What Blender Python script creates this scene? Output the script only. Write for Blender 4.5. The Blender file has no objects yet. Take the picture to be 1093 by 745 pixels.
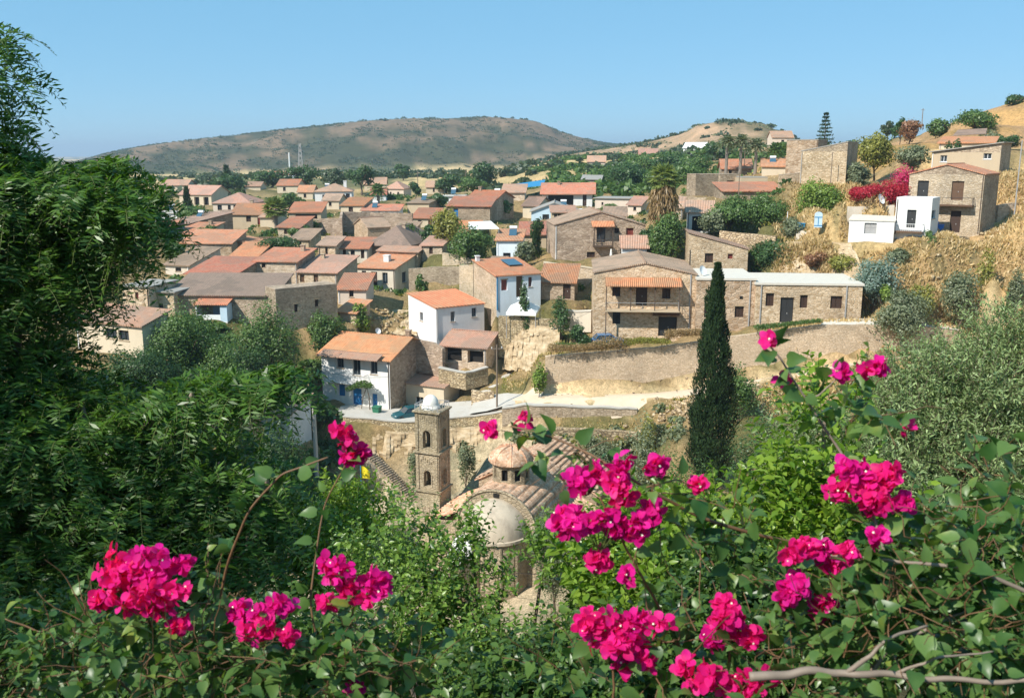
import bpy, math, random
import numpy as np
from mathutils import Vector
R = math.radians
rng = np.random.default_rng(11); random.seed(11)
sc = bpy.context.scene; col = sc.collection
# ------------------------------------------------------------------ camera, sky, sun, exposure
F = 1000.0; CX = 546.5; CY = 372.5; TH = math.atan(207.5 / F); CT, ST = math.cos(TH), math.sin(TH)
cam = bpy.data.objects.new('camera', bpy.data.cameras.new('camera')); col.objects.link(cam)
cam.rotation_euler = (R(90) - TH, 0, 0); cam.data.sensor_width = 36; cam.data.lens = 36 * F / 1093
cam.data.clip_start = 0.05; cam.data.clip_end = 20000; sc.camera = cam
cam.data.dof.use_dof = True; cam.data.dof.focus_distance = 95; cam.data.dof.aperture_fstop = 8.5
SE, SA = R(44), math.atan2(-.76, -.65)
SUN = Vector((math.sin(SA) * math.cos(SE), math.cos(SA) * math.cos(SE), math.sin(SE)))
w = bpy.data.worlds.new('World'); sc.world = w; w.use_nodes = True
sky = w.node_tree.nodes.new('ShaderNodeTexSky'); sky.sky_type = 'NISHITA'; sky.sun_disc = False
sky.sun_elevation = SE; sky.sun_rotation = SA % (2 * math.pi); sky.altitude = 1500; sky.air_density = .8; sky.dust_density = .0; sky.ozone_density = 2.2
mxs = w.node_tree.nodes.new('ShaderNodeMix'); mxs.data_type = 'RGBA'; mxs.inputs[0].default_value = .72; mxs.inputs[7].default_value = (1.12, 3.15, 4.7, 1)      # a calm summer sky: less bright towards the horizon
w.node_tree.links.new(sky.outputs[0], mxs.inputs[6]); w.node_tree.links.new(mxs.outputs[2], w.node_tree.nodes['Background'].inputs[0])
w.node_tree.nodes['Background'].inputs[1].default_value = 0.105
sl = bpy.data.lights.new('sun', 'SUN'); sl.energy = 4.1; sl.angle = R(.5); sl.color = (1, .95, .86)
so = bpy.data.objects.new('sun', sl); col.objects.link(so); so.rotation_euler = SUN.to_track_quat('Z', 'Y').to_euler()
vs = sc.view_settings; vs.view_transform = 'Standard'; vs.look = 'None'; vs.exposure = 0.72; vs.gamma = 1.0
sc.cycles.max_bounces = 6; sc.cycles.transparent_max_bounces = 8; sc.cycles.volume_bounces = 0; sc.cycles.use_adaptive_sampling = True
sc.cycles.sample_clamp_indirect = 6

# ------------------------------------------------------------------ helpers
def ray(px, py):
    x = (px - CX) / F; y = (CY - py) / F
    return np.array((x, CT + y * ST, -ST + y * CT))
def un(px, py, Y):
    d = ray(px, py); return d * (Y / d[1])
def proj(p):
    d = p[1] * CT - p[2] * ST; u = p[1] * ST + p[2] * CT
    return CX + F * p[0] / d, CY - F * u / d
def tag(o, label=None, cat=None, group=None, kind=None):
    for k, v in (('label', label), ('category', cat), ('group', group), ('kind', kind)):
        if v: o[k] = v
    return o
def empty(name, loc, rz=0, label=None, cat=None, group=None):
    o = bpy.data.objects.new(name, None); col.objects.link(o); o.location = loc; o.rotation_euler = (0, 0, rz); o.empty_display_size = .3
    return tag(o, label, cat, group)
def copy_tree(o, parent=None):
    c = o.copy(); col.objects.link(c)
    if parent: c.parent = parent
    for ch in list(o.children): copy_tree(ch, c)
    return c
class MB:
    """collects faces; build() links them as one mesh object with metre UVs per face"""
    def __init__(s): s.v = []; s.f = []; s.m = []; s.cm = 0
    def add(s, vs, fs):
        n = len(s.v); s.v += [tuple(map(float, p)) for p in vs]; s.f += [tuple(i + n for i in f) for f in fs]; s.m += [s.cm] * len(fs); return s
    def poly(s, *vs): return s.add(vs, [range(len(vs))])
    def box(s, x0, x1, y0, y1, z0, z1):
        return s.add([(x, y, z) for z in (z0, z1) for y in (y0, y1) for x in (x0, x1)],
                     [(0, 2, 3, 1), (4, 5, 7, 6), (0, 1, 5, 4), (2, 6, 7, 3), (0, 4, 6, 2), (1, 3, 7, 5)])
    def slab(s, q, th):          # q: quad seen from above, extruded down th
        n = len(q); lo = [(p[0], p[1], p[2] - th) for p in q]
        return s.add(list(q) + lo, [tuple(range(n)), tuple(range(2 * n - 1, n - 1, -1))] + [(i, i + n, (i + 1) % n + n, (i + 1) % n) for i in range(n)])
    def prism(s, q, d):          # polygon q extruded by vector d
        n = len(q); hi = [tuple(np.add(p, d)) for p in q]
        return s.add(list(q) + hi, [tuple(range(n - 1, -1, -1)), tuple(range(n, 2 * n))] + [(i, (i + 1) % n, (i + 1) % n + n, i + n) for i in range(n)])
    def tube(s, pts, r, n=6, cap=True):
        pts = [Vector(p) for p in pts]; rr = r if hasattr(r, '__len__') else [r] * len(pts); vs = []; fs = []
        for i, p in enumerate(pts):
            t = (pts[min(i + 1, len(pts) - 1)] - pts[max(i - 1, 0)]).normalized()
            a = t.orthogonal().normalized() if i == 0 else (a - t * a.dot(t)).normalized()
            b = t.cross(a)
            for k in range(n):
                an = 2 * math.pi * k / n; vs.append(p + (a * math.cos(an) + b * math.sin(an)) * rr[i])
        for i in range(len(pts) - 1):
            for k in range(n): fs.append((i * n + k, i * n + (k + 1) % n, (i + 1) * n + (k + 1) % n, (i + 1) * n + k))
        if cap: fs += [tuple(range(n - 1, -1, -1)), tuple(range((len(pts) - 1) * n, len(pts) * n))]
        return s.add(vs, fs)
    def lathe(s, prof, n=24, c=(0, 0, 0), a0=0, a1=2 * math.pi):
        full = abs(a1 - a0 - 2 * math.pi) < 1e-6; m = n if full else n + 1; vs = []; fs = []
        for r_, z in prof:
            for k in range(m):
                a = a0 + (a1 - a0) * k / n; vs.append((c[0] + r_ * math.cos(a), c[1] + r_ * math.sin(a), c[2] + z))
        for i in range(len(prof) - 1):
            for k in range(n):
                k2 = (k + 1) % m; fs.append((i * m + k, i * m + k2, (i + 1) * m + k2, (i + 1) * m + k))
        return s.add(vs, fs)
    def build(s, name, mat, parent=None, smooth=False):
        me = bpy.data.meshes.new(name); me.from_pydata(s.v, [], s.f); me.update()
        ms = mat if isinstance(mat, (list, tuple)) else [mat]
        for m in ms: me.materials.append(m)
        if len(ms) > 1: me.polygons.foreach_set('material_index', s.m)
        uv = me.uv_layers.new(name='uv'); dat = np.zeros(len(me.loops) * 2)
        for p in me.polygons:
            n = p.normal
            t = Vector((1, 0, 0)) if abs(n.z) > .985 else Vector((-n.y, n.x, 0)).normalized()
            b = n.cross(t)
            for li in p.loop_indices:
                c = me.vertices[me.loops[li].vertex_index].co; dat[2 * li] = c.dot(t); dat[2 * li + 1] = c.dot(b)
        uv.data.foreach_set('uv', dat)
        if smooth: me.polygons.foreach_set('use_smooth', [True] * len(me.polygons))
        o = bpy.data.objects.new(name, me); col.objects.link(o)
        if parent: o.parent = parent
        return o
def np_mesh(name, V, faces, mat, parent=None, smooth=False):
    """V: (n,k,3) copies of a template, faces: template polygons"""
    n, k, _ = V.shape; me = bpy.data.meshes.new(name)
    me.vertices.add(n * k); me.vertices.foreach_set('co', V.reshape(-1).astype(np.float32))
    fl = np.concatenate([np.array(f) for f in faces]); L = len(fl); P = len(faces)
    loops = (fl[None, :] + (np.arange(n) * k)[:, None]).reshape(-1)
    st = np.cumsum([0] + [len(f) for f in faces[:-1]])
    me.loops.add(n * L); me.loops.foreach_set('vertex_index', loops.astype(np.int32))
    me.polygons.add(n * P); me.polygons.foreach_set('loop_start', (st[None, :] + (np.arange(n) * L)[:, None]).reshape(-1).astype(np.int32))
    me.update(calc_edges=True)
    if smooth: me.polygons.foreach_set('use_smooth', [True] * (n * P))
    me.materials.append(mat); o = bpy.data.objects.new(name, me); col.objects.link(o)
    if parent: o.parent = parent
    return o
def nrm(a): return a / np.maximum(np.linalg.norm(a, axis=-1, keepdims=True), 1e-9)
def vn(x, y, s=0):               # value noise in [0,1]
    x = np.asarray(x, float); y = np.asarray(y, float); xi = np.floor(x); yi = np.floor(y); fx = x - xi; fy = y - yi
    fx = fx * fx * (3 - 2 * fx); fy = fy * fy * (3 - 2 * fy)
    def h(a, b):
        t = np.sin(a * 127.1 + b * 311.7 + s * 74.7) * 43758.5453; return t - np.floor(t)
    return (h(xi, yi) * (1 - fx) + h(xi + 1, yi) * fx) * (1 - fy) + (h(xi, yi + 1) * (1 - fx) + h(xi + 1, yi + 1) * fx) * fy
def fbm(x, y, o=4, s=0): return sum(vn(x * 2 ** i, y * 2 ** i, s + i) / 2 ** i for i in range(o)) / sum(1 / 2 ** i for i in range(o))

# ------------------------------------------------------------------ materials
M = {}
def mat0(name):
    m = bpy.data.materials.new(name); m.use_nodes = True; nt = m.node_tree; M[name] = m
    b = nt.nodes['Principled BSDF']
    def N(t, **k):
        n = nt.nodes.new('ShaderNode' + t)
        for a, v in k.items():
            if a[0] == 'i' and a[1:].isdigit(): n.inputs[int(a[1:])].default_value = v
            else: setattr(n, a, v)
        return n
    return m, nt, b, N, nt.links.new
def ramp(N, stops):
    r = N('ValToRGB'); e = r.color_ramp.elements
    while len(e) < len(stops): e.new(.5)
    for x, (p, c) in zip(e, stops): x.position = p; x.color = (*c, 1)
    return r
def mix(N, L, fac, a, b, mode='MIX'):
    n = N('Mix', data_type='RGBA', blend_type=mode)
    for s, v in ((0, fac), (6, a), (7, b)):
        if hasattr(v, 'links'): L(v, n.inputs[s])
        else: n.inputs[s].default_value = (*v, 1) if hasattr(v, '__len__') else v
    return n.outputs[2]
def tint(N, L, c, dh, dv):
    """each building a slightly different hue and value"""
    oi = N('ObjectInfo'); h = N('HueSaturation'); a = N('MapRange', i3=.5 - dh, i4=.5 + dh); L(oi.outputs['Random'], a.inputs[0]); L(a.outputs[0], h.inputs[0])
    m_ = N('Math', operation='MULTIPLY', i1=7.31); L(oi.outputs['Random'], m_.inputs[0]); f = N('Math', operation='FRACT'); L(m_.outputs[0], f.inputs[0]); v = N('MapRange', i3=1 - dv * .5, i4=1 + dv * .6); L(f.outputs[0], v.inputs[0]); L(v.outputs[0], h.inputs[2]); L(c, h.inputs[4]); return h.outputs[0]
def simple(name, c, rough=.6, metal=0, noise=.12, scale=2.0, spec=.4):
    m, nt, b, N, L = mat0(name); g = N('NewGeometry'); no = N('TexNoise', i2=scale, i3=5.0); L(g.outputs[0], no.inputs[0])
    L(mix(N, L, no.outputs[0], [x * (1 - noise) for x in c], [min(1, x * (1 + noise)) for x in c]), b.inputs['Base Color'])
    b.inputs['Roughness'].default_value = rough; b.inputs['Metallic'].default_value = metal; b.inputs['Specular IOR Level'].default_value = spec
    return m
def stone(name, dark, mid, lite, mort, scale=2.1, flat=1.9, stain=.5):
    m, nt, b, N, L = mat0(name); g = N('NewGeometry'); mp = N('Mapping'); mp.inputs['Scale'].default_value = (1, 1, flat); oi = N('ObjectInfo'); mr = N('MapRange', i3=.72, i4=1.45); L(oi.outputs['Random'], mr.inputs[0]); vm = N('VectorMath', operation='SCALE'); L(g.outputs[0], vm.inputs[0]); L(mr.outputs[0], vm.inputs['Scale']); L(vm.outputs[0], mp.inputs[0])      # every wall its own size of stone
    nw = N('TexNoise', i2=1.3, i3=3.0); L(mp.outputs[0], nw.inputs[0])
    ad = N('MixRGB', blend_type='ADD', i0=.18); L(mp.outputs[0], ad.inputs[1]); L(nw.outputs[1], ad.inputs[2])
    v = N('TexVoronoi', i2=scale); L(ad.outputs[0], v.inputs[0]); ve = N('TexVoronoi', i2=scale, feature='DISTANCE_TO_EDGE'); L(ad.outputs[0], ve.inputs[0])
    sp = N('SeparateColor'); L(v.outputs['Color'], sp.inputs[0])
    r = ramp(N, [(0, dark), (.45, mid), (1, lite)]); L(sp.outputs[0], r.inputs[0])
    er = ramp(N, [(.02, (0, 0, 0)), (.11, (1, 1, 1))]); L(ve.outputs[0], er.inputs[0])
    c = mix(N, L, er.outputs[0], mort, r.outputs[0])
    n2 = N('TexNoise', i2=.32, i3=6.0, i4=.65); L(g.outputs[0], n2.inputs[0]); r2 = ramp(N, [(.33, (1 - stain,) * 3), (.6, (1.0, 1.0, 1.0))]); L(n2.outputs[0], r2.inputs[0])
    c = mix(N, L, 1.0, c, r2.outputs[0], 'MULTIPLY')
    n3 = N('TexNoise', i2=9.0, i3=4.0); L(g.outputs[0], n3.inputs[0]); r3 = ramp(N, [(.3, (.78, .78, .78)), (.7, (1.12, 1.12, 1.12))]); L(n3.outputs[0], r3.inputs[0])
    L(tint(N, L, mix(N, L, 1.0, c, r3.outputs[0], 'MULTIPLY'), .008, .28), b.inputs['Base Color'])
    bp = N('Bump', i0=.8, i1=.06); L(er.outputs[0], bp.inputs['Height']); L(bp.outputs[0], b.inputs['Normal'])
    b.inputs['Roughness'].default_value = .9; b.inputs['Specular IOR Level'].default_value = .15; return m
def plaster(name, c, stain=(.35, .28, .2), amt=.35):
    m, nt, b, N, L = mat0(name); g = N('NewGeometry'); mp = N('Mapping'); mp.inputs['Scale'].default_value = (1.2, 1.2, .35); L(g.outputs[0], mp.inputs[0])
    n = N('TexNoise', i2=.9, i3=7.0, i4=.65); L(mp.outputs[0], n.inputs[0]); r = ramp(N, [(.45, (0, 0, 0)), (.78, (amt,) * 3)]); L(n.outputs[0], r.inputs[0])
    n2 = N('TexNoise', i2=6.0, i3=4.0); L(g.outputs[0], n2.inputs[0])
    cc = mix(N, L, n2.outputs[0], [x * .93 for x in c], [min(1, x * 1.05) for x in c])
    L(mix(N, L, r.outputs[0], cc, stain), b.inputs['Base Color'])
    bp = N('Bump', i0=.25, i1=.02); L(n2.outputs[0], bp.inputs['Height']); L(bp.outputs[0], b.inputs['Normal'])
    b.inputs['Roughness'].default_value = .85; b.inputs['Specular IOR Level'].default_value = .2; return m
def tile(name, c1, c2, old, pitch=.24, amt=.5, bump=1.0, along=False):
    m, nt, b, N, L = mat0(name); uv = N('UVMap'); sx = N('SeparateXYZ'); L(uv.outputs[0], sx.inputs[0])
    U, V = (sx.outputs[0], sx.outputs[1])
    def mt(op, a, k=None):
        n = N('Math', operation=op)
        if hasattr(a, 'links'): L(a, n.inputs[0])
        else: n.inputs[0].default_value = a
        if k is not None:
            if hasattr(k, 'links'): L(k, n.inputs[1])
            else: n.inputs[1].default_value = k
        return n.outputs[0]
    u = mt('DIVIDE', U, pitch); v = mt('DIVIDE', V, pitch * 1.7)
    cu = mt('FLOOR', u); cv = mt('FLOOR', v); cb = N('CombineXYZ'); L(cu, cb.inputs[0]); L(cv, cb.inputs[1])
    wn = N('TexWhiteNoise', noise_dimensions='2D'); L(cb.outputs[0], wn.inputs['Vector'])
    c = mix(N, L, wn.outputs[0], c1, c2)
    g = N('NewGeometry'); n2 = N('TexNoise', i2=.8, i3=8.0, i4=.75); L(g.outputs[0], n2.inputs[0]); r2 = ramp(N, [(.42, (0, 0, 0)), (.66, (amt,) * 3)]); L(n2.outputs[0], r2.inputs[0])
    c = mix(N, L, r2.outputs[0], c, old)
    n5 = N('TexNoise', i2=.2, i3=3.0); L(g.outputs[0], n5.inputs[0]); r5 = ramp(N, [(.52, (0, 0, 0)), (.55, (.4,) * 3)]); L(n5.outputs[0], r5.inputs[0]); c = mix(N, L, r5.outputs[0], c, [x * .72 for x in old])
    h = mt('ABSOLUTE', mt('SINE', mt('MULTIPLY', u, math.pi))); st = mt('MULTIPLY', mt('FRACT', v), .35); hh = mt('SUBTRACT', h, st)
    gr = ramp(N, [(0, (.45, .4, .38)), (.4, (1, 1, 1))]); L(h, gr.inputs[0])
    L(tint(N, L, mix(N, L, 1.0, c, gr.outputs[0], 'MULTIPLY'), .009, .34), b.inputs['Base Color'])
    bp = N('Bump', i0=bump, i1=.07); L(hh, bp.inputs['Height']); L(bp.outputs[0], b.inputs['Normal'])
    b.inputs['Roughness'].default_value = .82; b.inputs['Specular IOR Level'].default_value = .2; return m
def leafmat(name, a, c, tr=.3, rough=.45, scale=.5, spec=.4, extra=None):
    m, nt, b, N, L = mat0(name); g = N('NewGeometry'); no = N('TexNoise', i2=scale, i3=3.0); L(g.outputs[0], no.inputs[0])
    ad = N('Math', operation='MULTIPLY_ADD', i1=.62); L(g.outputs['Random Per Island'], ad.inputs[0])
    mm = N('Math', operation='MULTIPLY', i1=.5); L(no.outputs[0], mm.inputs[0]); L(mm.outputs[0], ad.inputs[2])
    st = [(.2, a), (.8, c)] + ([(.97, extra)] if extra else [])
    r = ramp(N, st); L(ad.outputs[0], r.inputs[0]); L(r.outputs[0], b.inputs['Base Color'])
    b.inputs['Roughness'].default_value = rough; b.inputs['Specular IOR Level'].default_value = spec
    t = N('BsdfTranslucent'); mx0 = mix(N, L, 1.0, r.outputs[0], (1.5, 1.5, .6), 'MULTIPLY'); L(mx0, t.inputs[0])
    mx = N('MixShader', i0=tr); L(b.outputs[0], mx.inputs[1]); L(t.outputs[0], mx.inputs[2]); L(mx.outputs[0], nt.nodes['Material Output'].inputs[0]); return m
stone('stone_warm', (.43, .29, .165), (.61, .44, .285), (.74, .575, .405), (.63, .485, .335), stain=.3)
stone('stone_pale', (.51, .385, .25), (.64, .50, .345), (.74, .605, .45), (.68, .55, .40), scale=2.4, stain=.3)
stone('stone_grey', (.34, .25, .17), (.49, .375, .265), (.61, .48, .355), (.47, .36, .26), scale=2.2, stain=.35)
stone('stone_brown', (.13, .095, .065), (.20, .15, .105), (.30, .23, .165), (.21, .165, .12))
stone('stone_church', (.44, .35, .225), (.51, .41, .275), (.57, .47, .33), (.44, .355, .24), scale=2.3, flat=1.5, stain=.4)
stone('stone_dark', (.10, .085, .07), (.16, .135, .11), (.23, .19, .155), (.14, .12, .10))
stone('stone_fine', (.50, .38, .245), (.60, .47, .32), (.68, .55, .39), (.56, .44, .30), scale=4.2, flat=2.4, stain=.28)
stone('stone_dry', (.40, .30, .17), (.58, .44, .26), (.72, .58, .38), (.25, .185, .12), scale=2.6, flat=1.6, stain=.35)
plaster('white_wall', (.74, .73, .71), (.45, .40, .33), amt=.35); plaster('blue_white', (.70, .77, .82), (.45, .42, .36), amt=.35); plaster('cream_wall', (.62, .52, .38)); plaster('pink_wall', (.66, .54, .44))
plaster('pale_blue', (.52, .66, .76), amt=.2); plaster('grey_wall', (.27, .24, .205), (.15, .13, .11), .7); plaster('sand_wall', (.52, .41, .28)); plaster('lime_wall', (.66, .58, .47), amt=.6); plaster('concrete', (.50, .47, .42), amt=.4)
def clay(name, a, b_, c_, d_):
    m, nt, bs, N, L = mat0(name); g = N('NewGeometry'); v = N('TexVoronoi', i2=5.5); L(g.outputs[0], v.inputs[0]); sp = N('SeparateColor'); L(v.outputs['Color'], sp.inputs[0]); r = ramp(N, [(0, a), (.4, b_), (.75, c_), (1, d_)]); L(sp.outputs[0], r.inputs[0])
    n = N('TexNoise', i2=1.1, i3=8.0, i4=.7); L(g.outputs[0], n.inputs[0]); r2 = ramp(N, [(.35, (.6, .58, .55)), (.62, (1.1, 1.08, 1.05))]); L(n.outputs[0], r2.inputs[0]); L(mix(N, L, 1.0, r.outputs[0], r2.outputs[0], 'MULTIPLY'), bs.inputs['Base Color'])
    bp = N('Bump', i0=.4, i1=.03); L(n.outputs[0], bp.inputs['Height']); L(bp.outputs[0], bs.inputs['Normal']); bs.inputs['Roughness'].default_value = .9; bs.inputs['Specular IOR Level'].default_value = .15; return m
clay('tile_clay', (.46, .28, .18), (.60, .385, .26), (.68, .46, .32), (.62, .50, .38)); clay('tile_clay_pink', (.54, .29, .18), (.66, .37, .235), (.72, .44, .30), (.64, .48, .36))
plaster('dome_plaster', (.52, .435, .33), (.22, .18, .14), .7); plaster('white_dome', (.74, .72, .66), (.4, .36, .3), .3)
tile('tile_orange', (.54, .20, .10), (.64, .27, .14), (.50, .30, .18), amt=.7)
tile('tile_red', (.52, .19, .10), (.63, .265, .15), (.45, .29, .20), amt=.8)
tile('tile_pink', (.50, .27, .18), (.61, .34, .23), (.46, .34, .26), amt=.8)
tile('tile_old', (.40, .26, .18), (.48, .32, .23), (.30, .23, .17), amt=.6)
tile('tile_brown', (.30, .205, .16), (.36, .25, .195), (.25, .19, .15), amt=.6)
tile('tile_stripe', (.56, .19, .09), (.60, .24, .12), (.62, .38, .22), pitch=.55, amt=.4)
tile('tile_church', (.50, .29, .20), (.57, .34, .24), (.40, .28, .2), pitch=.62, amt=.5)
for n_, c_ in (('shutter_brown', (.055, .03, .02)), ('wood_brown', (.12, .065, .035)), ('blue_paint', (.02, .17, .42)), ('shutter_grey', (.20, .22, .23)), ('red_paint', (.22, .05, .035)), ('dark_metal', (.03, .03, .03)), ('green_paint', (.03, .16, .09)),
               ('white_paint', (.78, .78, .77)), ('tarp_blue', (.03, .22, .42)), ('cloth_white', (.8, .79, .75)), ('pole_wood', (.20, .15, .11)), ('beam', (.10, .07, .05)), ('yellow', (.75, .6, .02)), ('rail_grey', (.35, .34, .33)), ('bark', (.13, .095, .065)), ('bark_grey', (.22, .185, .15)), ('bell_bronze', (.10, .07, .03)), ('frame_tan', (.40, .30, .19)), ('plastic_blue', (.05, .2, .6)), ('purple', (.12, .06, .14)), ('pot', (.4, .16, .08)), ('painted_dark', (.012, .011, .01)), ('flat_roof', (.63, .58, .50)), ('roof_grey', (.33, .30, .26)), ('panel_frame', (.5, .5, .5)), ('rubber', (.02, .02, .02)), ('silver', (.5, .5, .5))):
    simple(n_, c_)  # the near-black among these stands in for the unlit inside of openings
for n_, c_, r_ in (('glass', (.03, .04, .05), .08), ('solar', (.05, .11, .16), .12), ('car_teal', (.01, .085, .105), .22), ('car_blue', (.03, .14, .30), .25), ('car_white', (.7, .7, .7), .3), ('sky_glass', (.25, .32, .42), .15)): simple(n_, c_, r_, noise=.05, spec=.6)
# ------------------------------------------------------------------ houses
CTL = []                          # terrain control points
def ctl(*pts): CTL.extend([tuple(map(float, p)) for p in pts])
def ctlp(px, py, Y): ctl(un(px, py, Y))
def wall(mb, O, t, n, L, z0, z1, ops=(), rec=.2):
    """a wall L long from O along t, outward normal n, with holes ops=(u0,u1,z0,z1) and their reveals"""
    O = np.array((*O, 0.)); t = np.array((*t, 0.)); n = np.array((*n, 0.)); Z = np.array((0, 0, 1.))
    ops = [(max(.05, a), min(L - .05, b), max(z0, c), min(z1 - .05, d)) for a, b, c, d in ops]
    us = sorted({0, L, *[o[0] for o in ops], *[o[1] for o in ops]}); zs = sorted({z0, z1, *[o[2] for o in ops], *[o[3] for o in ops]})
    P = lambda u, z, d=0: tuple(O + t * u + Z * z - n * d)
    for a, b in zip(us, us[1:]):
        for c, d in zip(zs, zs[1:]):
            if b - a < 1e-4 or d - c < 1e-4: continue
            if any(o[0] - 1e-6 <= a and b <= o[1] + 1e-6 and o[2] - 1e-6 <= c and d <= o[3] + 1e-6 for o in ops): continue
            mb.poly(P(a, c), P(b, c), P(b, d), P(a, d))
    for a, b, c, d in ops:
        mb.poly(P(a, c, rec), P(a, c), P(a, d), P(a, d, rec)); mb.poly(P(b, c), P(b, c, rec), P(b, d, rec), P(b, d))
        mb.poly(P(a, d), P(b, d), P(b, d, rec), P(a, d, rec)); mb.poly(P(a, c, rec), P(b, c, rec), P(b, c), P(a, c))
class Wf:                          # a wall's own frame: turns (u, z, out) into house coordinates
    def __init__(s, O, t, n): s.O = np.array((*O, 0.)); s.t = np.array((*t, 0.)); s.n = np.array((*n, 0.))
    def P(s, u, z, o): return tuple(s.O + s.t * u + np.array((0, 0, z)) + s.n * o)
    def box(s, mb, u0, u1, z0, z1, o0, o1):
        v = [s.P(u, z, o) for z in (z0, z1) for o in (o0, o1) for u in (u0, u1)]
        return mb.add(v, [(0, 1, 3, 2), (4, 6, 7, 5), (0, 4, 5, 1), (2, 3, 7, 6), (0, 2, 6, 4), (1, 5, 7, 3)])
def opening(wf, kind, a, b, c, d, m, parent, rec):
    mat = M[m]
    if kind == 'w':
        fr = MB(); f = min(.07, (b - a) * .12)
        for q in ((a, a + f, c, d), (b - f, b, c, d), (a + f, b - f, c, c + f), (a + f, b - f, d - f, d), ((a + b) / 2 - f / 2, (a + b) / 2 + f / 2, c + f, d - f)): wf.box(fr, *q, -rec, -rec + .07)
        o = fr.build('window', mat, parent); pn = MB(); wf.box(pn, a, b, c, d, -rec - .03, -rec - .005); pn.build('pane', M['glass'], o)
        sm = MB(); wf.box(sm, a - .08, b + .08, c - .09, c - .003, -.1, .06); sm.build('sill', M['frame_tan'] if m != 'white_paint' else M['white_paint'], o)
    elif kind == 's':
        p = MB(); g = .02; mid = (a + b) / 2
        for q in ((a, mid - g), (mid + g, b)):
            wf.box(p, *q, c, d, -rec, -rec + .05)
            for k in range(5): wf.box(p, q[0] + .06, q[1] - .06, c + (d - c) * (k + .12) / 5, c + (d - c) * (k + .8) / 5, -rec + .05, -rec + .065)
        o = p.build('shutter', mat, parent); s = MB(); wf.box(s, a - .12, b + .12, d + .003, d + .15, -.1, .03); s.build('lintel', M['frame_tan'], o)
    elif kind == 'd':
        p = MB(); wf.box(p, a, b, c, d, -rec, -rec + .05); mid = (a + b) / 2
        for q in ((a + .08, mid - .04), (mid + .04, b - .08)):
            for k in range(2): wf.box(p, *q, c + (d - c) * (.06 + .5 * k), c + (d - c) * (.46 + .48 * k), -rec + .05, -rec + .075)
        o = p.build('door', mat, parent); h = MB(); wf.box(h, mid + .05, mid + .1, c + 1.0, c + 1.15, -rec + .075, -rec + .13); h.build('handle', M['silver'], o)
    elif kind == 'o':                # an open doorway or carport bay: near-black panel painted as the unlit room
        p = MB(); wf.box(p, a, b, c, d, -rec, -rec + .02); p.build('doorway', M['painted_dark'], parent)
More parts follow.
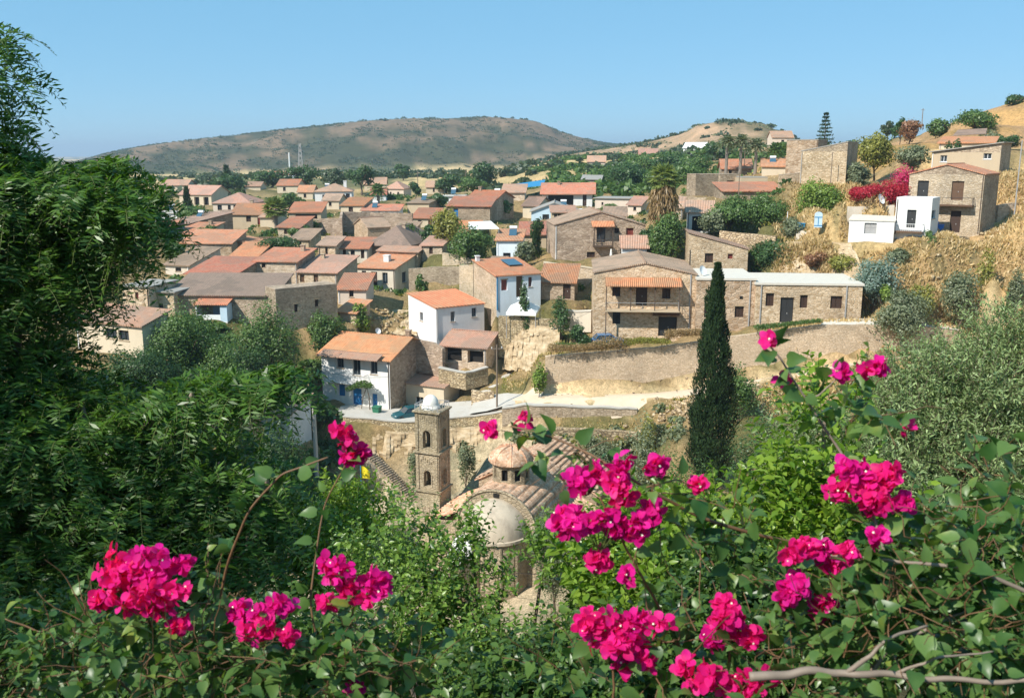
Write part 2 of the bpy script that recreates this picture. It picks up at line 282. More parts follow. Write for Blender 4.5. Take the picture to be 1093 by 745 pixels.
class House:
    def __init__(s, label, x0, x1, ye, yb, Y, yaw, D, roof, rise, wm, rm, ops=(), name='house', cat='house', group=None, ov=.35, sink=2.5, rec=.28, th=.14, ground=True, wmr=None, wmf=None):
        s.O = un(x0, yb, Y); zt = un(x0, ye, Y)[2]; s.H = zt - s.O[2]; s.yaw = R(yaw); c, sn = math.cos(s.yaw), math.sin(s.yaw)
        mm = (x1 - CX) / F; d0 = Y * CT - s.O[2] * ST; s.W = (mm * d0 - s.O[0]) / (c - mm * sn * CT); s.D = D
        W, H = s.W, s.H; s.rec = rec
        s.root = empty(name, s.O, s.yaw, label, cat, group)
        s.fr = {'f': Wf((0, 0), (1, 0), (0, -1)), 'r': Wf((W, 0), (0, 1), (1, 0)), 'l': Wf((0, D), (0, -1), (-1, 0)), 'b': Wf((W, D), (-1, 0), (0, 1))}
        L = {'f': W, 'r': D, 'l': D, 'b': W}; hs = {k: H for k in 'frlb'}
        if roof == 'mb': hs['b'] = H + rise
        if roof == 'mr': hs['r'] = H + rise
        if roof == 'ml': hs['l'] = H + rise
        oo = {k: [] for k in 'frlb'}; parts = []
        for op in ops:
            sd, kind, ax, ay, bx, by, m = op
            (u0, z1), (u1, z0) = s.uv(ax, ay, sd), s.uv(bx, by, sd)
            if u0 > u1: u0, u1 = u1, u0
            u0 = max(.1, u0); u1 = min(L[sd] - .1, u1); z0 = max(z0, .02 if kind in 'do' else .25); z1 = min(z1, hs[sd] - .12)
            if kind in 'do' and z0 < .6: z0 = .02
            if u1 - u0 < .15 or z1 - z0 < .2: print('bad opening', label, sd, kind, round(u0, 2), round(u1, 2), round(z0, 2), round(z1, 2)); continue
            r = .8 if kind == 'o' else rec
            oo[sd].append((u0, u1, z0, z1, r)); parts.append((sd, kind, u0, u1, z0, z1, m, r))
        wb = MB()
        for sd in 'frlb':
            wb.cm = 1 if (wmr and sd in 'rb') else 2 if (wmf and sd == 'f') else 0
            f = s.fr[sd]; rr = max([o[4] for o in oo[sd]] + [rec]); wall(wb, f.O[:2], f.t[:2], f.n[:2], L[sd], -sink, hs[sd], [o[:4] for o in oo[sd]], rr)
        g = lambda x, y, z: (x, y, z)
        if roof == 'gx':
            wb.poly(g(W, 0, H), g(W, D, H), g(W, D / 2, H + rise)); wb.cm = 0; wb.poly(g(0, D, H), g(0, 0, H), g(0, D / 2, H + rise))
        elif roof == 'gy': wb.poly(g(0, 0, H), g(W, 0, H), g(W / 2, 0, H + rise)); wb.poly(g(W, D, H), g(0, D, H), g(W / 2, D, H + rise))
        elif roof == 'mb': wb.poly(g(W, 0, H), g(W, D, H), g(W, D, H + rise)); wb.cm = 0; wb.poly(g(0, D, H), g(0, 0, H), g(0, D, H + rise))
        elif roof == 'mr': wb.poly(g(0, 0, H), g(W, 0, H), g(W, 0, H + rise)); wb.poly(g(W, D, H), g(0, D, H), g(W, D, H + rise))
        elif roof == 'ml': wb.poly(g(0, 0, H), g(W, 0, H), g(0, 0, H + rise)); wb.poly(g(W, D, H), g(0, D, H), g(0, D, H + rise))
        s.wall = wb.build('wall', [M[wm], M[wmr or wm], M[wmf or wm]] if (wmr or wmf) else M[wm], s.root)
        for sd, kind, u0, u1, z0, z1, m, r in parts: opening(s.fr[sd], kind, u0, u1, z0, z1, m, s.root, r)
        rb = MB(); e = .004; k = ov
        if roof == 'gx':
            sl_ = rise / (D / 2); zb = H + e + th - k * sl_
            rb.slab([g(-k, -k, zb), g(W + k, -k, zb), g(W + k, D / 2, H + rise + e + th), g(-k, D / 2, H + rise + e + th)], th)
            rb.slab([g(W + k, D + k, zb), g(-k, D + k, zb), g(-k, D / 2, H + rise + e + th), g(W + k, D / 2, H + rise + e + th)], th)
        elif roof == 'gy':
            sl_ = rise / (W / 2); zb = H + e + th - k * sl_
            rb.slab([g(-k, D + k, zb), g(-k, -k, zb), g(W / 2, -k, H + rise + e + th), g(W / 2, D + k, H + rise + e + th)], th)
            rb.slab([g(W + k, -k, zb), g(W + k, D + k, zb), g(W / 2, D + k, H + rise + e + th), g(W / 2, -k, H + rise + e + th)], th)
        elif roof == 'mb':
            sl_ = rise / D; rb.slab([g(-k, -k, H + e + th - k * sl_), g(W + k, -k, H + e + th - k * sl_), g(W + k, D + k, H + rise + e + th + k * sl_), g(-k, D + k, H + rise + e + th + k * sl_)], th)
        elif roof in ('mr', 'ml'):
            a, b_ = (0, rise) if roof == 'mr' else (rise, 0); sl_ = (b_ - a) / W
            rb.slab([g(-k, -k, H + a + e + th - k * sl_), g(W + k, -k, H + b_ + e + th + k * sl_), g(W + k, D + k, H + b_ + e + th + k * sl_), g(-k, D + k, H + a + e + th - k * sl_)], th)
        elif roof == 'hip':
            z = H + e; m_ = min(W, D) / 2
            p = [g(-k, -k, z), g(W + k, -k, z), g(W + k, D + k, z), g(-k, D + k, z)]; q = [(x, y, z + th) for x, y, z in p]
            r1, r2 = (g(m_, D / 2, H + rise), g(W - m_, D / 2, H + rise)) if W >= D else (g(W / 2, m_, H + rise), g(W / 2, D - m_, H + rise))
            fs = [(3, 2, 1, 0), (0, 1, 5, 4), (1, 2, 6, 5), (2, 3, 7, 6), (3, 0, 4, 7)]
            fs += [(4, 5, 9, 8), (5, 6, 9), (6, 7, 8, 9), (7, 4, 8)] if W >= D else [(4, 5, 8), (5, 6, 9, 8), (6, 7, 9), (7, 4, 8, 9)]
            rb.add(p + q + [r1, r2], fs)
        elif roof == 'flat':
            rb.box(-k, W + k, -k, D + k, H + e, H + e + th)
        jz = {}          # old roofs are never quite straight
        rb.v = [(x, y, z + jz.setdefault((round(x, 1), round(y, 1)), random.uniform(-.07, .07) if roof != 'flat' else random.uniform(0, .03))) for x, y, z in rb.v]
        s.roof = rb.build('roof', M[rm], s.root)
        if roof in ('gx', 'gy') and Y < 200:
            cb = MB(); top = H + rise + th + .02
            cb.tube([g(-k, D / 2, top), g(W + k, D / 2, top)] if roof == 'gx' else [g(W / 2, -k, top), g(W / 2, D + k, top)], .1, 6); cb.build('ridge_cap', M[rm], s.roof)
        if ground:
            for a in (0, .5, 1):
                for b_ in (0, .5, 1): ctl(s.w(a * W, b_ * D, 0))
        s.label = label
    def w(s, x, y, z):
        c, sn = math.cos(s.yaw), math.sin(s.yaw); return (s.O[0] + c * x - sn * y, s.O[1] + sn * x + c * y, s.O[2] + z)
    def uv(s, px, py, sd='f'):
        f = s.fr[sd]; O = np.array(s.w(*f.O)); c, sn = math.cos(s.yaw), math.sin(s.yaw)
        rot = lambda v: np.array((c * v[0] - sn * v[1], sn * v[0] + c * v[1], 0)); t, n = rot(f.t), rot(f.n)
        d = ray(px, py); k = O.dot(n) / d.dot(n); p = d * k - O
        return p.dot(t), p[2]
    def bx(s, name, mat, sd, ax, ay, bx_, by, o0, o1, parent=None):     # a box on a wall between two pixels of that wall
        (u0, z1), (u1, z0) = s.uv(ax, ay, sd), s.uv(bx_, by, sd); mb = MB(); s.fr[sd].box(mb, u0, u1, z0, z1, o0, o1); return mb.build(name, M[mat], parent or s.root)
HS = {}
def house(key, *a, **k): HS[key] = House(*a, **k); return HS[key]
BR = 'shutter_brown'
# the white house with blue doors
house('A', 'two storey white house with orange roof, upper balcony and bright blue doors', 345, 417, 377, 437 - 8, 116, -23, 10.5, 'gx', 1.7, 'white_wall', 'tile_orange',
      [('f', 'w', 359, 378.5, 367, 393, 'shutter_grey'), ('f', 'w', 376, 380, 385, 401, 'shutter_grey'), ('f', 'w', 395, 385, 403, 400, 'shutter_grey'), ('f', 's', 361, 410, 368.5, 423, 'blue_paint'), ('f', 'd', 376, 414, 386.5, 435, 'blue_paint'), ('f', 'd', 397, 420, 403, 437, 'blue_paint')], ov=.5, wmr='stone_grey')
house('B', 'plain white house with orange ribbed roof above the pink carport', 466, 517, 330, 362, 121, 33, 8.0, 'mb', 1.0, 'white_wall', 'tile_stripe',
      [('f', 'w', 481, 333, 485.5, 343, 'shutter_grey'), ('f', 'w', 503.5, 329, 508.5, 338, 'shutter_grey'), ('l', 'w', 448, 333, 451.5, 343, 'shutter_grey')], ov=.15)
house('D', 'low cream house with old pink tile roof behind the teal car', 421, 474, 407, 432, 116.5, -25, 7.5, 'mb', 1.0, 'cream_wall', 'tile_pink',
      [('f', 's', 427, 416, 431.5, 427, 'wood_brown'), ('f', 'w', 443, 423, 452, 432, 'white_paint')], ov=.3)
house('E', 'white fronted stone house with orange roof carrying a solar panel', 530, 577, 295, 331, 124, 24, 8.2, 'mb', 1.3, 'stone_pale', 'tile_orange',
      [('f', 's', 535, 299, 541.5, 310, 'red_paint'), ('f', 'd', 551, 295, 558, 317, 'wood_brown'), ('f', 'w', 564, 296, 567.8, 306, 'red_paint')], ov=.25, wmf='blue_white')
house('K', 'low stone house with red roof between the solar panel house and the balcony house', 577, 613, 301, 319, 128, -8, 7, 'mb', 1.6, 'stone_grey', 'tile_red', [('f', 'd', 601, 303.5, 609, 320, BR)])
house('F', 'big stone gable house with long red balcony awning and dark garage door', 633, 741, 292, 358, 112, -4, 14, 'gy', 1.3, 'stone_warm', 'tile_old',
      [('f', 's', 653.7, 305.5, 662, 316.5, BR), ('f', 'd', 679, 307, 690.5, 326, BR), ('f', 's', 707, 308, 715.5, 319, BR), ('f', 's', 654, 333, 662, 346, 'dark_metal'), ('f', 'd', 703, 338, 722, 359, 'dark_metal')], ov=.15)
house('G', 'long single storey stone house with flat pale roof above the retaining wall', 805, 918, 304, 344, 109, -5, 9.5, 'flat', .2, 'stone_warm', 'flat_roof',
      [('f', 's', 817.7, 313, 825.7, 327, BR), ('f', 'd', 833.4, 317.5, 846.3, 341, 'dark_metal'), ('f', 's', 854.3, 315, 861.6, 329, BR), ('f', 's', 886.8, 316, 898.5, 329.5, BR)], ov=.15, th=.25)
house('G2', 'flat roofed stone house with small round vents behind the tall cypress', 742, 804, 299, 352, 110, -4, 9.5, 'flat', .2, 'stone_warm', 'flat_roof',
      [('f', 's', 784.5, 327, 793.5, 339, BR), ('f', 's', 752, 323.5, 757.5, 339, BR)], ov=.1, th=.25)
house('H', 'small stone house with sloping roof just above the cypress tip', 734, 797, 266, 298, 124, -6, 7, 'ml', 2.0, 'stone_warm', 'tile_old',
      [('f', 's', 752.5, 270.5, 761, 280.5, BR), ('f', 's', 777, 271, 782, 276.5, 'red_paint')], ov=.15)
house('I', 'wide stone gable house with small orange window awning', 592, 688, 241, 277, 142, 4, 12, 'gy', 2.0, 'stone_grey', 'tile_old',
      [('f', 'w', 637, 243, 646, 259, BR), ('f', 's', 668.5, 243.5, 676, 253.5, 'red_paint'), ('f', 's', 656, 243.5, 661, 249, BR), ('f', 's', 626.5, 269, 635, 278, BR)], ov=.15)
house('J', 'tiny white outbuilding with pink roof beside the wide gable house', 664, 690, 265, 284, 131, -5, 5, 'mb', 1.2, 'white_wall', 'tile_pink')
house('M', 'weathered white house with red roof and three tall windows over an arch', 382, 422, 286, 315, 150, -18, 8, 'mb', 1.5, 'lime_wall', 'tile_red',
      [('f', 'w', 386, 289, 391, 299, 'shutter_grey'), ('f', 'd', 396, 290, 403, 306, BR), ('f', 'w', 408, 291, 414, 303, 'shutter_grey'), ('r', 'w', 429, 291, 434, 301, 'shutter_grey')], ov=.3)
house('N', 'house with large weathered hip roof half red and half grey', 395, 437, 262, 278, 163, -14, 14, 'hip', 3.2, 'stone_grey', 'tile_brown', [('f', 'w', 424, 272, 430, 277, 'white_paint')], ov=.7)
house('O', 'small white house with red roof and three dark doorways', 362, 393, 265, 280, 160, -5, 5.5, 'mb', 1.2, 'lime_wall', 'tile_red', [('f', 'd', 365.5, 266.5, 369.5, 278, BR), ('f', 'd', 374, 267, 379, 281, 'dark_metal'), ('f', 's', 385, 267, 389, 276, BR)])
house('P', 'old stone house with bright gable end and pale brown roof', 393, 417, 243, 256, 178, 28, 8, 'gx', 1.5, 'stone_warm', 'tile_old', [], ov=.2)
house('Q', 'tall white two storey house with pale hip roof behind the village', 337, 376, 205, 230, 250, 6, 9, 'hip', 2.0, 'white_wall', 'tile_pink', [('f', 'w', 344, 208, 349, 213, BR), ('f', 'w', 356, 207.5, 360.5, 212.5, BR), ('f', 'w', 369, 207, 373.5, 211.5, BR), ('f', 'w', 357, 219, 360, 223, BR)])
house('Q2', 'cream house with orange roof in front of the tall white house', 364, 388, 219.5, 230, 225, -8, 8, 'mb', 1.4, 'cream_wall', 'tile_orange', [('f', 'd', 372, 221, 377, 230, BR)])
house('S', 'low terrace house with flat red roof and pale colonnade', 386, 426, 225, 233, 222, -3, 6, 'mb', 1.0, 'white_wall', 'tile_red', [('f', 'w', 396, 226.5, 399, 231, BR), ('f', 'w', 403, 226.5, 406, 231, BR), ('f', 'w', 411, 226.5, 414, 231, BR)])
house('T', 'far pink house with hip roof beyond the date palm', 411, 431, 202, 214, 310, -10, 9, 'hip', 2.4, 'pink_wall', 'tile_pink', [('f', 'w', 416, 205, 418, 209, BR), ('f', 'w', 424, 205, 426, 209, BR)])
house('T2', 'far farmhouse with pale red roof left of the pink hip house', 389, 412, 197, 204, 330, 5, 10, 'gx', 2.2, 'cream_wall', 'tile_pink')
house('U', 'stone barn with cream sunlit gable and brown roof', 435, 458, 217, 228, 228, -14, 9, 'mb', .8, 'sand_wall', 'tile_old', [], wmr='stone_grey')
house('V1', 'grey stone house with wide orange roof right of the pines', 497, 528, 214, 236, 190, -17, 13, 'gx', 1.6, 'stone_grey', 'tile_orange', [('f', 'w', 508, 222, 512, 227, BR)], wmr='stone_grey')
house('V2', 'house with red roof and blue painted doorway under the wide orange roof', 478, 523, 220, 238, 181, -8, 8, 'mb', 1.4, 'stone_grey', 'tile_red', [('f', 'd', 484, 223, 489, 237, 'blue_paint')])
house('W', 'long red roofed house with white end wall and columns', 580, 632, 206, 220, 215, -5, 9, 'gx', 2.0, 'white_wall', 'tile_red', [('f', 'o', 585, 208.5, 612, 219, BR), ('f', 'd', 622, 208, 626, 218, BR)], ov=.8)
house('X', 'pale blue gabled house with grey roof', 567, 616, 226, 243, 186, -3, 10, 'gy', 1.7, 'pale_blue', 'roof_grey', [('f', 'w', 579, 229, 586, 238, BR)])
house('X2', 'little house with red roof and two brown windows beside the pale blue house', 589, 614, 227, 238, 174, 0, 5, 'mb', .9, 'sand_wall', 'tile_pink', [('f', 's', 591.5, 228.5, 594.5, 234, BR), ('f', 's', 595.5, 228.5, 598.5, 234, BR), ('f', 's', 604, 228.5, 608, 234, BR)])
house('Z', 'low house with plain red roof behind the small round cypress', 555, 592, 251, 264, 157, -2, 7, 'mb', 1.6, 'sand_wall', 'tile_red')
house('AA', 'white washed cottage with red roof below the white canopy', 530, 556, 257, 279, 147, -6, 6, 'mb', 1.2, 'blue_white', 'tile_red', [('f', 'w', 537, 270, 545, 276, BR)])
house('BB', 'roofless looking white block with brown flat roof', 635, 671, 212, 224, 200, -18, 8, 'flat', .2, 'pink_wall', 'roof_grey', [('f', 'w', 642, 216, 644, 219, BR)])
house('BB2', 'small cream gabled house with pink roof left of the shaggy palm', 670, 684, 219, 229, 186, -30, 7, 'gx', 1.4, 'pink_wall', 'tile_pink', [('f', 'w', 676, 221, 679, 225, BR)])
house('CC', 'stone house with red roof and dark veranda beside the fan palm', 248, 290, 229, 245, 200, -5, 9, 'gx', 2.0, 'sand_wall', 'tile_red', [('f', 's', 262.5, 230.5, 268, 237, BR), ('f', 'd', 274.5, 231, 280.5, 245, 'red_paint')])
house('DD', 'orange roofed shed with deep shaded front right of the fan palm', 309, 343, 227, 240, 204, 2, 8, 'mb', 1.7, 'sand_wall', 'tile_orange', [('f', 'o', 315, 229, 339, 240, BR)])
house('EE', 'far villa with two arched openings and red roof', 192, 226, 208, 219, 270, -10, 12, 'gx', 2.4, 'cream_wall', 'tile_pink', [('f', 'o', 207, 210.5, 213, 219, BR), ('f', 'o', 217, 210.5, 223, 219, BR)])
house('FF', 'pink walled house with hip roof and a row of dark windows', 228, 268, 217.5, 229, 236, -4, 11, 'hip', 2.6, 'pink_wall', 'tile_pink', [('f', 'w', 232, 219, 237, 224.5, BR), ('f', 'w', 243, 219, 246.5, 224.5, BR), ('f', 'w', 249, 219, 252.5, 224.5, BR)])
house('GG', 'brown roofed house with grey glazed front beside the leafy tree', 174, 203, 238, 249, 185, -22, 13, 'mb', 1.3, 'grey_wall', 'tile_old', [('f', 'w', 183, 240, 191, 248, 'dark_metal')], wmr='stone_grey')
house('HH', 'low cream house with red roof and one square window', 184, 211, 249.5, 258, 175, -15, 9, 'mb', 1.4, 'cream_wall', 'tile_red', [('f', 'w', 203, 251, 207, 255.5, BR)])
house('II', 'long stone barn with thin red roof above a rough wall', 195, 248, 260, 281, 161, -3, 8, 'mb', 1.6, 'stone_warm', 'tile_red')
house('II2', 'stone barn with reddish roof adjoining the long barn', 249, 281, 257, 276, 164, -6, 8, 'mr', -1.0, 'stone_grey', 'tile_red')
house('JJ', 'small square house with bright orange roof', 244, 272, 277, 292, 151, -10, 7, 'mb', 2.0, 'stone_grey', 'tile_orange', [], wmr='stone_grey')
house('NN', 'small white house with long pale brown roof', 177, 202, 283, 292, 148, -12, 10, 'mb', 1.8, 'lime_wall', 'tile_old', [('f', 'w', 187, 285.5, 193.5, 290, BR)])
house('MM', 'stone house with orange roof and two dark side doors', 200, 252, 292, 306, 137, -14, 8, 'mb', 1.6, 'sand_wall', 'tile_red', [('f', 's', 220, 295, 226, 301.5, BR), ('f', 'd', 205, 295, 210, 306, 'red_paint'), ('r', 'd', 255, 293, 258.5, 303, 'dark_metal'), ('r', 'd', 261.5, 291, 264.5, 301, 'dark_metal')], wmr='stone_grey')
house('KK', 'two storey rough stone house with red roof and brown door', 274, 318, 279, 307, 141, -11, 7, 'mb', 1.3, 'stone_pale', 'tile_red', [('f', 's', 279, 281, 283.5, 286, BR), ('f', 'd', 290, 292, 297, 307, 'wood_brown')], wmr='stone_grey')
house('LL', 'one storey rough stone house with red roof, brown door and window', 319, 360, 290.5, 307, 139, -13, 8, 'mb', 1.6, 'stone_pale', 'tile_pink', [('f', 's', 319.8, 293, 325, 301.5, 'wood_brown'), ('f', 'd', 334.5, 293, 340, 307, 'wood_brown')])
house('PP', 'long house with dull brown roof and small blue balcony', 180, 293, 315, 338, 122, -3, 8.5, 'mb', 1.7, 'stone_grey', 'tile_brown', [('f', 'w', 207, 321, 211, 330, BR)])
house('OO', 'square stone tower house with flat grey roof', 133, 161, 306, 340, 120, -12, 6.5, 'flat', .2, 'stone_warm', 'roof_grey', [('f', 's', 144, 312, 148, 319, 'red_paint')], ov=.25)
house('OO2', 'narrow stone annex with dark window between tower house and brown roof', 163, 187, 312, 338, 121, -8, 5, 'flat', .2, 'stone_warm', 'roof_grey', [('f', 'w', 169, 324, 174.5, 333, BR)])
house('QQ', 'shaded brown stone block with vertical buttresses', 296, 361, 310, 352, 119, 36, 3.4, 'flat', .2, 'stone_grey', 'stone_grey', [('f', 's', 314, 325, 318, 333, BR), ('f', 's', 336, 320, 340, 327, BR)], ov=.0)
house('RR', 'tiny pinkish house with flat red roof and one window', 361, 391, 309, 323, 131, -4, 5, 'mb', 1.5, 'pink_wall', 'tile_red', [('f', 'w', 372.5, 310, 377.5, 317, BR)])
house('SS', 'glazed veranda house with striped red roof under the big tree', 84, 154, 341, 372, 97, -27, 3.5, 'mb', 1.0, 'cream_wall', 'tile_pink', [('f', 'w', 112, 350, 125, 362, 'dark_metal'), ('f', 'w', 126, 352, 138, 364, 'dark_metal')], ov=.3)
house('CW', 'white house with blue shutters glimpsed through the big tree', 252, 310, 437, 472, 104, -20, 4.5, 'mb', 1.2, 'white_wall', 'tile_old', [('f', 's', 272, 452, 280, 465, 'blue_paint'), ('f', 's', 284, 451, 290, 464, 'blue_paint'), ('f', 's', 298, 446, 302, 452, 'blue_paint')])
# right-hand slope
house('R1', 'two storey stone gable house with rusty door beside white cube house', 966, 1045, 186, 246, 127, -37, 9.5, 'gy', 1.2, 'stone_pale', 'tile_red',
      [('f', 'd', 980, 193, 990, 213, 'dark_metal'), ('f', 'd', 1016.5, 193.5, 1027.5, 214, 'wood_brown'), ('f', 'd', 1015, 225, 1024.5, 244, BR)], ov=.15, wmr='stone_grey')
house('R2', 'white cube house with small railed balcony', 954, 992, 212, 250, 120.5, -36, 4.2, 'flat', .2, 'white_wall', 'white_wall', [('f', 'd', 968.6, 224, 976.7, 243.5, 'dark_metal'), ('r', 'w', 995, 225, 998, 233, 'shutter_grey')], ov=.0, sink=4)
house('R3', 'low white shed with grey door and shallow roof', 905, 953, 235, 258, 121.5, -26, 4, 'mb', .3, 'white_wall', 'flat_roof', [('f', 'd', 923, 238, 935, 250, 'rail_grey')], ov=.1)
house('R4', 'grey plastered upper house with slanting flat roof and two pale windows', 993, 1066, 163, 185, 145, -38, 7, 'mr', 1.3, 'sand_wall', 'roof_grey', [('f', 'w', 1004, 166, 1010.5, 173, 'white_paint'), ('f', 'w', 1050, 163.5, 1058, 170, 'white_paint')], wmr='stone_grey')
house('R5', 'roadside house with orange tiles under the upper terrace', 1002, 1060, 153, 160, 156, -30, 7, 'mb', 1.0, 'cream_wall', 'tile_orange')
house('R6', 'wall-like pale stone building with rising roof line right of the village', 853, 902, 162, 196, 143, -30, 8, 'mr', 1.3, 'stone_warm', 'roof_grey', [], ov=.05, wmr='stone_grey')
house('R7', 'flat topped stone block highest on the right skyline', 838, 871, 150, 186, 168, -28, 9, 'flat', .2, 'stone_warm', 'roof_grey', [], ov=.05, wmr='stone_grey')
house('R8', 'ruined stone block with sunlit edge above the long red roof', 742, 766, 187, 210, 165, 20, 3, 'flat', .2, 'stone_grey', 'stone_grey', [], ov=.0)
house('R9', 'ruined stone room with a dark doorway', 768, 790, 187, 203, 172, 12, 5, 'flat', .2, 'stone_grey', 'stone_grey', [('f', 'o', 776, 193, 783, 200, BR)], ov=.0)
house('R10', 'plain cream wall block among the ruins', 791, 819, 190, 200, 168, 0, 5, 'flat', .2, 'sand_wall', 'roof_grey', [], ov=.0)
house('R11', 'roofless stone enclosure left of the pale stone building', 830, 866, 188, 203, 151, -16, 6, 'mr', .5, 'stone_grey', 'stone_grey', [], ov=.0)
house('R12', 'long low building with weathered red tile roof', 772, 836, 205, 213, 150, 2, 6, 'mb', 1.2, 'stone_grey', 'tile_red')
house('R13', 'house with red roof and grey wall near the ruins', 770, 802, 180, 190, 200, -8, 8, 'gx', 1.8, 'stone_grey', 'tile_red', [('f', 'w', 778, 182, 781, 186, BR)])
house('R14', 'cream house with red roof below the date palms', 813, 842, 178, 188, 188, -14, 8, 'mb', 1.6, 'cream_wall', 'tile_red')
house('R15', 'white porch house with pink roof and green carport', 733, 761, 227, 247, 136, -10, 6, 'mb', 1.3, 'white_wall', 'tile_pink', [('f', 'o', 739, 231, 757, 246, BR)])
house('R16', 'far pink roofed house on the right skyline', 824, 846, 147, 158, 330, -4, 9, 'gx', 2.2, 'pink_wall', 'tile_pink', [('f', 'w', 834, 149.5, 837, 153, BR)])
house('R17', 'far white house on the middle hill', 729, 751, 158, 168, 400, -25, 9, 'gx', 2.2, 'white_wall', 'white_wall', [('f', 'w', 733, 160, 737, 164, BR)])
house('R18', 'far house with pale red roof on the middle hill', 682, 702, 165, 169, 430, -5, 9, 'gx', 2.6, 'white_wall', 'tile_pink')
house('R19', 'far house with red roof among dark trees', 627, 646, 173, 181, 380, -6, 9, 'gx', 2.4, 'pink_wall', 'tile_pink')
house('R20', 'grey flat shed among the trees above the long red roof', 621, 641, 192, 200, 260, -8, 8, 'mb', 1.0, 'stone_grey', 'roof_grey')
house('L1', 'far long building with red roof beside the white mast', 284, 312, 188, 193, 420, 3, 10, 'gx', 1.8, 'cream_wall', 'tile_red')
house('L2', 'far low cream house under dark trees', 262, 278, 199, 203, 330, 0, 8, 'gx', 1.4, 'cream_wall', 'tile_pink')
house('L3', 'small house with reddish roof beside the big tree', 153, 172, 246, 256, 172, -18, 7, 'mb', 1.2, 'grey_wall', 'tile_red')
house('L4', 'low white terrace with parapet behind the leafy tree', 160, 190, 228, 238, 215, -6, 8, 'flat', .2, 'white_wall', 'concrete')
house('L5', 'pale red roofed house far left beside straw field', 172, 200, 198, 205, 320, 0, 9, 'gx', 1.8, 'cream_wall', 'tile_pink')
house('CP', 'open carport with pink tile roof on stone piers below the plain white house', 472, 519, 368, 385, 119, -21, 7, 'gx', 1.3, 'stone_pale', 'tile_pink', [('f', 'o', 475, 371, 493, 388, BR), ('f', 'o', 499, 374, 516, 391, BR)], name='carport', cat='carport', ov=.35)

house('X3', 'house with brown tiled roof left of the pale blue gable', 558, 574, 220, 232, 196, -20, 9, 'gx', 1.6, 'cream_wall', 'tile_old')
house('X4', 'little red roof peeking out right of the wide orange roof', 536, 560, 206, 214, 208, -4, 7, 'mb', 1.5, 'stone_pale', 'tile_pink', [('f', 'w', 541, 208, 544, 212, BR)])
house('X5', 'low brown roofed shed behind the wide gable house', 645, 668, 231, 238, 168, -6, 6, 'mb', 1.2, 'sand_wall', 'tile_old', [('f', 's', 652, 232, 655, 236, BR)])
house('X6', 'flat pink terrace house under the white sheet roof', 611, 640, 233, 240, 160, 4, 6, 'mb', .9, 'sand_wall', 'tile_pink')
house('X7', 'low stone store with tile roof between the ochre wall and the leafy garden', 311, 331, 256, 268, 165, -8, 6, 'mb', 1.3, 'stone_warm', 'tile_old', [('f', 'd', 318, 258, 322, 267, BR)])
house('X8', 'narrow stone house with tile roof above the shaded brown block', 297, 320, 243, 254, 178, -10, 7, 'mb', 1.5, 'stone_pale', 'tile_red', [('f', 's', 303, 245, 307, 250, BR)])
house('X9', 'cream store with brown roof behind the lone fan palm', 345, 362, 214, 224, 238, -6, 7, 'gx', 1.5, 'cream_wall', 'tile_old', [('f', 'w', 351, 216, 354, 220, BR)])
house('X10', 'far red roofed house by the round straw field bush', 455, 474, 200, 207, 300, 2, 9, 'gx', 1.8, 'cream_wall', 'tile_pink', [('f', 'w', 462, 201, 464, 205, BR)])
house('X11', 'far flat white store behind the grey stone house', 470, 494, 210, 217, 240, -5, 7, 'flat', .2, 'white_wall', 'concrete', [('f', 'w', 476, 212, 479, 215, BR)])
house('X12', 'lean to with pink roof against the hip roofed house', 404, 446, 268, 279, 157, -14, 3, 'mb', .5, 'stone_grey', 'tile_pink', [('f', 'w', 425, 271, 431, 276, 'white_paint')])
house('X13', 'grey store with pale roof in the gardens left of the white washed cottage', 520, 534, 284, 292, 140, -10, 5, 'mb', .8, 'lime_wall', 'tile_old')
house('X14', 'pale red roof below the broken dry stone wall', 361, 380, 333, 341, 126, -20, 4, 'mb', 1.0, 'stone_pale', 'tile_red')
house('X15', 'far cream house with red roof left of the tall white house', 318, 334, 205, 213, 290, 0, 8, 'gx', 1.8, 'cream_wall', 'tile_red', [('f', 'w', 324, 207, 327, 211, BR)])
house('X16', 'stone house with red roof hidden behind the wide tree mass', 700, 728, 222, 234, 152, -12, 7, 'mb', 1.4, 'stone_pale', 'tile_pink', [('f', 's', 708, 225, 712, 230, BR)])
house('X17', 'cream hut with pink roof above the dark spreading tree', 278, 296, 232, 243, 192, -6, 6, 'mb', 1.2, 'cream_wall', 'tile_pink')
house('X18', 'stone hut in the gardens under the tall dark wall', 340, 358, 262, 272, 158, -8, 5, 'mb', 1.0, 'stone_warm', 'tile_old', [('f', 'd', 347, 264, 350, 272, BR)])

house('X19', 'brown roofed shed between the bright gabled barn and the big hip roof', 420, 440, 246, 255, 176, -10, 6, 'mb', 1.1, 'stone_pale', 'tile_old', [('f', 'd', 428, 248, 432, 255, BR)])
house('X20', 'cream house with red roof below the stone barn with cream gable', 440, 468, 233, 243, 196, -8, 7, 'mb', 1.5, 'cream_wall', 'tile_red', [('f', 'w', 446, 235, 450, 239, BR), ('f', 'd', 457, 235, 461, 243, 'red_paint')])
house('X21', 'low stone store with pink roof right of the big hip roof', 450, 472, 262, 271, 157, -14, 5, 'mb', 1.0, 'stone_pale', 'tile_pink', [('f', 'd', 458, 264, 462, 271, BR)])
house('X22', 'far cream house with red roof under the lattice tower', 296, 318, 198, 206, 320, -4, 9, 'gx', 1.8, 'cream_wall', 'tile_red', [('f', 'w', 302, 200, 305, 204, BR)])
house('X23', 'grey stone house with orange roof behind the thick round tree', 482, 508, 248, 258, 172, -6, 7, 'mb', 1.5, 'stone_grey', 'tile_orange', [('f', 'w', 494, 250, 498, 255, BR)])
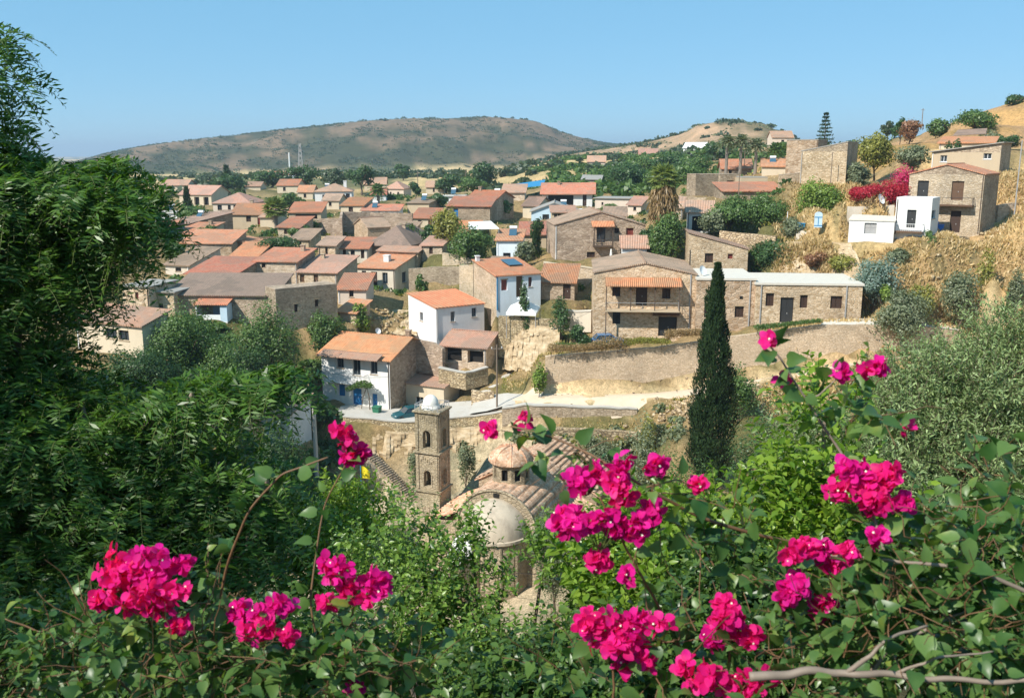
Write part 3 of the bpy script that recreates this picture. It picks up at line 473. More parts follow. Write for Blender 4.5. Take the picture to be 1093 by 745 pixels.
house('X24', 'small cream house with brown roof just left of the red roofed veranda house', 224, 246, 234, 244, 208, -10, 7, 'mb', 1.4, 'cream_wall', 'tile_old', [('f', 's', 232, 236, 236, 241, BR)])
house('X25', 'far white house with red roof between the grove tree and the date palm', 396, 412, 208, 215, 262, 4, 7, 'gx', 1.6, 'white_wall', 'tile_red', [('f', 'w', 402, 209, 405, 213, BR)])
# ------------------------------------------------------------------ terrain control points and long walls
for x in (-60, -30, -12, -5, 0, 5, 12, 30, 60):
    for y, z in ((-40, 2), (-15, -.6), (-4, -1.6), (0, -1.7), (1.2, -2.1), (2.5, -3.2), (5, -5.5), (10, -9.5), (20, -15.5), (40, -27), (58, -35.5)):
        k = abs(x) / 60.; ctl((x, y, z * (1 - .25 * k) if y > 5 else z))
for x in (-22, -14, -7, -1, 5, 11): ctl((x, 70, -39.3), (x, 76, -39.6), (x, 82, -39.5), (x, 88, -39.4))
for x in (-16, -11, -6): ctl((x, 94, -39.2), (x, 100, -38.7), (x, 102, -38.4))
ctl((-19, 94, -37), (-17.5, 98, -37.5), (-19, 88, -37), (-22, 97, -35.5), (1, 94, -39), (8, 92, -39), (13, 88, -36), (16, 78, -27), (20, 84, -27.5), (24, 78, -25), (26, 88, -26), (14, 68, -30), (26, 68, -27), (40, 70, -22), (20, 94, -29), (27, 94, -26.5), (38, 88, -22.5), (50, 85, -17), (60, 92, -12))
def line(pts, step=.8):
    out = []
    for a, b in zip(pts, pts[1:]):
        a, b = np.array(a), np.array(b); n = max(1, int(np.linalg.norm(b - a) / step)); out += [a + (b - a) * i / n for i in range(n)]
    return out + [np.array(pts[-1])]
RW_TOP = [un(*p) for p in ((582, 381, 107), (640, 376, 106.4), (700, 371, 106), (760, 363, 105.4), (840, 352, 104.6), (880, 347, 104), (935, 347, 103.4), (980, 348, 103.6), (1027, 354, 105))]
RW_BOT = [un(*p) for p in ((582, 413, 107), (640, 412.5, 106.4), (700, 411, 106), (760, 405, 105.4), (840, 391, 104.6), (880, 384, 104), (935, 376, 103.4), (980, 371, 103.6), (1027, 365, 105))]
for p in line(RW_TOP): ctl(p + np.array((0, .9, -.05))); ctl(p + np.array((0, 2.2, 0)))
for p in line(RW_BOT): ctl(p + np.array((0, -.5, -1.2))); ctl(p + np.array((0, -1.4, -.75))); ctl(p + np.array((0, -2.5, -.5)))
ROAD = [un(*p) for p in ((530, 429, 108), (560, 424, 106.5), (640, 424, 104.5), (700, 421, 104), (760, 414, 103.4), (840, 400, 102.4), (900, 388, 101.6), (960, 378, 101), (1010, 371, 101.5), (1060, 360, 104))]
for p in line(ROAD): ctl(p); ctl(p + np.array((0, -1.5, -.15)))
GW_TOP = [un(*p) for p in ((536, 436, 103), (560, 433, 102.8), (620, 435, 102.4), (680, 437, 102))]
GW_BOT = [un(*p) for p in ((536, 452, 103), (560, 451, 102.8), (620, 453, 102.4), (680, 456, 102))]
for p in line(GW_TOP): ctl(p + np.array((0, .7, -.3)))
for p in line(GW_BOT): ctl(p + np.array((0, -.4, -.3)), p + np.array((0, -2.2, -.9)))
for x in (0, 5, 10, 14): ctl((x, 97.5, -36.5))
PW_TOP = [un(*p) for p in ((330, 438, 111), (366, 445, 107.6), (398, 448, 106.6), (424, 450.5, 106.1), (452, 451, 105.8), (487, 446, 106.4), (506, 445, 106), (536, 440, 104.5))]
for p in line(PW_TOP): ctl(p + np.array((0, .8, -.02)))
for p in line(PW_TOP[:4]): ctl(p + np.array((0, -2.4, -4.2)))
for p in line(PW_TOP[3:]): ctl(p + np.array((0, -1.2, -3.2)), p + np.array((0, -3, -6)))
for px, py, Y in ((436, 441, 110), (470, 436, 112), (500, 425, 114), (520, 415, 116), (540, 405, 118), (350, 437, 112.5), (380, 440, 111), (410, 444, 109), (555, 410, 112), (560, 385, 118), (600, 366, 114), (570, 350, 121), (548, 372, 123),
                  (620, 368, 110.5), (690, 364, 110), (740, 356, 108), (800, 347, 107.5), (900, 342, 107), (960, 338, 106), (950, 322, 107), (1000, 335, 105), (1060, 330, 102), (1093, 330, 98), (1000, 300, 108), (1060, 295, 106), (1093, 290, 104), (955, 283, 115.5), (1040, 262, 120), (1093, 250, 122), (1093, 232, 120),
                  (860, 298, 120.5), (905, 298, 118.5), (930, 300, 114), (830, 296, 121.5), (840, 262, 125), (870, 258, 123), (890, 259, 121.5), (930, 283, 117), (900, 215, 125), (870, 225, 128), (820, 240, 130), (800, 215, 146), (935, 205, 128), (1090, 190, 150), (1080, 160, 165), (1040, 145, 200), (1093, 128, 240), (980, 158, 200), (930, 158, 200), (1000, 145, 260),
                  (720, 215, 170), (700, 240, 150), (650, 205, 240), (700, 190, 280), (760, 175, 300), (800, 165, 300), (860, 170, 240), (600, 195, 300), (450, 205, 320), (500, 190, 380), (240, 190, 520), (330, 195, 420), (180, 192, 600), (600, 178, 520), (520, 185, 560), (400, 190, 520), (680, 172, 480), (740, 168, 450), (800, 160, 420), (860, 158, 400),
                  (420, 335, 135), (400, 345, 130), (450, 330, 134), (470, 300, 142), (340, 360, 121), (330, 385, 118), (330, 410, 115), (300, 390, 108), (250, 390, 100), (180, 380, 100), (100, 380, 100), (230, 470, 90), (350, 512, 101)):
    ctlp(px, py, Y)
for Y in (700, 1000, 1500, 2500, 5000, 9000):
    for a in (-1.2, -.8, -.5, -.3, 0, .3, .5, .8, 1.2): ctl((a * Y, Y, {700: -16, 1000: -20, 1500: -22, 2500: -24, 5000: -26, 9000: -28}[Y] + (10 if a > .3 and Y < 1400 else 0)))
for x in (-400, -200, 200, 400): ctl((x, -150, 8), (x, -600, 10))
ctl((-90, 60, -26), (-90, 100, -22), (-110, 140, -20), (-160, 220, -17), (80, 60, -12), (110, 120, -2), (130, 180, 8), (120, 240, 9), (0, -500, 10))
C = np.array(CTL)
def base_h(x, y):
    x = np.atleast_1d(np.asarray(x, float)); y = np.atleast_1d(np.asarray(y, float)); out = np.empty(len(x))
    for i in range(0, len(x), 4000):
        a, b = x[i:i + 4000], y[i:i + 4000]; d2 = (a[:, None] - C[None, :, 0]) ** 2 + (b[:, None] - C[None, :, 1]) ** 2
        w_ = 1 / (d2 + ((.0055 * np.hypot(a, b) + .15) ** 2)[:, None]) ** 2; out[i:i + 4000] = (w_ @ C[:, 2]) / w_.sum(1)
    return out
def sstep(a, b, x): t = np.clip((x - a) / (b - a), 0, 1); return t * t * (3 - 2 * t)
def RY(py): yv = (CY - py) / F; return (-ST + yv * CT) / (CT + yv * ST)
H1 = np.array(((-900, 230), (-200, 200), (0, 190), (80, 174), (115, 164), (140, 159), (200, 151), (250, 146), (300, 140), (350, 135), (400, 131), (440, 129), (480, 130), (520, 128), (545, 128), (570, 132), (600, 143), (640, 152.5), (665, 155), (720, 160), (900, 172), (1300, 230)))
H2 = np.array(((480, 230), (560, 178), (600, 166), (640, 160), (670, 156), (700, 150), (728, 143), (745, 134), (765, 131), (790, 131.5), (815, 134), (830, 142), (860, 155), (900, 166), (1000, 230)))
H3 = np.array(((700, 230), (780, 175), (840, 162), (880, 158), (930, 154), (970, 150), (990, 142), (1015, 134), (1040, 126), (1065, 116), (1093, 106), (1150, 92), (1300, 70), (2400, 60)))
HP = ((H1, 1020, 1420, 1500, 0), (H2, 470, 700, 720, 3), (H3, 185, 300, 320, 6))
def hills(x, y, z):
    r = np.hypot(x, y); a = CX + F * x / np.maximum(y, 1) / CT; a = np.where(y > 1, a, 5000); wh = np.zeros((3, len(x)))
    for i, (tb, r0, r1, rc, s) in enumerate(HP):
        top = RY(np.interp(a, tb[:, 0], tb[:, 1])) * y / np.maximum(r, 1) * rc
        jit = (fbm(x / 90., y / 90., 4, s) - .5) * (r1 - r0) * (.55 if i < 2 else .2)
        t = np.clip((r + jit - r0) / (r1 - r0), 0, 1)
        p = (.6 * t + .4 * t * t * (3 - 2 * t)) if i < 2 else t ** 1.2
        back = sstep(rc * 1.25, rc * 2.2, r); gul = (fbm(x / 38., y / 38., 4, s + 9) - .5) * (13 if i == 0 else 6 if i == 1 else 1.2) * np.sin(np.pi * np.clip(t, 0, 1)) ** .7
        hz = z + np.maximum(top - z, 0) * p * (1 - back) + gul; wh[i] = np.where(top > z + 1, p * (1 - back), 0)
        z = np.where(top > z + 1, np.maximum(z, hz), z)
    return z, wh
def height(x, y):
    x = np.atleast_1d(np.asarray(x, float)); y = np.atleast_1d(np.asarray(y, float)); return hills(x, y, base_h(x, y))[0]
def gz(x, y): return float(height(x, y)[0])
an = np.concatenate([np.linspace(-56, 56, 561), np.linspace(56, 304, 64)[1:-1]]); an = np.radians(an)
ra = np.concatenate([np.geomspace(.6, 60, 44), np.arange(60.8, 136, .8), np.arange(137, 262, 1.8), np.geomspace(264, 1700, 90), np.geomspace(1760, 12000, 14)])
AA, RR = np.meshgrid(an, ra); gx = np.sin(AA).ravel(); gy = np.cos(AA).ravel(); rr = RR.ravel(); gx, gy = gx * rr, gy * rr
bz = base_h(gx, gy); bz += (fbm(gx / 3., gy / 3., 3, 2) - .5) * .35 * np.clip(rr / 60, .2, 3); z_, wh = hills(gx, gy, bz)
na, nr = len(an), len(ra)
idx = np.arange(na * nr).reshape(nr, na); nx = np.roll(idx, -1, 1)
quads = np.stack([idx[:-1], nx[:-1], nx[1:], idx[1:]], -1).reshape(-1, 4)[:, ::-1]
me = bpy.data.meshes.new('ground'); nv = na * nr
me.vertices.add(nv + 1); me.vertices.foreach_set('co', np.concatenate([np.stack([gx, gy, z_], -1).ravel(), (0, 0, float(z_[:na].mean()))]).astype(np.float32))
tri = np.stack([nx[0], idx[0], np.full(na, nv)], -1)
lo = np.concatenate([quads.ravel(), tri.ravel()]); stt = np.concatenate([np.arange(len(quads)) * 4, len(quads) * 4 + np.arange(na) * 3])
me.loops.add(len(lo)); me.loops.foreach_set('vertex_index', lo.astype(np.int32)); me.polygons.add(len(stt)); me.polygons.foreach_set('loop_start', stt.astype(np.int32)); me.update(calc_edges=True)
me.polygons.foreach_set('use_smooth', [True] * len(me.polygons))
# what grows or lies on the ground where: earth, dry grass, straw fields, scrub hills, sandy road
px_ = CX + F * gx / np.maximum(gy, 1); ar = lambda *c: np.array(c)[None, :]
n1 = fbm(gx / 9., gy / 9., 4, 21)[:, None]; n2 = fbm(gx / 2.2, gy / 2.2, 3, 22)[:, None]
cl = ar(.33, .24, .135) * (1 - .0) + 0 * n1
cl = cl + (ar(.11, .12, .045) - cl) * sstep(.5, .62, n1) * .8
far = sstep(260, 420, rr)[:, None]; nf = fbm(gx / 70., gy / 45., 3, 25)[:, None]
fc = ar(.55, .42, .24) + (ar(.16, .16, .08) - ar(.55, .42, .24)) * sstep(.52, .56, nf)
cl = cl + (fc - cl) * far
dry = (sstep(830, 900, px_) * sstep(70, 85, gy) * (1 - sstep(160, 240, gy)))[:, None]
dc = ar(.54, .39, .21) + (ar(.42, .29, .16) - ar(.54, .39, .21)) * sstep(.4, .6, n1) + (ar(.2, .19, .08) - ar(.5, .36, .18)) * .6 * sstep(.58, .7, n2); cl = cl + (dc - cl) * dry
for i, (a, b, f) in enumerate(((ar(.062, .068, .038), ar(.20, .145, .10), 11.), (ar(.20, .16, .09), ar(.42, .29, .2), 8.), (ar(.46, .29, .13), ar(.40, .26, .15), 5.))):
    q = fbm(gx / (42. / (i + 1)) + gy / 300., z_ / (11. / (i + 1)) + gy / 160., 5, 31 + i)[:, None]; wv = wh[i][:, None]
    cc = a + (b - a) * sstep(.44, .62, q + (sstep(.55, .8, wv) - .5) * (.16 if i == 0 else .1)); cl = cl + (cc - cl) * sstep(.02, .1, wv)
rd = np.full(len(gx), 99.)
m_ = (rr > 90) & (rr < 130)
for p in line(ROAD, .7): rd[m_] = np.minimum(rd[m_], np.hypot(gx[m_] - p[0], gy[m_] - p[1]))
k = (1 - sstep(1.2, 2.2, rd + (n2[:, 0] - .5) * 1.2))[:, None]; cl = cl + (ar(.66, .52, .345) - cl) * k
k = ((1 - sstep(15, 19, np.hypot(gx + 6, (gy - 84) * .8)))[:, None]); cl = cl + (ar(.52, .44, .33) - cl) * k
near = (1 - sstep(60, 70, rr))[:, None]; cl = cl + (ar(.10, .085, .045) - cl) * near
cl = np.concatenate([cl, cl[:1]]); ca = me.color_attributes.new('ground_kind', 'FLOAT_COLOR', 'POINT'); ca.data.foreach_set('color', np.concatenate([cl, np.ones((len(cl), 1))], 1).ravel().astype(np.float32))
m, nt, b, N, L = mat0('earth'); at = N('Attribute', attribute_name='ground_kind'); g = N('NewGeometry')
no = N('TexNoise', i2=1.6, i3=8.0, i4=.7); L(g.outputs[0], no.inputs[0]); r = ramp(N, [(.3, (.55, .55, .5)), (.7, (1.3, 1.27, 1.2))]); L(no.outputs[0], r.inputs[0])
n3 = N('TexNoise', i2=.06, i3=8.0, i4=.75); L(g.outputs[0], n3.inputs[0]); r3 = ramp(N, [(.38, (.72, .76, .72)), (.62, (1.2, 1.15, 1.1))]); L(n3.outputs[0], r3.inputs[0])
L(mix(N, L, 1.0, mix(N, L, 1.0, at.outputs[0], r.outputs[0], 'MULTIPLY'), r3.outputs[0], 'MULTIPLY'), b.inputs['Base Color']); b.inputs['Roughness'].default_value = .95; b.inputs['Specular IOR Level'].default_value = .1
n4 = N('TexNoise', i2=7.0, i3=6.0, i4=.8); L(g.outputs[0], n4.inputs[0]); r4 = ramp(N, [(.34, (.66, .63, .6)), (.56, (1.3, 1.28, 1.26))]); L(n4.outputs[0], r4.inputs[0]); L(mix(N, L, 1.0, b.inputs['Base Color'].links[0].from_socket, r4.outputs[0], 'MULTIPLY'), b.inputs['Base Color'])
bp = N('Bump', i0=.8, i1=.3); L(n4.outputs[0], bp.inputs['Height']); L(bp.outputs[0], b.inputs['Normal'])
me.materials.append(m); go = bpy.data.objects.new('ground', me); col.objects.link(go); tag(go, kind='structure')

# ------------------------------------------------------------------ retaining walls, plaza, rock face
def long_wall(name, label, top, bot, th, wm, cap=None, sink=1.0, group=None):
    mb = MB(); T = line(top, 1.0); B = line([bot[i] for i in range(len(bot))], 1.0); n = len(T)
    s_ = np.linspace(0, 1, n); Bz = np.interp(s_, np.linspace(0, 1, len(B)), [p[2] for p in B])
    ps = [np.array(p) for p in T]; vs = []; fs = []
    for i, p in enumerate(ps):
        d = ps[min(i + 1, n - 1)] - ps[max(i - 1, 0)]; q = np.array((-d[1], d[0], 0)); q = q / np.linalg.norm(q)
        j = (random.random() - .5) * .12
        vs += [(p[0], p[1], Bz[i] - sink), (p[0], p[1], p[2] + j), (p[0] + q[0] * th, p[1] + q[1] * th, p[2] + j), (p[0] + q[0] * th, p[1] + q[1] * th, Bz[i] - sink)]
    for i in range(n - 1):
        a, b_ = 4 * i, 4 * i + 4; fs += [(a, b_, b_ + 1, a + 1), (a + 1, b_ + 1, b_ + 2, a + 2), (a + 2, b_ + 2, b_ + 3, a + 3)]
    fs += [(0, 1, 2, 3), tuple(4 * n - 4 + k for k in (3, 2, 1, 0))]
    mb.add(vs, fs); r = empty(name, ps[0], 0, label, 'wall', group); 
    o = mb.build('stonework', M[wm], r); o.location = -Vector(ps[0])
    if cap:
        mb = MB(); vs2 = []
        for i, p in enumerate(ps):
            a = np.array(vs[4 * i + 1]); c = np.array(vs[4 * i + 2]); u = (c - a) / np.linalg.norm(c - a)
            e0, e1 = a - u * .08, c + u * .08; vs2 += [(e0[0], e0[1], a[2] + .01), (e0[0], e0[1], a[2] + .16), (e1[0], e1[1], a[2] + .16), (e1[0], e1[1], a[2] + .01)]
        mb.add(vs2, fs + [(4 * i + 3, 4 * i + 7, 4 * i + 4, 4 * i) for i in range(n - 1)]); o = mb.build('coping', M[cap], r); o.location = -Vector(ps[0])
    return r
long_wall('retaining_wall', 'long curved sandstone retaining wall above the dirt road', RW_TOP, RW_BOT, .7, 'stone_fine', None, 2.2)
long_wall('retaining_wall', 'grey rendered retaining wall below the dirt road with pale coping', GW_TOP, GW_BOT, .6, 'stone_grey', 'concrete')
long_wall('retaining_wall', 'rough stone wall holding up the yard where the teal car stands', PW_TOP[1:], [p - np.array((0, 0, 2.6)) for p in PW_TOP[1:]], .6, 'stone_dry', 'concrete')
def wallpx(label, pts, h, th, wm, cap=None, name='stone_wall'):
    T = [un(*p) for p in pts]; 
    for p in T: ctl(p - np.array((0, 0, h)))
    return long_wall(name, label, T, [p - np.array((0, 0, h)) for p in T], th, wm, cap)
wallpx('low pale garden wall with wavy top in front of the wide gable house', ((580, 281, 138), (600, 283, 137), (640, 288, 136), (690, 293, 134)), 2.2, .5, 'stone_pale', 'cream_wall')
wallpx('broken dry stone wall left of the solar panel house', ((436, 287, 141), (468, 285, 140), (491, 285, 139)), 4.2, .6, 'stone_grey')
wallpx('tall dark shaded wall behind the stone barn with bright gable', ((331, 234, 186), (365, 233, 184), (366, 226, 190), (395, 227, 192), (440, 228, 190)), 3.4, .5, 'stone_grey')
wallpx('rough ochre stone wall below the tall dark wall', ((331, 252, 176), (362, 254, 174)), 3.6, .6, 'stone_warm')
wallpx('rubble topped terrace wall under the white gazebo', ((532, 338, 119.5), (560, 339, 119), (597, 342, 118)), 4.4, .7, 'stone_dry')
wallpx('stone wall along the foot of the dry bank behind the long flat roofed house', ((800, 292, 124), (850, 297, 122), (905, 297, 121)), 1.2, .6, 'stone_dry')
wallpx('pale crumbling wall under the red bougainvillea', ((905, 221, 127.5), (930, 220, 127), (955, 219, 126.5)), 2.2, .5, 'lime_wall')
wallpx('grey block wall with pale top beside the long red roof', ((722, 209, 160), (745, 211, 158), (770, 212, 156)), 1.5, .5, 'stone_grey')
wallpx('low grey road wall in front of the red roofed veranda house', ((248, 245, 198), (275, 245, 196), (306, 246, 194)), 1.3, .4, 'concrete')
wallpx('small tumbled wall at the foot of the stone gable house with rusty door', ((1000, 251, 119.5), (1020, 252, 120), (1035, 253, 121)), 1.4, .6, 'stone_dry')
wallpx('low rubble wall in front of the open carport', ((468, 393, 114.5), (497, 399, 113.6), (521, 393, 115.5)), 1.1, .5, 'stone_dry', 'concrete')
wallpx('rubble bank wall between the low cream house and the lane', ((503, 417, 110.4), (515, 419, 110), (527, 418, 109.8)), 2.0, .6, 'stone_dry')
wallpx('low white terrace wall between the gazebo and the balcony house', ((597, 331, 118), (615, 333, 117.4), (631, 333, 116.8)), 1.6, .5, 'lime_wall', 'flat_roof')
wallpx('old stone wall behind the white house with blue doors', ((441, 362, 118.5), (462, 366, 117.5), (472, 372, 116.5)), 3.2, .5, 'stone_grey')
wallpx('stone stump of a ruin beside the solar panel house', ((490, 283, 133), (505, 283, 132)), 4.5, .8, 'stone_pale')
wallpx('rubble stone wall at the foot of the grey rendered wall', ((556, 456, 100.2), (620, 458, 99.8), (680, 462, 99.4)), 2.2, .6, 'stone_dry')
wallpx('pale courtyard wall before the red roofed veranda house', ((226, 252, 176), (245, 250, 178)), 1.6, .4, 'lime_wall')
wallpx('stone yard wall joining the hip roofed house and the white washed cottage', ((472, 270, 152), (500, 276, 149), (523, 281, 146)), 1.8, .5, 'stone_pale')
wallpx('low cream wall in front of the rough two storey stone house', ((262, 310, 134), (290, 311, 133), (316, 309, 134)), 1.2, .4, 'stone_warm')
wallpx('garden wall below the long red roofed house', ((583, 224, 200), (610, 224, 200), (634, 225, 199)), 1.4, .4, 'white_wall')
wallpx('broken wall on the terrace above the sloping stone house', ((768, 246, 131), (800, 250, 129), (828, 252, 127)), 1.3, .5, 'stone_dry')
wallpx('low pale wall by the leaning blue door leaf', ((850, 246, 126.5), (880, 248, 125), (902, 249, 123.5)), 1.0, .4, 'lime_wall')
wallpx('stone wall stub right of the stone gable house', ((1066, 219, 132), (1086, 216, 133)), 3.2, .5, 'stone_grey')
def strip(name, A, B, mat, up=.03, n=40, kind='structure'):
    """a sheet draped between two polylines"""
    mb = MB(); A = np.array(A); B = np.array(B); sa = np.linspace(0, 1, len(A)); sb = np.linspace(0, 1, len(B)); s_ = np.linspace(0, 1, n); K = 8
    P = []
    for t in s_:
        a = np.array([np.interp(t, sa, A[:, i]) for i in range(3)]); c = np.array([np.interp(t, sb, B[:, i]) for i in range(3)])
        P += [a + (c - a) * k / K for k in range(K + 1)]
    P = np.array(P); P[:, 2] += up
    mb.add(P, [(i * (K + 1) + k, i * (K + 1) + k + 1, (i + 1) * (K + 1) + k + 1, (i + 1) * (K + 1) + k) for i in range(n - 1) for k in range(K)])
    return tag(mb.build(name, mat), kind=kind)
strip('pavement', [un(*p) for p in ((352, 441, 110.5), (398, 447.6, 106.7), (424, 450, 106.3), (452, 450.5, 106.0), (487, 445.5, 106.6), (506, 444.5, 106.3))],
      [un(*p) for p in ((338, 428, 118), (375, 430, 115.5), (415, 437, 112.5), (445, 436, 112.5), (480, 430, 113.5), (512, 428, 112))], M['concrete'], .1)
strip('path', [un(*p) for p in ((500, 443, 106.2), (520, 440, 105.6), (540, 434, 105.2), (575, 429, 105))], [un(*p) for p in ((508, 424, 113), (528, 402, 119.5), (548, 392, 121.5), (585, 412, 108))], M['concrete'], .16)
strip('path', [un(*p) for p in ((876, 346.8, 104.3), (935, 346.8, 103.8), (980, 347.6, 104), (1024, 353, 105.3))], [un(*p) for p in ((880, 342, 107), (935, 340, 107), (980, 341, 107), (1020, 347, 108))], M['flat_roof'], .05)
simple('sand_track', (.60, .48, .355), .95, noise=.16, scale=1.4, spec=.1)
RL = np.array(line(ROAD, .6)); tg = nrm(np.gradient(RL[:, :2], axis=0)); nn_ = np.stack([-tg[:, 1], tg[:, 0]], -1); P = []
for o_ in np.linspace(-1, 1, 9):
    e_ = 1.7 + .35 * (fbm(np.arange(len(RL)) / 4., o_ * 0, 3, 90 if o_ > 0 else 91) - .5) * 2; q = RL[:, :2] + nn_ * (o_ * e_)[:, None] - np.array((0, .5)); P.append(np.stack([q[:, 0], q[:, 1], height(q[:, 0], q[:, 1]) + .09 - .12 * abs(o_) ** 6], -1))
q = MB(); K_ = len(RL); q.add(np.concatenate(P), [(j * K_ + i, j * K_ + i + 1, (j + 1) * K_ + i + 1, (j + 1) * K_ + i) for j in range(8) for i in range(K_ - 1)]); tag(q.build('dirt_road', M['sand_track'], None, True), kind='structure')
# rocky drop between the yard and the church court
m, nt, b, N, L = mat0('rock'); g = N('NewGeometry'); mp = N('Mapping'); mp.inputs['Scale'].default_value = (1, 1, 2.2); L(g.outputs[0], mp.inputs[0]); no = N('TexNoise', i2=.8, i3=9.0, i4=.65); L(mp.outputs[0], no.inputs[0])
r = ramp(N, [(.3, (.26, .18, .10)), (.5, (.47, .35, .21)), (.7, (.62, .51, .36))]); L(no.outputs[0], r.inputs[0]); L(r.outputs[0], b.inputs['Base Color']); bp = N('Bump', i0=1.0, i1=.3); L(no.outputs[0], bp.inputs['Height']); L(bp.outputs[0], b.inputs['Normal']); b.inputs['Roughness'].default_value = .95
def rock_face(top, bot, nu=90, nv_=26, amp=.7, seed=0):
    T = np.array(line(top, .4)); B = np.array(line(bot, .4)); mb = MB(); P = []
    for i in range(nu):
        t = i / (nu - 1); a = T[int(t * (len(T) - 1))]; c = B[int(t * (len(B) - 1))]
        for k in range(nv_):
            s_ = k / (nv_ - 1); p = a + (c - a) * s_; e = min(1, 4 * s_ + .15)
            st = np.floor(s_ * 5 + 2 * vn(t * 6, seed)) / 5.
            d = (fbm(t * 16, s_ * 7 + st * 9, 4, 40 + seed) - .5) * 2 * amp * e + (vn(t * 22, st * 13, 44 + seed) - .5) * amp * e
            P.append((p[0] + d * .15, p[1] - .3 - d, p[2] + (fbm(t * 20, s_ * 9, 2, 50) - .5) * .3 * e))
    mb.add(P, [(i * nv_ + k, i * nv_ + k + 1, (i + 1) * nv_ + k + 1, (i + 1) * nv_ + k) for i in range(nu - 1) for k in range(nv_ - 1)])
    return tag(mb.build('rock_face', M['rock']), kind='structure')
d3 = lambda *p: np.array(p, float)
rock_face([p - d3(0, 0, 1.1) for p in PW_TOP[2:]], [p + d3(0, -2.8, -7.6) for p in PW_TOP[2:]])
rock_face([p - d3(0, .2, .2) for p in GW_BOT], [p + d3(0, -4.5, -8) for p in GW_BOT], amp=.5, seed=3)
rock_face([un(*p) for p in ((838, 258, 125.6), (870, 257.5, 123.5), (890, 258.5, 122), (908, 260, 120.6))], [un(*p) for p in ((830, 296, 122.4), (870, 299, 120), (890, 299, 118.8), (926, 300, 115))], amp=.6, seed=5)
rock_face([un(*p) for p in ((545, 344, 121), (575, 347, 118.5), (597, 349, 117.5))], [un(*p) for p in ((536, 394, 118.5), (563, 396, 114.5), (598, 392, 110))], amp=.55, seed=7, nu=50)
rock_face([un(*p) for p in ((400, 334, 138), (425, 330, 136), (445, 331, 134))], [un(*p) for p in ((396, 352, 131), (420, 356, 127), (445, 358, 125))], amp=.8, seed=8, nu=50)
# ------------------------------------------------------------------ church and bell tower
ca_, yw = R(22), -R(22)
AX = un(530, 610, 81); AX[2] = -39.5
ch = empty('church', AX, yw, 'domed stone church with tiled vaults, eight sided lantern and rounded apse', 'church')
G0 = -1.5
wb = MB(); wb.lathe([(3.05, G0), (3.05, 5.6)], 10, a0=math.pi, a1=2 * math.pi); wb.box(-4.25, 4.25, .02, 9, G0, 5.75)
ar_n = 18; vr = 3.9; vz = 5.75
arc = [(vr * math.cos(math.pi * k / ar_n), vz + vr * .95 * math.sin(math.pi * k / ar_n)) for k in range(ar_n + 1)]
wb.poly(*[(x, .02, z) for x, z in arc])
wb.box(-8.2, 8.2, 3.2, 10.4, G0, 4.4); wb.box(-6.4, 6.4, 10.42, 17, G0, 6.4)
wb.poly((-6.4, 17, 6.4), (6.4, 17, 6.4), (0, 17, 9.8)); wb.poly((6.4, 10.42, 6.4), (-6.4, 10.42, 6.4), (0, 10.42, 9.8))
wall_ = wb.build('wall', M['stone_church'], ch)
pb = MB()
for k in range(1, 6):
    a = math.pi + math.pi * k / 6; c, s_ = math.cos(a), math.sin(a); pb.tube([(3.0 * c, 3.0 * s_, G0), (3.0 * c, 3.0 * s_, 5.2)], .16, 6)
pb.build('pilaster', M['stone_church'], wall_)
cb = MB(); cb.lathe([(3.05, 5.35), (3.3, 5.5), (3.3, 5.75), (3.0, 5.8)], 20, a0=math.pi, a1=2 * math.pi); cb.build('cornice', M['dome_plaster'], wall_)
db = MB(); db.lathe([(3.12 * math.cos(math.pi / 2 * k / 10), 5.78 + 3.0 * math.sin(math.pi / 2 * k / 10)) for k in range(11)], 24, a0=math.pi, a1=2 * math.pi, c=(0, .0, 0)); db.build('apse_dome', M['dome_plaster'], ch, True)
fb = MB()
for (x0, z0), (x1, z1) in zip(arc, arc[1:]):
    k_ = 1.035; fb.poly((x0, -.12, z0), (x1, -.12, z1), (x1 * k_, -.12, vz + (z1 - vz) * k_), (x0 * k_, -.12, vz + (z0 - vz) * k_)); fb.poly((x0, -.12, z0), (x0, .4, z0), (x1, .4, z1), (x1, -.12, z1))
    fb.poly((x0 * k_, -.12, vz + (z0 - vz) * k_), (x1 * k_, -.12, vz + (z1 - vz) * k_), (x1 * k_, .1, vz + (z1 - vz) * k_), (x0 * k_, .1, vz + (z0 - vz) * k_))
fb.build('arch_moulding', M['stone_church'], ch)
wn = MB(); wn.box(-.28, .28, -.06, .0, 8.86, 9.25); wn.build('window', M['painted_dark'], ch)
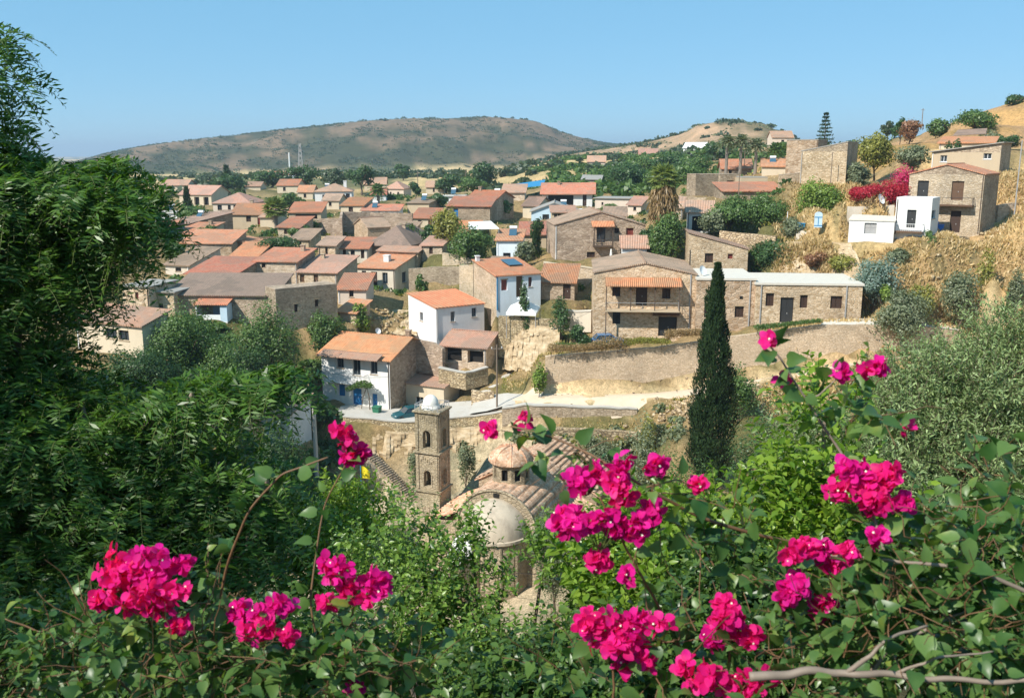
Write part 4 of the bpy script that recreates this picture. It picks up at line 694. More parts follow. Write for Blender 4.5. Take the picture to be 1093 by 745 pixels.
# barrel vault with rows of real cover tiles running along it
def vault(name, c0, ax, L0, L1, r, z, n=16, h=.95, rows=15, mt='tile_pink'):
    mb = MB(); fs = lambda a, s_: ((r * math.cos(a), s_, z + r * h * math.sin(a)) if ax == 'y' else (s_, c0 + r * math.cos(a), z + r * h * math.sin(a)))
    K = rows * 4
    for k in range(K):
        rr_ = [.0, .1, .12, .1][k % 4], [.1, .12, .1, .0][k % 4]
        a, b_ = math.pi * k / K, math.pi * (k + 1) / K
        def q(a_, d, s_): return ((r + d) * math.cos(a_), s_, z + (r + d) * h * math.sin(a_)) if ax == 'y' else (s_, c0 + (r + d) * math.cos(a_), z + (r + d) * h * math.sin(a_))
        mb.poly(q(a, rr_[0], L0), q(a, rr_[0], L1), q(b_, rr_[1], L1), q(b_, rr_[1], L0))
    return mb.build(name, M[mt], ch)
def ribs(name, o, u, v, nu, d=.075, mt='tile_church'):
    """a roof slope as rows of half round cover tiles: rows along v, repeated along u"""
    o, u, v = map(np.array, (o, u, v)); nn = np.cross(u, v); nn = nn / np.linalg.norm(nn); nn = nn if nn[2] > 0 else -nn; mb = MB(); cr = [0, .09, .125, .09, 0, 0]; pos = [0, .12, .3, .48, .6, 1.0]
    for i in range(nu):
        a = o + u * i / nu; du = u / nu
        for p0, p1, c0, c1 in zip(pos, pos[1:], cr, cr[1:]): mb.poly(a + du * p0 + nn * c0, a + du * p1 + nn * c1, a + du * p1 + nn * c1 + v, a + du * p0 + nn * c0 + v)
    mb.slab([tuple(o - nn * .02), tuple(o + u - nn * .02), tuple(o + u + v - nn * .02), tuple(o + v - nn * .02)], .12)
    return mb.build(name, M[mt], ch)
vault('vault_roof', 0, 'y', .12, 10.4, vr + .05, vz, rows=15, mt='tile_clay')
z0r = 4.42
ribs('aisle_roof', (-8.5, 2.9, z0r), (0, 7.6, 0), (4.6, 0, 1.9), 13, mt='tile_clay_pink'); ribs('aisle_roof', (8.5, 2.9, z0r), (0, 7.6, 0), (-4.6, 0, 1.9), 13, mt='tile_clay')
ribs('nave_roof', (-6.8, 10.2, 6.3), (6.8, 0, 3.62), (0, 7.0, 0), 14, mt='tile_clay'); ribs('nave_roof', (6.8, 10.2, 6.3), (-6.8, 0, 3.62), (0, 7.0, 0), 14, mt='tile_clay')
lan = MB(); LY = 3.6; LZ = vz + vr * .95 - .5; a8 = [math.pi / 8 + k * math.pi / 4 for k in range(9)]; lr = 1.75; lh = 2.35
sid = 2 * lr * math.sin(math.pi / 8); ap = lr * math.cos(math.pi / 8)
lanr = []
for k in range(8):
    an_ = k * math.pi / 4; n = (math.cos(an_), math.sin(an_)); t = (-n[1], n[0]); O = (n[0] * ap - t[0] * sid / 2, LY + n[1] * ap - t[1] * sid / 2)
    # wall() keeps z from 0, so shift afterwards
    f0 = len(lan.v); wall(lan, O, t, n, sid, 0, lh, [(.36, sid - .36, .75, 1.85)], .25)
    lan.v[f0:] = [(x, y, z + LZ) for x, y, z in lan.v[f0:]]
lo_ = lan.build('lantern', M['stone_church'], ch)
ib = MB(); ib.lathe([(1.3, LZ), (1.3, LZ + lh)], 8, c=(0, LY, 0)); ib.build('dark_core', M['painted_dark'], lo_)  # near-black drum: the lantern's inner shade put into its colour
ld = MB(); K = 40
for k in range(K):
    a, b_ = 2 * math.pi * k / K, 2 * math.pi * (k + 1) / K; rb_ = [0, .0, .03, .12, .03][k % 5], [0, .0, .03, .12, .03][(k + 1) % 5]
    pr = [(2.02 * math.cos(q), 1.42 * math.sin(q)) for q in np.linspace(0, math.pi / 2 - .03, 9)]
    for (r0_, h0), (r1_, h1) in zip(pr, pr[1:]):
        v = [((r_ + d) * math.cos(q), LY + (r_ + d) * math.sin(q), LZ + lh + .02 + h_) for r_, h_, q, d in ((r0_, h0, a, rb_[0]), (r0_, h0, b_, rb_[1]), (r1_, h1, b_, rb_[1]), (r1_, h1, a, rb_[0]))]
        ld.poly(*v)
ld.lathe([(0, 1.42), (.12, 1.42), (.1, 1.6), (0, 1.66)], 8, c=(0, LY, LZ + lh + .0)); ld.lathe([(1.6, 0), (2.08, 0), (2.1, .06)], 24, c=(0, LY, LZ + lh - .03)); rf_ = ld.build('lantern_roof', M['tile_clay'], lo_); q = MB()
for k in range(8): a = math.pi / 8 + k * math.pi / 4; q.tube([((2.05 * math.cos(t_) + .02) * math.cos(a), LY + (2.05 * math.cos(t_) + .02) * math.sin(a), LZ + lh + .04 + 1.46 * math.sin(t_)) for t_ in np.linspace(0, 1.5, 9)], .085, 6)
q.build('ridge_tiles', M['tile_clay_pink'], rf_)
# small white domes beside the apse
for px, py, Y, r_, lb in ((497, 590, 79, 1.35, 'small whitewashed dome left of the apse'), (486, 598, 77.5, .8, 'smallest white dome half hidden by shoots')):
    p = un(px, py, Y); zg = -39.5; t = empty('chapel_dome', (p[0], p[1], zg), 0, lb, 'dome'); q = MB(); hh = p[2] - zg; q.lathe([(r_, -1), (r_, hh)], 20); q.build('drum', M['sand_wall'], t)
    q = MB(); q.lathe([(r_ * 1.06, hh)] + [(r_ * 1.04 * math.cos(a), hh + .05 + r_ * 1.25 * math.sin(a)) for a in np.linspace(0, math.pi / 2, 9)], 24); q.build('dome', M['white_dome'], t, True)
# bell tower
TP = un(464, 589, 92.5); TP[2] = -39.4
tw = empty('bell_tower', TP, yw, 'tall square stone bell tower with arched openings and small white cupola', 'bell tower')
hw = 1.3; zz = lambda py: RY(py) * 91.5 - TP[2]
Z = [zz(524), zz(483), zz(440)]
def arch_storey(mb, z0, z1, u0, u1, zb, zsp, th=.55):
    for n, t in (((0, -1), (1, 0)), ((1, 0), (0, 1)), ((0, 1), (-1, 0)), ((-1, 0), (0, -1))):
        f = Wf((n[0] * hw - t[0] * hw, n[1] * hw - t[1] * hw), t, n); W_ = 2 * hw; c = (u0 + u1) / 2; r_ = (u1 - u0) / 2
        ap_ = [(c - r_ * math.cos(math.pi * k / 10), zsp + r_ * math.sin(math.pi * k / 10)) for k in range(11)]
        for o in (0, -th):
            mb.poly(f.P(0, z0, o), f.P(u0, z0, o), f.P(u0, z1, o), f.P(0, z1, o)); mb.poly(f.P(u1, z0, o), f.P(W_, z0, o), f.P(W_, z1, o), f.P(u1, z1, o)); mb.poly(f.P(u0, z0, o), f.P(u1, z0, o), f.P(u1, zb, o), f.P(u0, zb, o))
            for (a, za), (b_, zb_) in zip(ap_, ap_[1:]): mb.poly(f.P(a, za, o), f.P(b_, zb_, o), f.P(b_, z1, o), f.P(a, z1, o))
        loop = [(u0, zb)] + ap_ + [(u1, zb)]
        for (a, za), (b_, zb_) in zip(loop, loop[1:] + loop[:1]): mb.poly(f.P(a, za, 0), f.P(a, za, -th), f.P(b_, zb_, -th), f.P(b_, zb_, 0))
        # raised mouldings: arch rim, panel strips
        rim = [(c - (r_ + .1) * math.cos(math.pi * k / 10), zsp + (r_ + .1) * math.sin(math.pi * k / 10)) for k in range(11)]
        for (p0, p1), (q0, q1) in zip(zip(ap_, ap_[1:]), zip(rim, rim[1:])): mb.poly(f.P(*p0, .06), f.P(*p1, .06), f.P(*q1, .06), f.P(*q0, .06)); mb.poly(f.P(*q0, .0), f.P(*q0, .06), f.P(*q1, .06), f.P(*q1, 0))
        for a in (u0 - .14, u1 + .02): f.box(mb, a, a + .12, zb, zsp, .002, .06)
        for a in (.12, W_ - .34): f.box(mb, a, a + .22, z0 + .1, z1 - .1, .002, .09)
        for k in range(7):           # carved frieze above the arch
            f.box(mb, .5 + k * .24, .62 + k * .24, z1 - .75 + .22 * math.sin(k * 1.05), z1 - .5 + .22 * math.sin(k * 1.05), .002, .06)
sb = MB(); sb.box(-hw - .05, hw + .05, -hw - .05, hw + .05, -1.5, Z[0] - .15); sb.build('shaft', M['stone_church'], tw)
pn = MB()
for k in (-.5, .0, .5): pn.box(k - .17, k + .17, -hw - .1, -hw - .052, Z[0] - 3.0, Z[0] - 1.6)
pn.build('carved_panel', M['stone_church'], tw)
s1 = MB(); arch_storey(s1, Z[0] + .15, Z[1] - .15, .9, 1.7, Z[0] + .55, Z[0] + 1.9); s1.build('lower_belfry', M['stone_church'], tw)
s2 = MB(); arch_storey(s2, Z[1] + .15, Z[2] - .12, .88, 1.72, Z[1] + .5, Z[1] + 2.0); s2.build('upper_belfry', M['stone_church'], tw)
for z_c in Z:
    q = MB(); q.box(-hw - .1, hw + .1, -hw - .1, hw + .1, z_c - .148, z_c - .02); q.box(-hw - .22, hw + .22, -hw - .22, hw + .22, z_c - .018, z_c + .148); q.build('cornice', M['stone_church'], tw)
for z_c in (Z[0] + 1.75, Z[1] + 1.9):
    q = MB(); q.lathe([(.36, 0), (.3, .08), (.22, .35), (.16, .5), (.05, .56), (0, .57)], 14, c=(0, 0, z_c - .3)); q.box(-.75, .75, -.04, .04, z_c + .28, z_c + .36); q.build('bell', M['bell_bronze'], tw)
q = MB(); q.lathe([(.95, 0), (.95, .25), (.86, .27)] + [(.86 * math.cos(a), .27 + 1.15 * math.sin(a)) for a in np.linspace(0, math.pi / 2, 9)], 20, c=(-.15, 0, Z[2] + .15)); q.build('cupola', M['white_dome'], tw, True)
q = MB()
for s_ in (-1, 1):
    for k in range(6):
        q.box(-hw + k * .5, -hw + k * .5 + .05, s_ * hw - .02, s_ * hw + .02, Z[2] + .15, Z[2] + .7); q.box(s_ * hw - .02, s_ * hw + .02, -hw + k * .5, -hw + k * .5 + .05, Z[2] + .15, Z[2] + .7)
    q.box(-hw, hw, s_ * hw - .03, s_ * hw + .03, Z[2] + .7, Z[2] + .75); q.box(s_ * hw - .03, s_ * hw + .03, -hw, hw, Z[2] + .752, Z[2] + .8)
q.build('railing', M['rail_grey'], tw)
# ------------------------------------------------------------------ stairs from the yard to the church court
ST0, ST1 = un(400, 483, 104.2), un(449, 533, 101.0); n = 26
sd = empty('stone_stairs', ST0, 0, 'long flight of stone steps with handrail left of the bell tower', 'stairs'); q = MB(); dv = (ST1 - ST0) / n; hv = np.array((dv[0], dv[1], 0)); pv = np.array((-hv[1], hv[0], 0)); pv = pv / np.linalg.norm(pv) * 1.5
if pv[1] > 0: pv = -pv
for k in range(n):
    a = dv * k - np.array((0, 0, dv[2] * 0)); zt_ = a[2]; b_ = hv
    c4 = [(a[0], a[1]), (a[0] + b_[0] * 1.02, a[1] + b_[1] * 1.02), (a[0] + b_[0] * 1.02 + pv[0], a[1] + b_[1] * 1.02 + pv[1]), (a[0] + pv[0], a[1] + pv[1])]
    q.slab([(x, y, zt_) for x, y in c4], 1.5 + 0 * k)
q.build('steps', M['stone_grey'], sd)
q = MB(); e = np.array((0, 0, 1.)); 
for k in range(0, n + 1, 5): q.tube([dv * k + pv, dv * k + pv + e], .035, 5)
q.tube([pv + e, dv * n + pv + e], .035, 5); q.build('handrail', M['dark_metal'], sd)
q = MB(); W2 = 1.0
qv = pv * 1.02; q.prism([tuple(qv + (0, 0, -.2)), tuple(dv * n + qv + (0, 0, -.2)), tuple(dv * n + qv + (0, 0, -1.6)), tuple(qv + (0, 0, -dv[2] * -n - 1.6))], tuple(pv / 1.5 * .25)); q.build('side_wall', M['stone_pale'], sd)
q = MB()
# ------------------------------------------------------------------ balconies, awnings, roof gear
def awning(h, sd, ax, ay, bx_, drop, out, mt, name='awning', over=0.0):
    (u0, z), (u1, _) = h.uv(ax, ay, sd), h.uv(bx_, ay, sd); f = h.fr[sd]; mb = MB()
    mb.slab([f.P(u0 - over, z - drop, out), f.P(u1 + over, z - drop, out), f.P(u1 + over, z, .01), f.P(u0 - over, z, .01)], .12); return mb.build(name, M[mt], h.root), u0, u1, z
def balcony(h, sd, ax, bx_, y, out, mt='concrete', rail='rail_grey', hgt=.95, step=.25, slab=.18, bars=True):
    (u0, z), (u1, _) = h.uv(ax, y, sd), h.uv(bx_, y, sd); f = h.fr[sd]; mb = MB(); f.box(mb, u0, u1, z - slab, z, .005, out); o = mb.build('balcony', M[mt], h.root)
    q = MB(); nn = max(2, int((u1 - u0) / step))
    if bars:
        for i in range(nn + 1): u = u0 + .03 + (u1 - u0 - .06) * i / nn; f.box(q, u - .012, u + .012, z, z + hgt, out - .05, out - .025)
    f.box(q, u0, u1, z + hgt, z + hgt + .05, out - .06, out - .01)
    for u in (u0 + .03, u1 - .03):
        f.box(q, u - .02, u + .02, z + hgt, z + hgt + .045, .01, out - .061)
        for k in range(4): f.box(q, u - .012, u + .012, z, z + hgt, .2 + k * (out - .3) / 4, .225 + k * (out - .3) / 4)
    q.build('railing', M[rail], o); return u0, u1, z, f
A = HS['A']; awning(A, 'f', 347, 372.5, 407, .5, 1.5, 'tile_pink', over=.2); balcony(A, 'f', 349, 393, 403.5, 1.2, 'white_wall', 'rail_grey')
Fh = HS['F']; _, u0, u1, z = awning(Fh, 'f', 646, 296, 727, .75, 1.9, 'tile_orange'); b0, b1, bz_, f = balcony(Fh, 'f', 646, 724, 329, 1.6, 'sand_wall', 'rail_grey', .9, 9)
q = MB()
for i in range(4): q = MB(); u = b0 + .06 + (b1 - b0 - .12) * i / 3; f.box(q, u - .06, u + .06, bz_, z - .66, 1.5, 1.6); q.build('post', M['beam'], Fh.root)
q = MB(); f.box(q, b0, b0 + .12, 0, bz_ - .19, 1.4, 1.52); q.build('post', M['beam'], Fh.root)
Fh.bx('beam', 'wood_brown', 'f', 697, 333, 725, 337, .005, .25)
q = MB(); f.box(q, Fh.W - .75, Fh.W - .62, 0, Fh.H, .01, .12); q.build('drainpipe', M['rail_grey'], Fh.root)
for h, xs in ((HS['G'], (812, 903)), (HS['G2'], (800,))):
    for x in xs:
        u, _ = h.uv(x, 320, 'f'); q = MB(); h.fr['f'].box(q, u - .06, u + .06, 0, h.H, .01, .13); q.build('drainpipe', M['rail_grey'], h.root)
u, _ = HS['G'].uv(839.8, 338); q = MB(); HS['G'].fr['f'].box(q, u - 1.0, u + 1.0, -.6, -.02, .01, .9); q.build('doorstep', M['flat_roof'], HS['G'].root)
for x in (755, 791):
    u, z = HS['G2'].uv(x, 317.5); q = MB(); HS['G2'].fr['f'].box(q, u - .17, u + .17, z - .17, z + .17, .002, .05); q.build('vent', M['painted_dark'], HS['G2'].root)
Ih = HS['I']; awning(Ih, 'f', 631, 236, 655, .7, 1.4, 'tile_orange'); b0, b1, bz_, f = balcony(Ih, 'f', 632.5, 653, 262, 1.1, 'beam', 'beam', .9, .3); q = MB()
for u in (b0 + .06, b1 - .06): q = MB(); f.box(q, u - .06, u + .06, bz_, Ih.uv(640, 238)[1] - .5, 1.0, 1.1); q.build('post', M['beam'], Ih.root)
P_ = HS['PP']; _, u0, u1, z = awning(P_, 'f', 214, 318, 247, .5, 2.2, 'tile_orange', over=.2); f = P_.fr['f']
q = MB(); f.box(q, u0, u1, z - 3.0, z - 2.8, .005, 2.0); o = q.build('balcony', M['white_paint'], P_.root)
q = MB(); f.box(q, u0, u0 + .15, z - 2.795, z - .6, .01, 1.95); q.build('side_wall', M['white_wall'], o); q = MB(); f.box(q, u1 - .15, u1, z - 2.795, z - .6, .01, 1.95); f.box(q, u1 - .9, u1 - .151, z - 2.795, z - .6, 1.85, 1.95); q.build('side_wall', M['pale_blue'], o)
q = MB(); f.box(q, u0 + .16, u1 - .91, z - 2.795, z - 1.9, 1.88, 1.93); q.build('railing', M['white_paint'], o); q = MB(); f.box(q, u0 + 1.6, u1 - 1, z - 2.7, z - .75, .01, .06); q.build('glass_door', M['sky_glass'], o)
balcony(HS['R1'], 'f', 967, 1040, 217, 1.2, 'wood_brown', 'dark_metal', .9, 1.2); balcony(HS['R2'], 'f', 957, 986, 246, .9, 'wood_brown', 'white_paint', .9, .22)
Eh = HS['E']; sl_ = 1.3 / Eh.D; q = MB()
pt = lambda x, y, d: (x, y, Eh.H + .16 + sl_ * y + d)
q.slab([pt(Eh.W * .52, 3.6, .25), pt(Eh.W * .84, 3.6, .25), pt(Eh.W * .84, 6.6, .25), pt(Eh.W * .52, 6.6, .25)], .08); o = q.build('solar_panel', M['solar'], Eh.root)
q = MB(); [q.box(Eh.W * .52 + k, Eh.W * .52 + k + .05, 3.6 + j, 3.65 + j, Eh.H + .14 + sl_ * (3.6 + j), Eh.H + .16 + sl_ * (3.6 + j) + .18) for k in (.1, 2.4) for j in (.1, 2.7)]; q.build('bracket', M['silver'], o)
q = MB(); Eh.fr['f'].box(q, .02, .14, 0, Eh.H, .01, .12); q.build('drainpipe', M['tarp_blue'], Eh.root)
for k, h in HS.items():      # gutters and downpipes
    if h.O[1] > 175 or k in ('F', 'G', 'G2', 'R3', 'R8', 'R9', 'R10', 'R11', 'QQ'): continue
    f = h.fr['f']; q = MB(); u = .12 if random.random() < .5 else h.W - .2; f.box(q, u, u + .09, 0, h.H - .1, .012, .1); q.build('drainpipe', M[random.choice(('rail_grey', 'rail_grey', 'beam', 'white_paint'))], h.root)
def chimney(k, u, y, hgt, w_=.6, m='stone_grey'):
    h = HS[k]; q = MB(); q.box(u * h.W - w_ / 2, u * h.W + w_ / 2, y * h.D - w_ / 2, y * h.D + w_ / 2, h.H - .2, h.H + hgt); q.box(u * h.W - w_ / 2 - .08, u * h.W + w_ / 2 + .08, y * h.D - w_ / 2 - .08, y * h.D + w_ / 2 + .08, h.H + hgt + .004, h.H + hgt + .14); q.build('chimney', M[m], h.roof)
def heater(k, u, y, yaw=0):
    """solar water heater on a roof: white tank on a frame with a dark panel"""
    h = HS[k]; z = h.H + .3; x0, y0 = u * h.W, y * h.D; q = MB(); q.tube([(x0 - .6, y0 + .5, z + 1.5), (x0 + .6, y0 + .5, z + 1.5)], .26, 10); o = q.build('water_heater', M['white_paint'], h.root)
    q = MB(); q.slab([(x0 - .6, y0 - .7, z + .35), (x0 + .6, y0 - .7, z + .35), (x0 + .6, y0 + .3, z + 1.25), (x0 - .6, y0 + .3, z + 1.25)], .07); q.build('panel', M['solar'], o); q = MB()
    for a, b_ in ((-.55, .5), (.55, .5), (-.55, -.65), (.55, -.65)): q.tube([(x0 + a, y0 + b_, z - .4), (x0 + a, y0 + b_, z + (1.4 if b_ > 0 else .3))], .03, 4)
    q.build('frame', M['silver'], o)
for a in (('Q', .3, .5), ('X', .7, .6), ('CC', .75, .7), ('FF', .5, .6), ('V1', .6, .7), ('GG', .4, .6), ('W', .7, .6), ('S', .3, .5), ('AA', .6, .5), ('L4', .5, .5), ('U', .5, .5), ('R14', .4, .5), ('X11', .5, .5)): heater(*a)
for a in (('M', .55, .45, 1.7, .9, 'white_wall'), ('E', .04, .9, 1.9, .5, 'white_wall'), ('A', .8, .8, 2.0), ('Q', .8, .5, 2.6, .8, 'white_wall'), ('CC', .3, .6, 2.6), ('KK', .8, .8, 1.9), ('D', .9, .8, 1.7, .5, 'stone_pale'), ('W', .3, .4, 2.4), ('V1', .15, .5, 2.4), ('N', .6, .4, 3.3, .6), ('LL', .2, .8, 2.0, .5), ('HH', .7, .8, 1.9, .6)): chimney(*a)
# ------------------------------------------------------------------ small things about the village
def dish(px, py, Y, label, r=.45, z0=1.0):
    p = un(px, py, Y); t = empty('satellite_dish', p - np.array((0, 0, z0)), R(40), label, 'satellite dish'); q = MB(); q.lathe([(0, 0), (r * .5, .03), (r * .85, .1), (r, .15)], 16); o = q.build('dish', M['white_paint'], t, True); o.location = (0, 0, z0); o.rotation_euler = (R(65), 0, 0)
    q = MB(); q.tube([(0, .1, 0), (0, .1, z0 - .1), (0, .02, z0)], .03, 5); q.build('mount', M['rail_grey'], t)
dish(749.5, 289, 112, 'white satellite dish on the flat roof behind the cypress', .6); dish(940, 213, 126.4, 'pale satellite dish on the crumbling wall by the red bougainvillea', .7); dish(403, 353.5, 119, 'satellite dish near the white house with orange roof', .4)
def canopy(label, c4, hgt, mt, peak=0, name='shade_canopy'):
    p = [un(*a) for a in c4]; c = sum(p) / 4; c0 = c - np.array((0, 0, hgt)); t = empty(name, c0, 0, label, 'canopy'); l = [x - c0 for x in p]; q = MB()
    if peak:
        top = np.array((0, 0, hgt + peak)); mid = [x * .32 + top * .68 for x in l]
        for i in range(4): j = (i + 1) % 4; q.poly(l[i], l[j], mid[j], mid[i]); q.poly(mid[i] * 1.12 + (0, 0, .22), mid[j] * 1.12 + (0, 0, .22), top + (0, 0, .35)); q.poly(l[i] - (0, 0, .3), l[j] - (0, 0, .3), l[j], l[i])
    else: q.slab([tuple(x) for x in l], .08)
    q.build('cloth', M[mt], t)
    for x in l:
        b_ = x * .97; q = MB(); q.tube([(b_[0], b_[1], -1.2), (b_[0], b_[1], b_[2] - .05)], .05, 6); q.build('pole', M['rail_grey'], t)
    ctl(c0); return t
canopy('white peaked garden gazebo in front of the solar panel house', ((540, 334, 118.8), (572, 335, 118.2), (577, 327, 121.6), (545, 326, 122.2)), 2.3, 'cloth_white', 1.3, 'gazebo')
canopy('pale flat awning sheet among trees left of the white washed cottage', ((500, 245, 150), (533, 244, 150), (524, 236, 158), (500, 237, 158)), 3, 'cloth_white')
canopy('white sheet roof wedged between the pale blue house and the wide gable house', ((618, 229, 165), (638, 228, 165), (634, 222, 172), (618, 223, 172)), 3, 'white_paint')
canopy('bright blue tarpaulin roof behind the long red roof', ((545, 202, 240), (580, 198, 240), (582, 192, 255), (546, 197, 255)), 3.5, 'tarp_blue')
canopy('blue shade sheet behind the dark wall', ((415, 238, 200), (441, 237, 200), (440, 231, 208), (415, 233, 208)), 2.5, 'tarp_blue')
canopy('pale thatched shelter roof high on the right hillside', ((1017, 145, 162), (1052, 143, 162), (1054, 137, 172), (1022, 139, 172)), 2.2, 'tile_old')
def pole(px, pyt, pyb, Y, label, r=.12, arm=True, mt='pole_wood', name='utility_pole'):
    b_ = un(px, pyb, Y); h_ = un(px, pyt, Y)[2] - b_[2]; t = empty(name, b_, R(15), label, 'pole'); q = MB(); q.tube([(0, 0, -1.5), (0, 0, h_)], [r, r * .7], 8); q.build('post', M[mt], t)
    if arm: 
        q = MB(); q.box(-.7, .7, -.05, .05, h_ - .55, h_ - .42); o = q.build('crossarm', M[mt], t); q = MB()
        for x in (-.6, 0, .6): q.lathe([(.05, 0), (.05, .18), (0, .2)], 6, c=(x, 0, h_ - .419))
        q.build('insulator', M['white_paint'], o)
    return b_ + np.array((0, 0, h_ - .2))
w1 = pole(530.5, 368, 438, 105.8, 'dark wooden utility pole by the concrete lane left of the grey wall')
w2 = pole(316, 364, 425, 112, 'wooden utility pole with crossarm left of the white house with blue doors')
pole(338, 436, 505, 99, 'thick grey post below the yard of the white house', .28, False, 'concrete', 'post')
pole(886.5, 163, 196, 139, 'thin dark pole against the pale stone building', .07, False); pole(788, 184, 214, 148, 'thin wooden pole in front of the long low red roof', .09, False); pole(864.5, 183, 206, 148, 'thin dark pole at the end of the roofless enclosure', .08, False)
w3 = pole(794, 160, 186, 200, 'wooden pole between the date palms and red roofs', .12); pole(1082, 150, 235, 128, 'grey utility pole beside the shaded tower wall', .1, False, 'rail_grey'); pole(984, 116, 132, 300, 'tiny pole on the right skyline', .15)
pole(310, 163, 196, 380, 'tall white mast above the far trees', .35, False, 'white_paint', 'mast'); pole(446, 183, 200, 330, 'thin far pole in the straw field', .15, False); pole(497, 182, 200, 330, 'thin far pole right of the round bush', .15, False); pole(840, 226, 240, 128, 'white garden post by the dry bank', .06, False, 'white_paint', 'post')
# lattice tower beside the mast
p = un(322, 196, 390); t = empty('lattice_tower', p, 0, 'grey lattice antenna tower right of the white mast', 'tower'); q = MB(); hT = 16.
for a in range(4): x, y = [(-1, -1), (1, -1), (1, 1), (-1, 1)][a]; q.tube([(x * 1.4, y * 1.4, -1), (x * .3, y * .3, hT)], .12, 4)
for k in range(8):
    s0, s1 = 1.4 - 1.1 * k / 8, 1.4 - 1.1 * (k + 1) / 8; z0, z1 = hT * k / 8, hT * (k + 1) / 8
    for (x0, y0), (x1, y1) in (((-1, -1), (1, -1)), ((1, -1), (1, 1)), ((1, 1), (-1, 1)), ((-1, 1), (-1, -1))): q.tube([(x0 * s0, y0 * s0, z0), (x1 * s1, y1 * s1, z1)], .07, 4); q.tube([(x1 * s0, y1 * s0, z0), (x0 * s1, y0 * s1, z1)], .07, 4)
q.build('lattice', M['rail_grey'], t); q = MB(); q.lathe([(0, 2.4), (1.6, 2.1), (2.4, 1.2), (2.6, 0), (2.6, -6)], 14, c=(-4, -2, 1)); tag(q.build('water_tank', M['white_paint']), 'round white water tank at the foot of the lattice tower', 'water tank').location = p
def wire(label, a, b_, sag=1.0, r=.015):
    a, b_ = np.array(a), np.array(b_); q = MB(); q.tube([tuple((b_ - a) * k / 14 - np.array((0, 0, 4 * sag * (k / 14) * (1 - k / 14)))) for k in range(15)], r, 4); o = q.build('power_line', M['dark_metal']); o.location = a; tag(o, label, 'cable')
wire('thin cable running from the lane pole to the crossarm pole left of the white house', w1, w2, 1.2); wire('thin cable stretched from the lane pole up to the red roofs', w1, un(690, 300, 112), .8)
wire('pale cable strung in front of the apse', un(470, 600, 77), un(640, 612, 72), .5, .02)
# flag
fb_ = un(388, 590, 90); fb_[2] = gz(fb_[0], fb_[1]); t = empty('flagpole', fb_, 0, 'thin blue flagpole below the stairs', 'flagpole'); hh = un(388, 497, 90)[2] - fb_[2]; q = MB(); q.tube([(0, 0, 0), (0, 0, hh)], .05, 6); q.build('pole', M['tarp_blue'], t)
q = MB(); fl = []
for i in range(7):
    for j in range(5): u, v = i / 6, j / 4; fl.append((.05 + u * .85, .08 * math.sin(u * 6 + v), -.05 - v * 1.35 * (1 - .35 * u) - u * u * .55))
q.add(fl, [(i * 5 + j, i * 5 + j + 1, (i + 1) * 5 + j + 1, (i + 1) * 5 + j) for i in range(6) for j in range(4)]); o = q.build('flag', M['yellow']); o.location = fb_ + np.array((0, 0, hh)); tag(o, 'yellow flag hanging on the thin blue flagpole', 'flag')
# cars
def car(px, py, Y, yaw, body, label):
    p = un(px, py, Y); t = empty('parked_car', p, R(yaw), label, 'car', 'cars parked in the village'); W2 = .84
    side = [(-2.05, .28), (-2.1, .62), (-1.95, .86), (-1.35, .93), (.95, .93), (1.85, .78), (2.08, .6), (2.1, .3)]
    q = MB(); n_ = len(side)
    secs = [(-W2, .94), (-W2 * .8, 1.0), (W2 * .8, 1.0), (W2, .94)]
    V = [(x * s_, y, .28 + (z - .28) * (1 if abs(y) < W2 * .9 else .93)) for y, s_ in secs for x, z in side]
    fs = [(k * n_ + i, (k + 1) * n_ + i, (k + 1) * n_ + (i + 1) % n_, k * n_ + (i + 1) % n_) for k in range(3) for i in range(n_)] + [tuple(range(n_)), tuple(range(4 * n_ - 1, 3 * n_ - 1, -1))]
    q.add(V, fs); q.add([(x, y * .74, z) for x, y, z in ((-1.3, -1, 1.36), (.35, -1, 1.4), (.35, 1, 1.4), (-1.3, 1, 1.36), (-1.2, -1, 1.42), (.25, -1, 1.45), (.25, 1, 1.45), (-1.2, 1, 1.42))], [(0, 3, 2, 1), (4, 5, 6, 7), (0, 1, 5, 4), (1, 2, 6, 5), (2, 3, 7, 6), (3, 0, 4, 7)])
    for x, x2 in ((-1.72, -1.3), (-.42, -.45), (.95, .36)):
        for s_ in (-1, 1): q.tube([(x, s_ * .79, .92), (x2, s_ * .63, 1.4)], .045, 4)
    q.build('body', M[body], t)
    q = MB(); gl = [(-1.72, .935), (-1.3, 1.37), (.35, 1.39), (.97, .935)]
    q.add([(x, -.78 if z < 1 else -.61, z) for x, z in gl] + [(x, .78 if z < 1 else .61, z) for x, z in gl], [(0, 3, 2, 1), (4, 5, 6, 7), (0, 1, 5, 4), (2, 3, 7, 6), (1, 2, 6, 5)]); q.build('windows', M['glass'], t)
    for x in (-1.3, 1.3):
        for s_ in (-1, 1):
            q = MB(); q.lathe([(.16, -.1), (.3, -.1), (.32, -.06), (.32, .06), (.3, .1), (.16, .1)], 18); o = q.build('wheel', M['rubber'], t); o.location = (x, s_ * .76, .31); o.rotation_euler = (R(90), 0, 0)
            q = MB(); q.lathe([(0, -.07), (.17, -.06), (.17, .06), (0, .07)], 12); q.build('rim', M['silver'], o)
    for s_ in (-1, 1):
        q = MB(); q.box(1.93, 2.03, s_ * .6 - .17, s_ * .6 + .17, .58, .7); q.build('headlight', M['panel_frame'], t); q = MB(); q.box(-2.08, -1.98, s_ * .62 - .14, s_ * .62 + .14, .62, .8); q.build('tail_light', M['red_paint'], t)
    return t
car(437, 446.5, 108.7, -152, 'car_teal', 'dark teal car parked before the low cream house'); car(649, 369, 110.4, 5, 'car_blue', 'blue car half hidden behind the dry hedge')
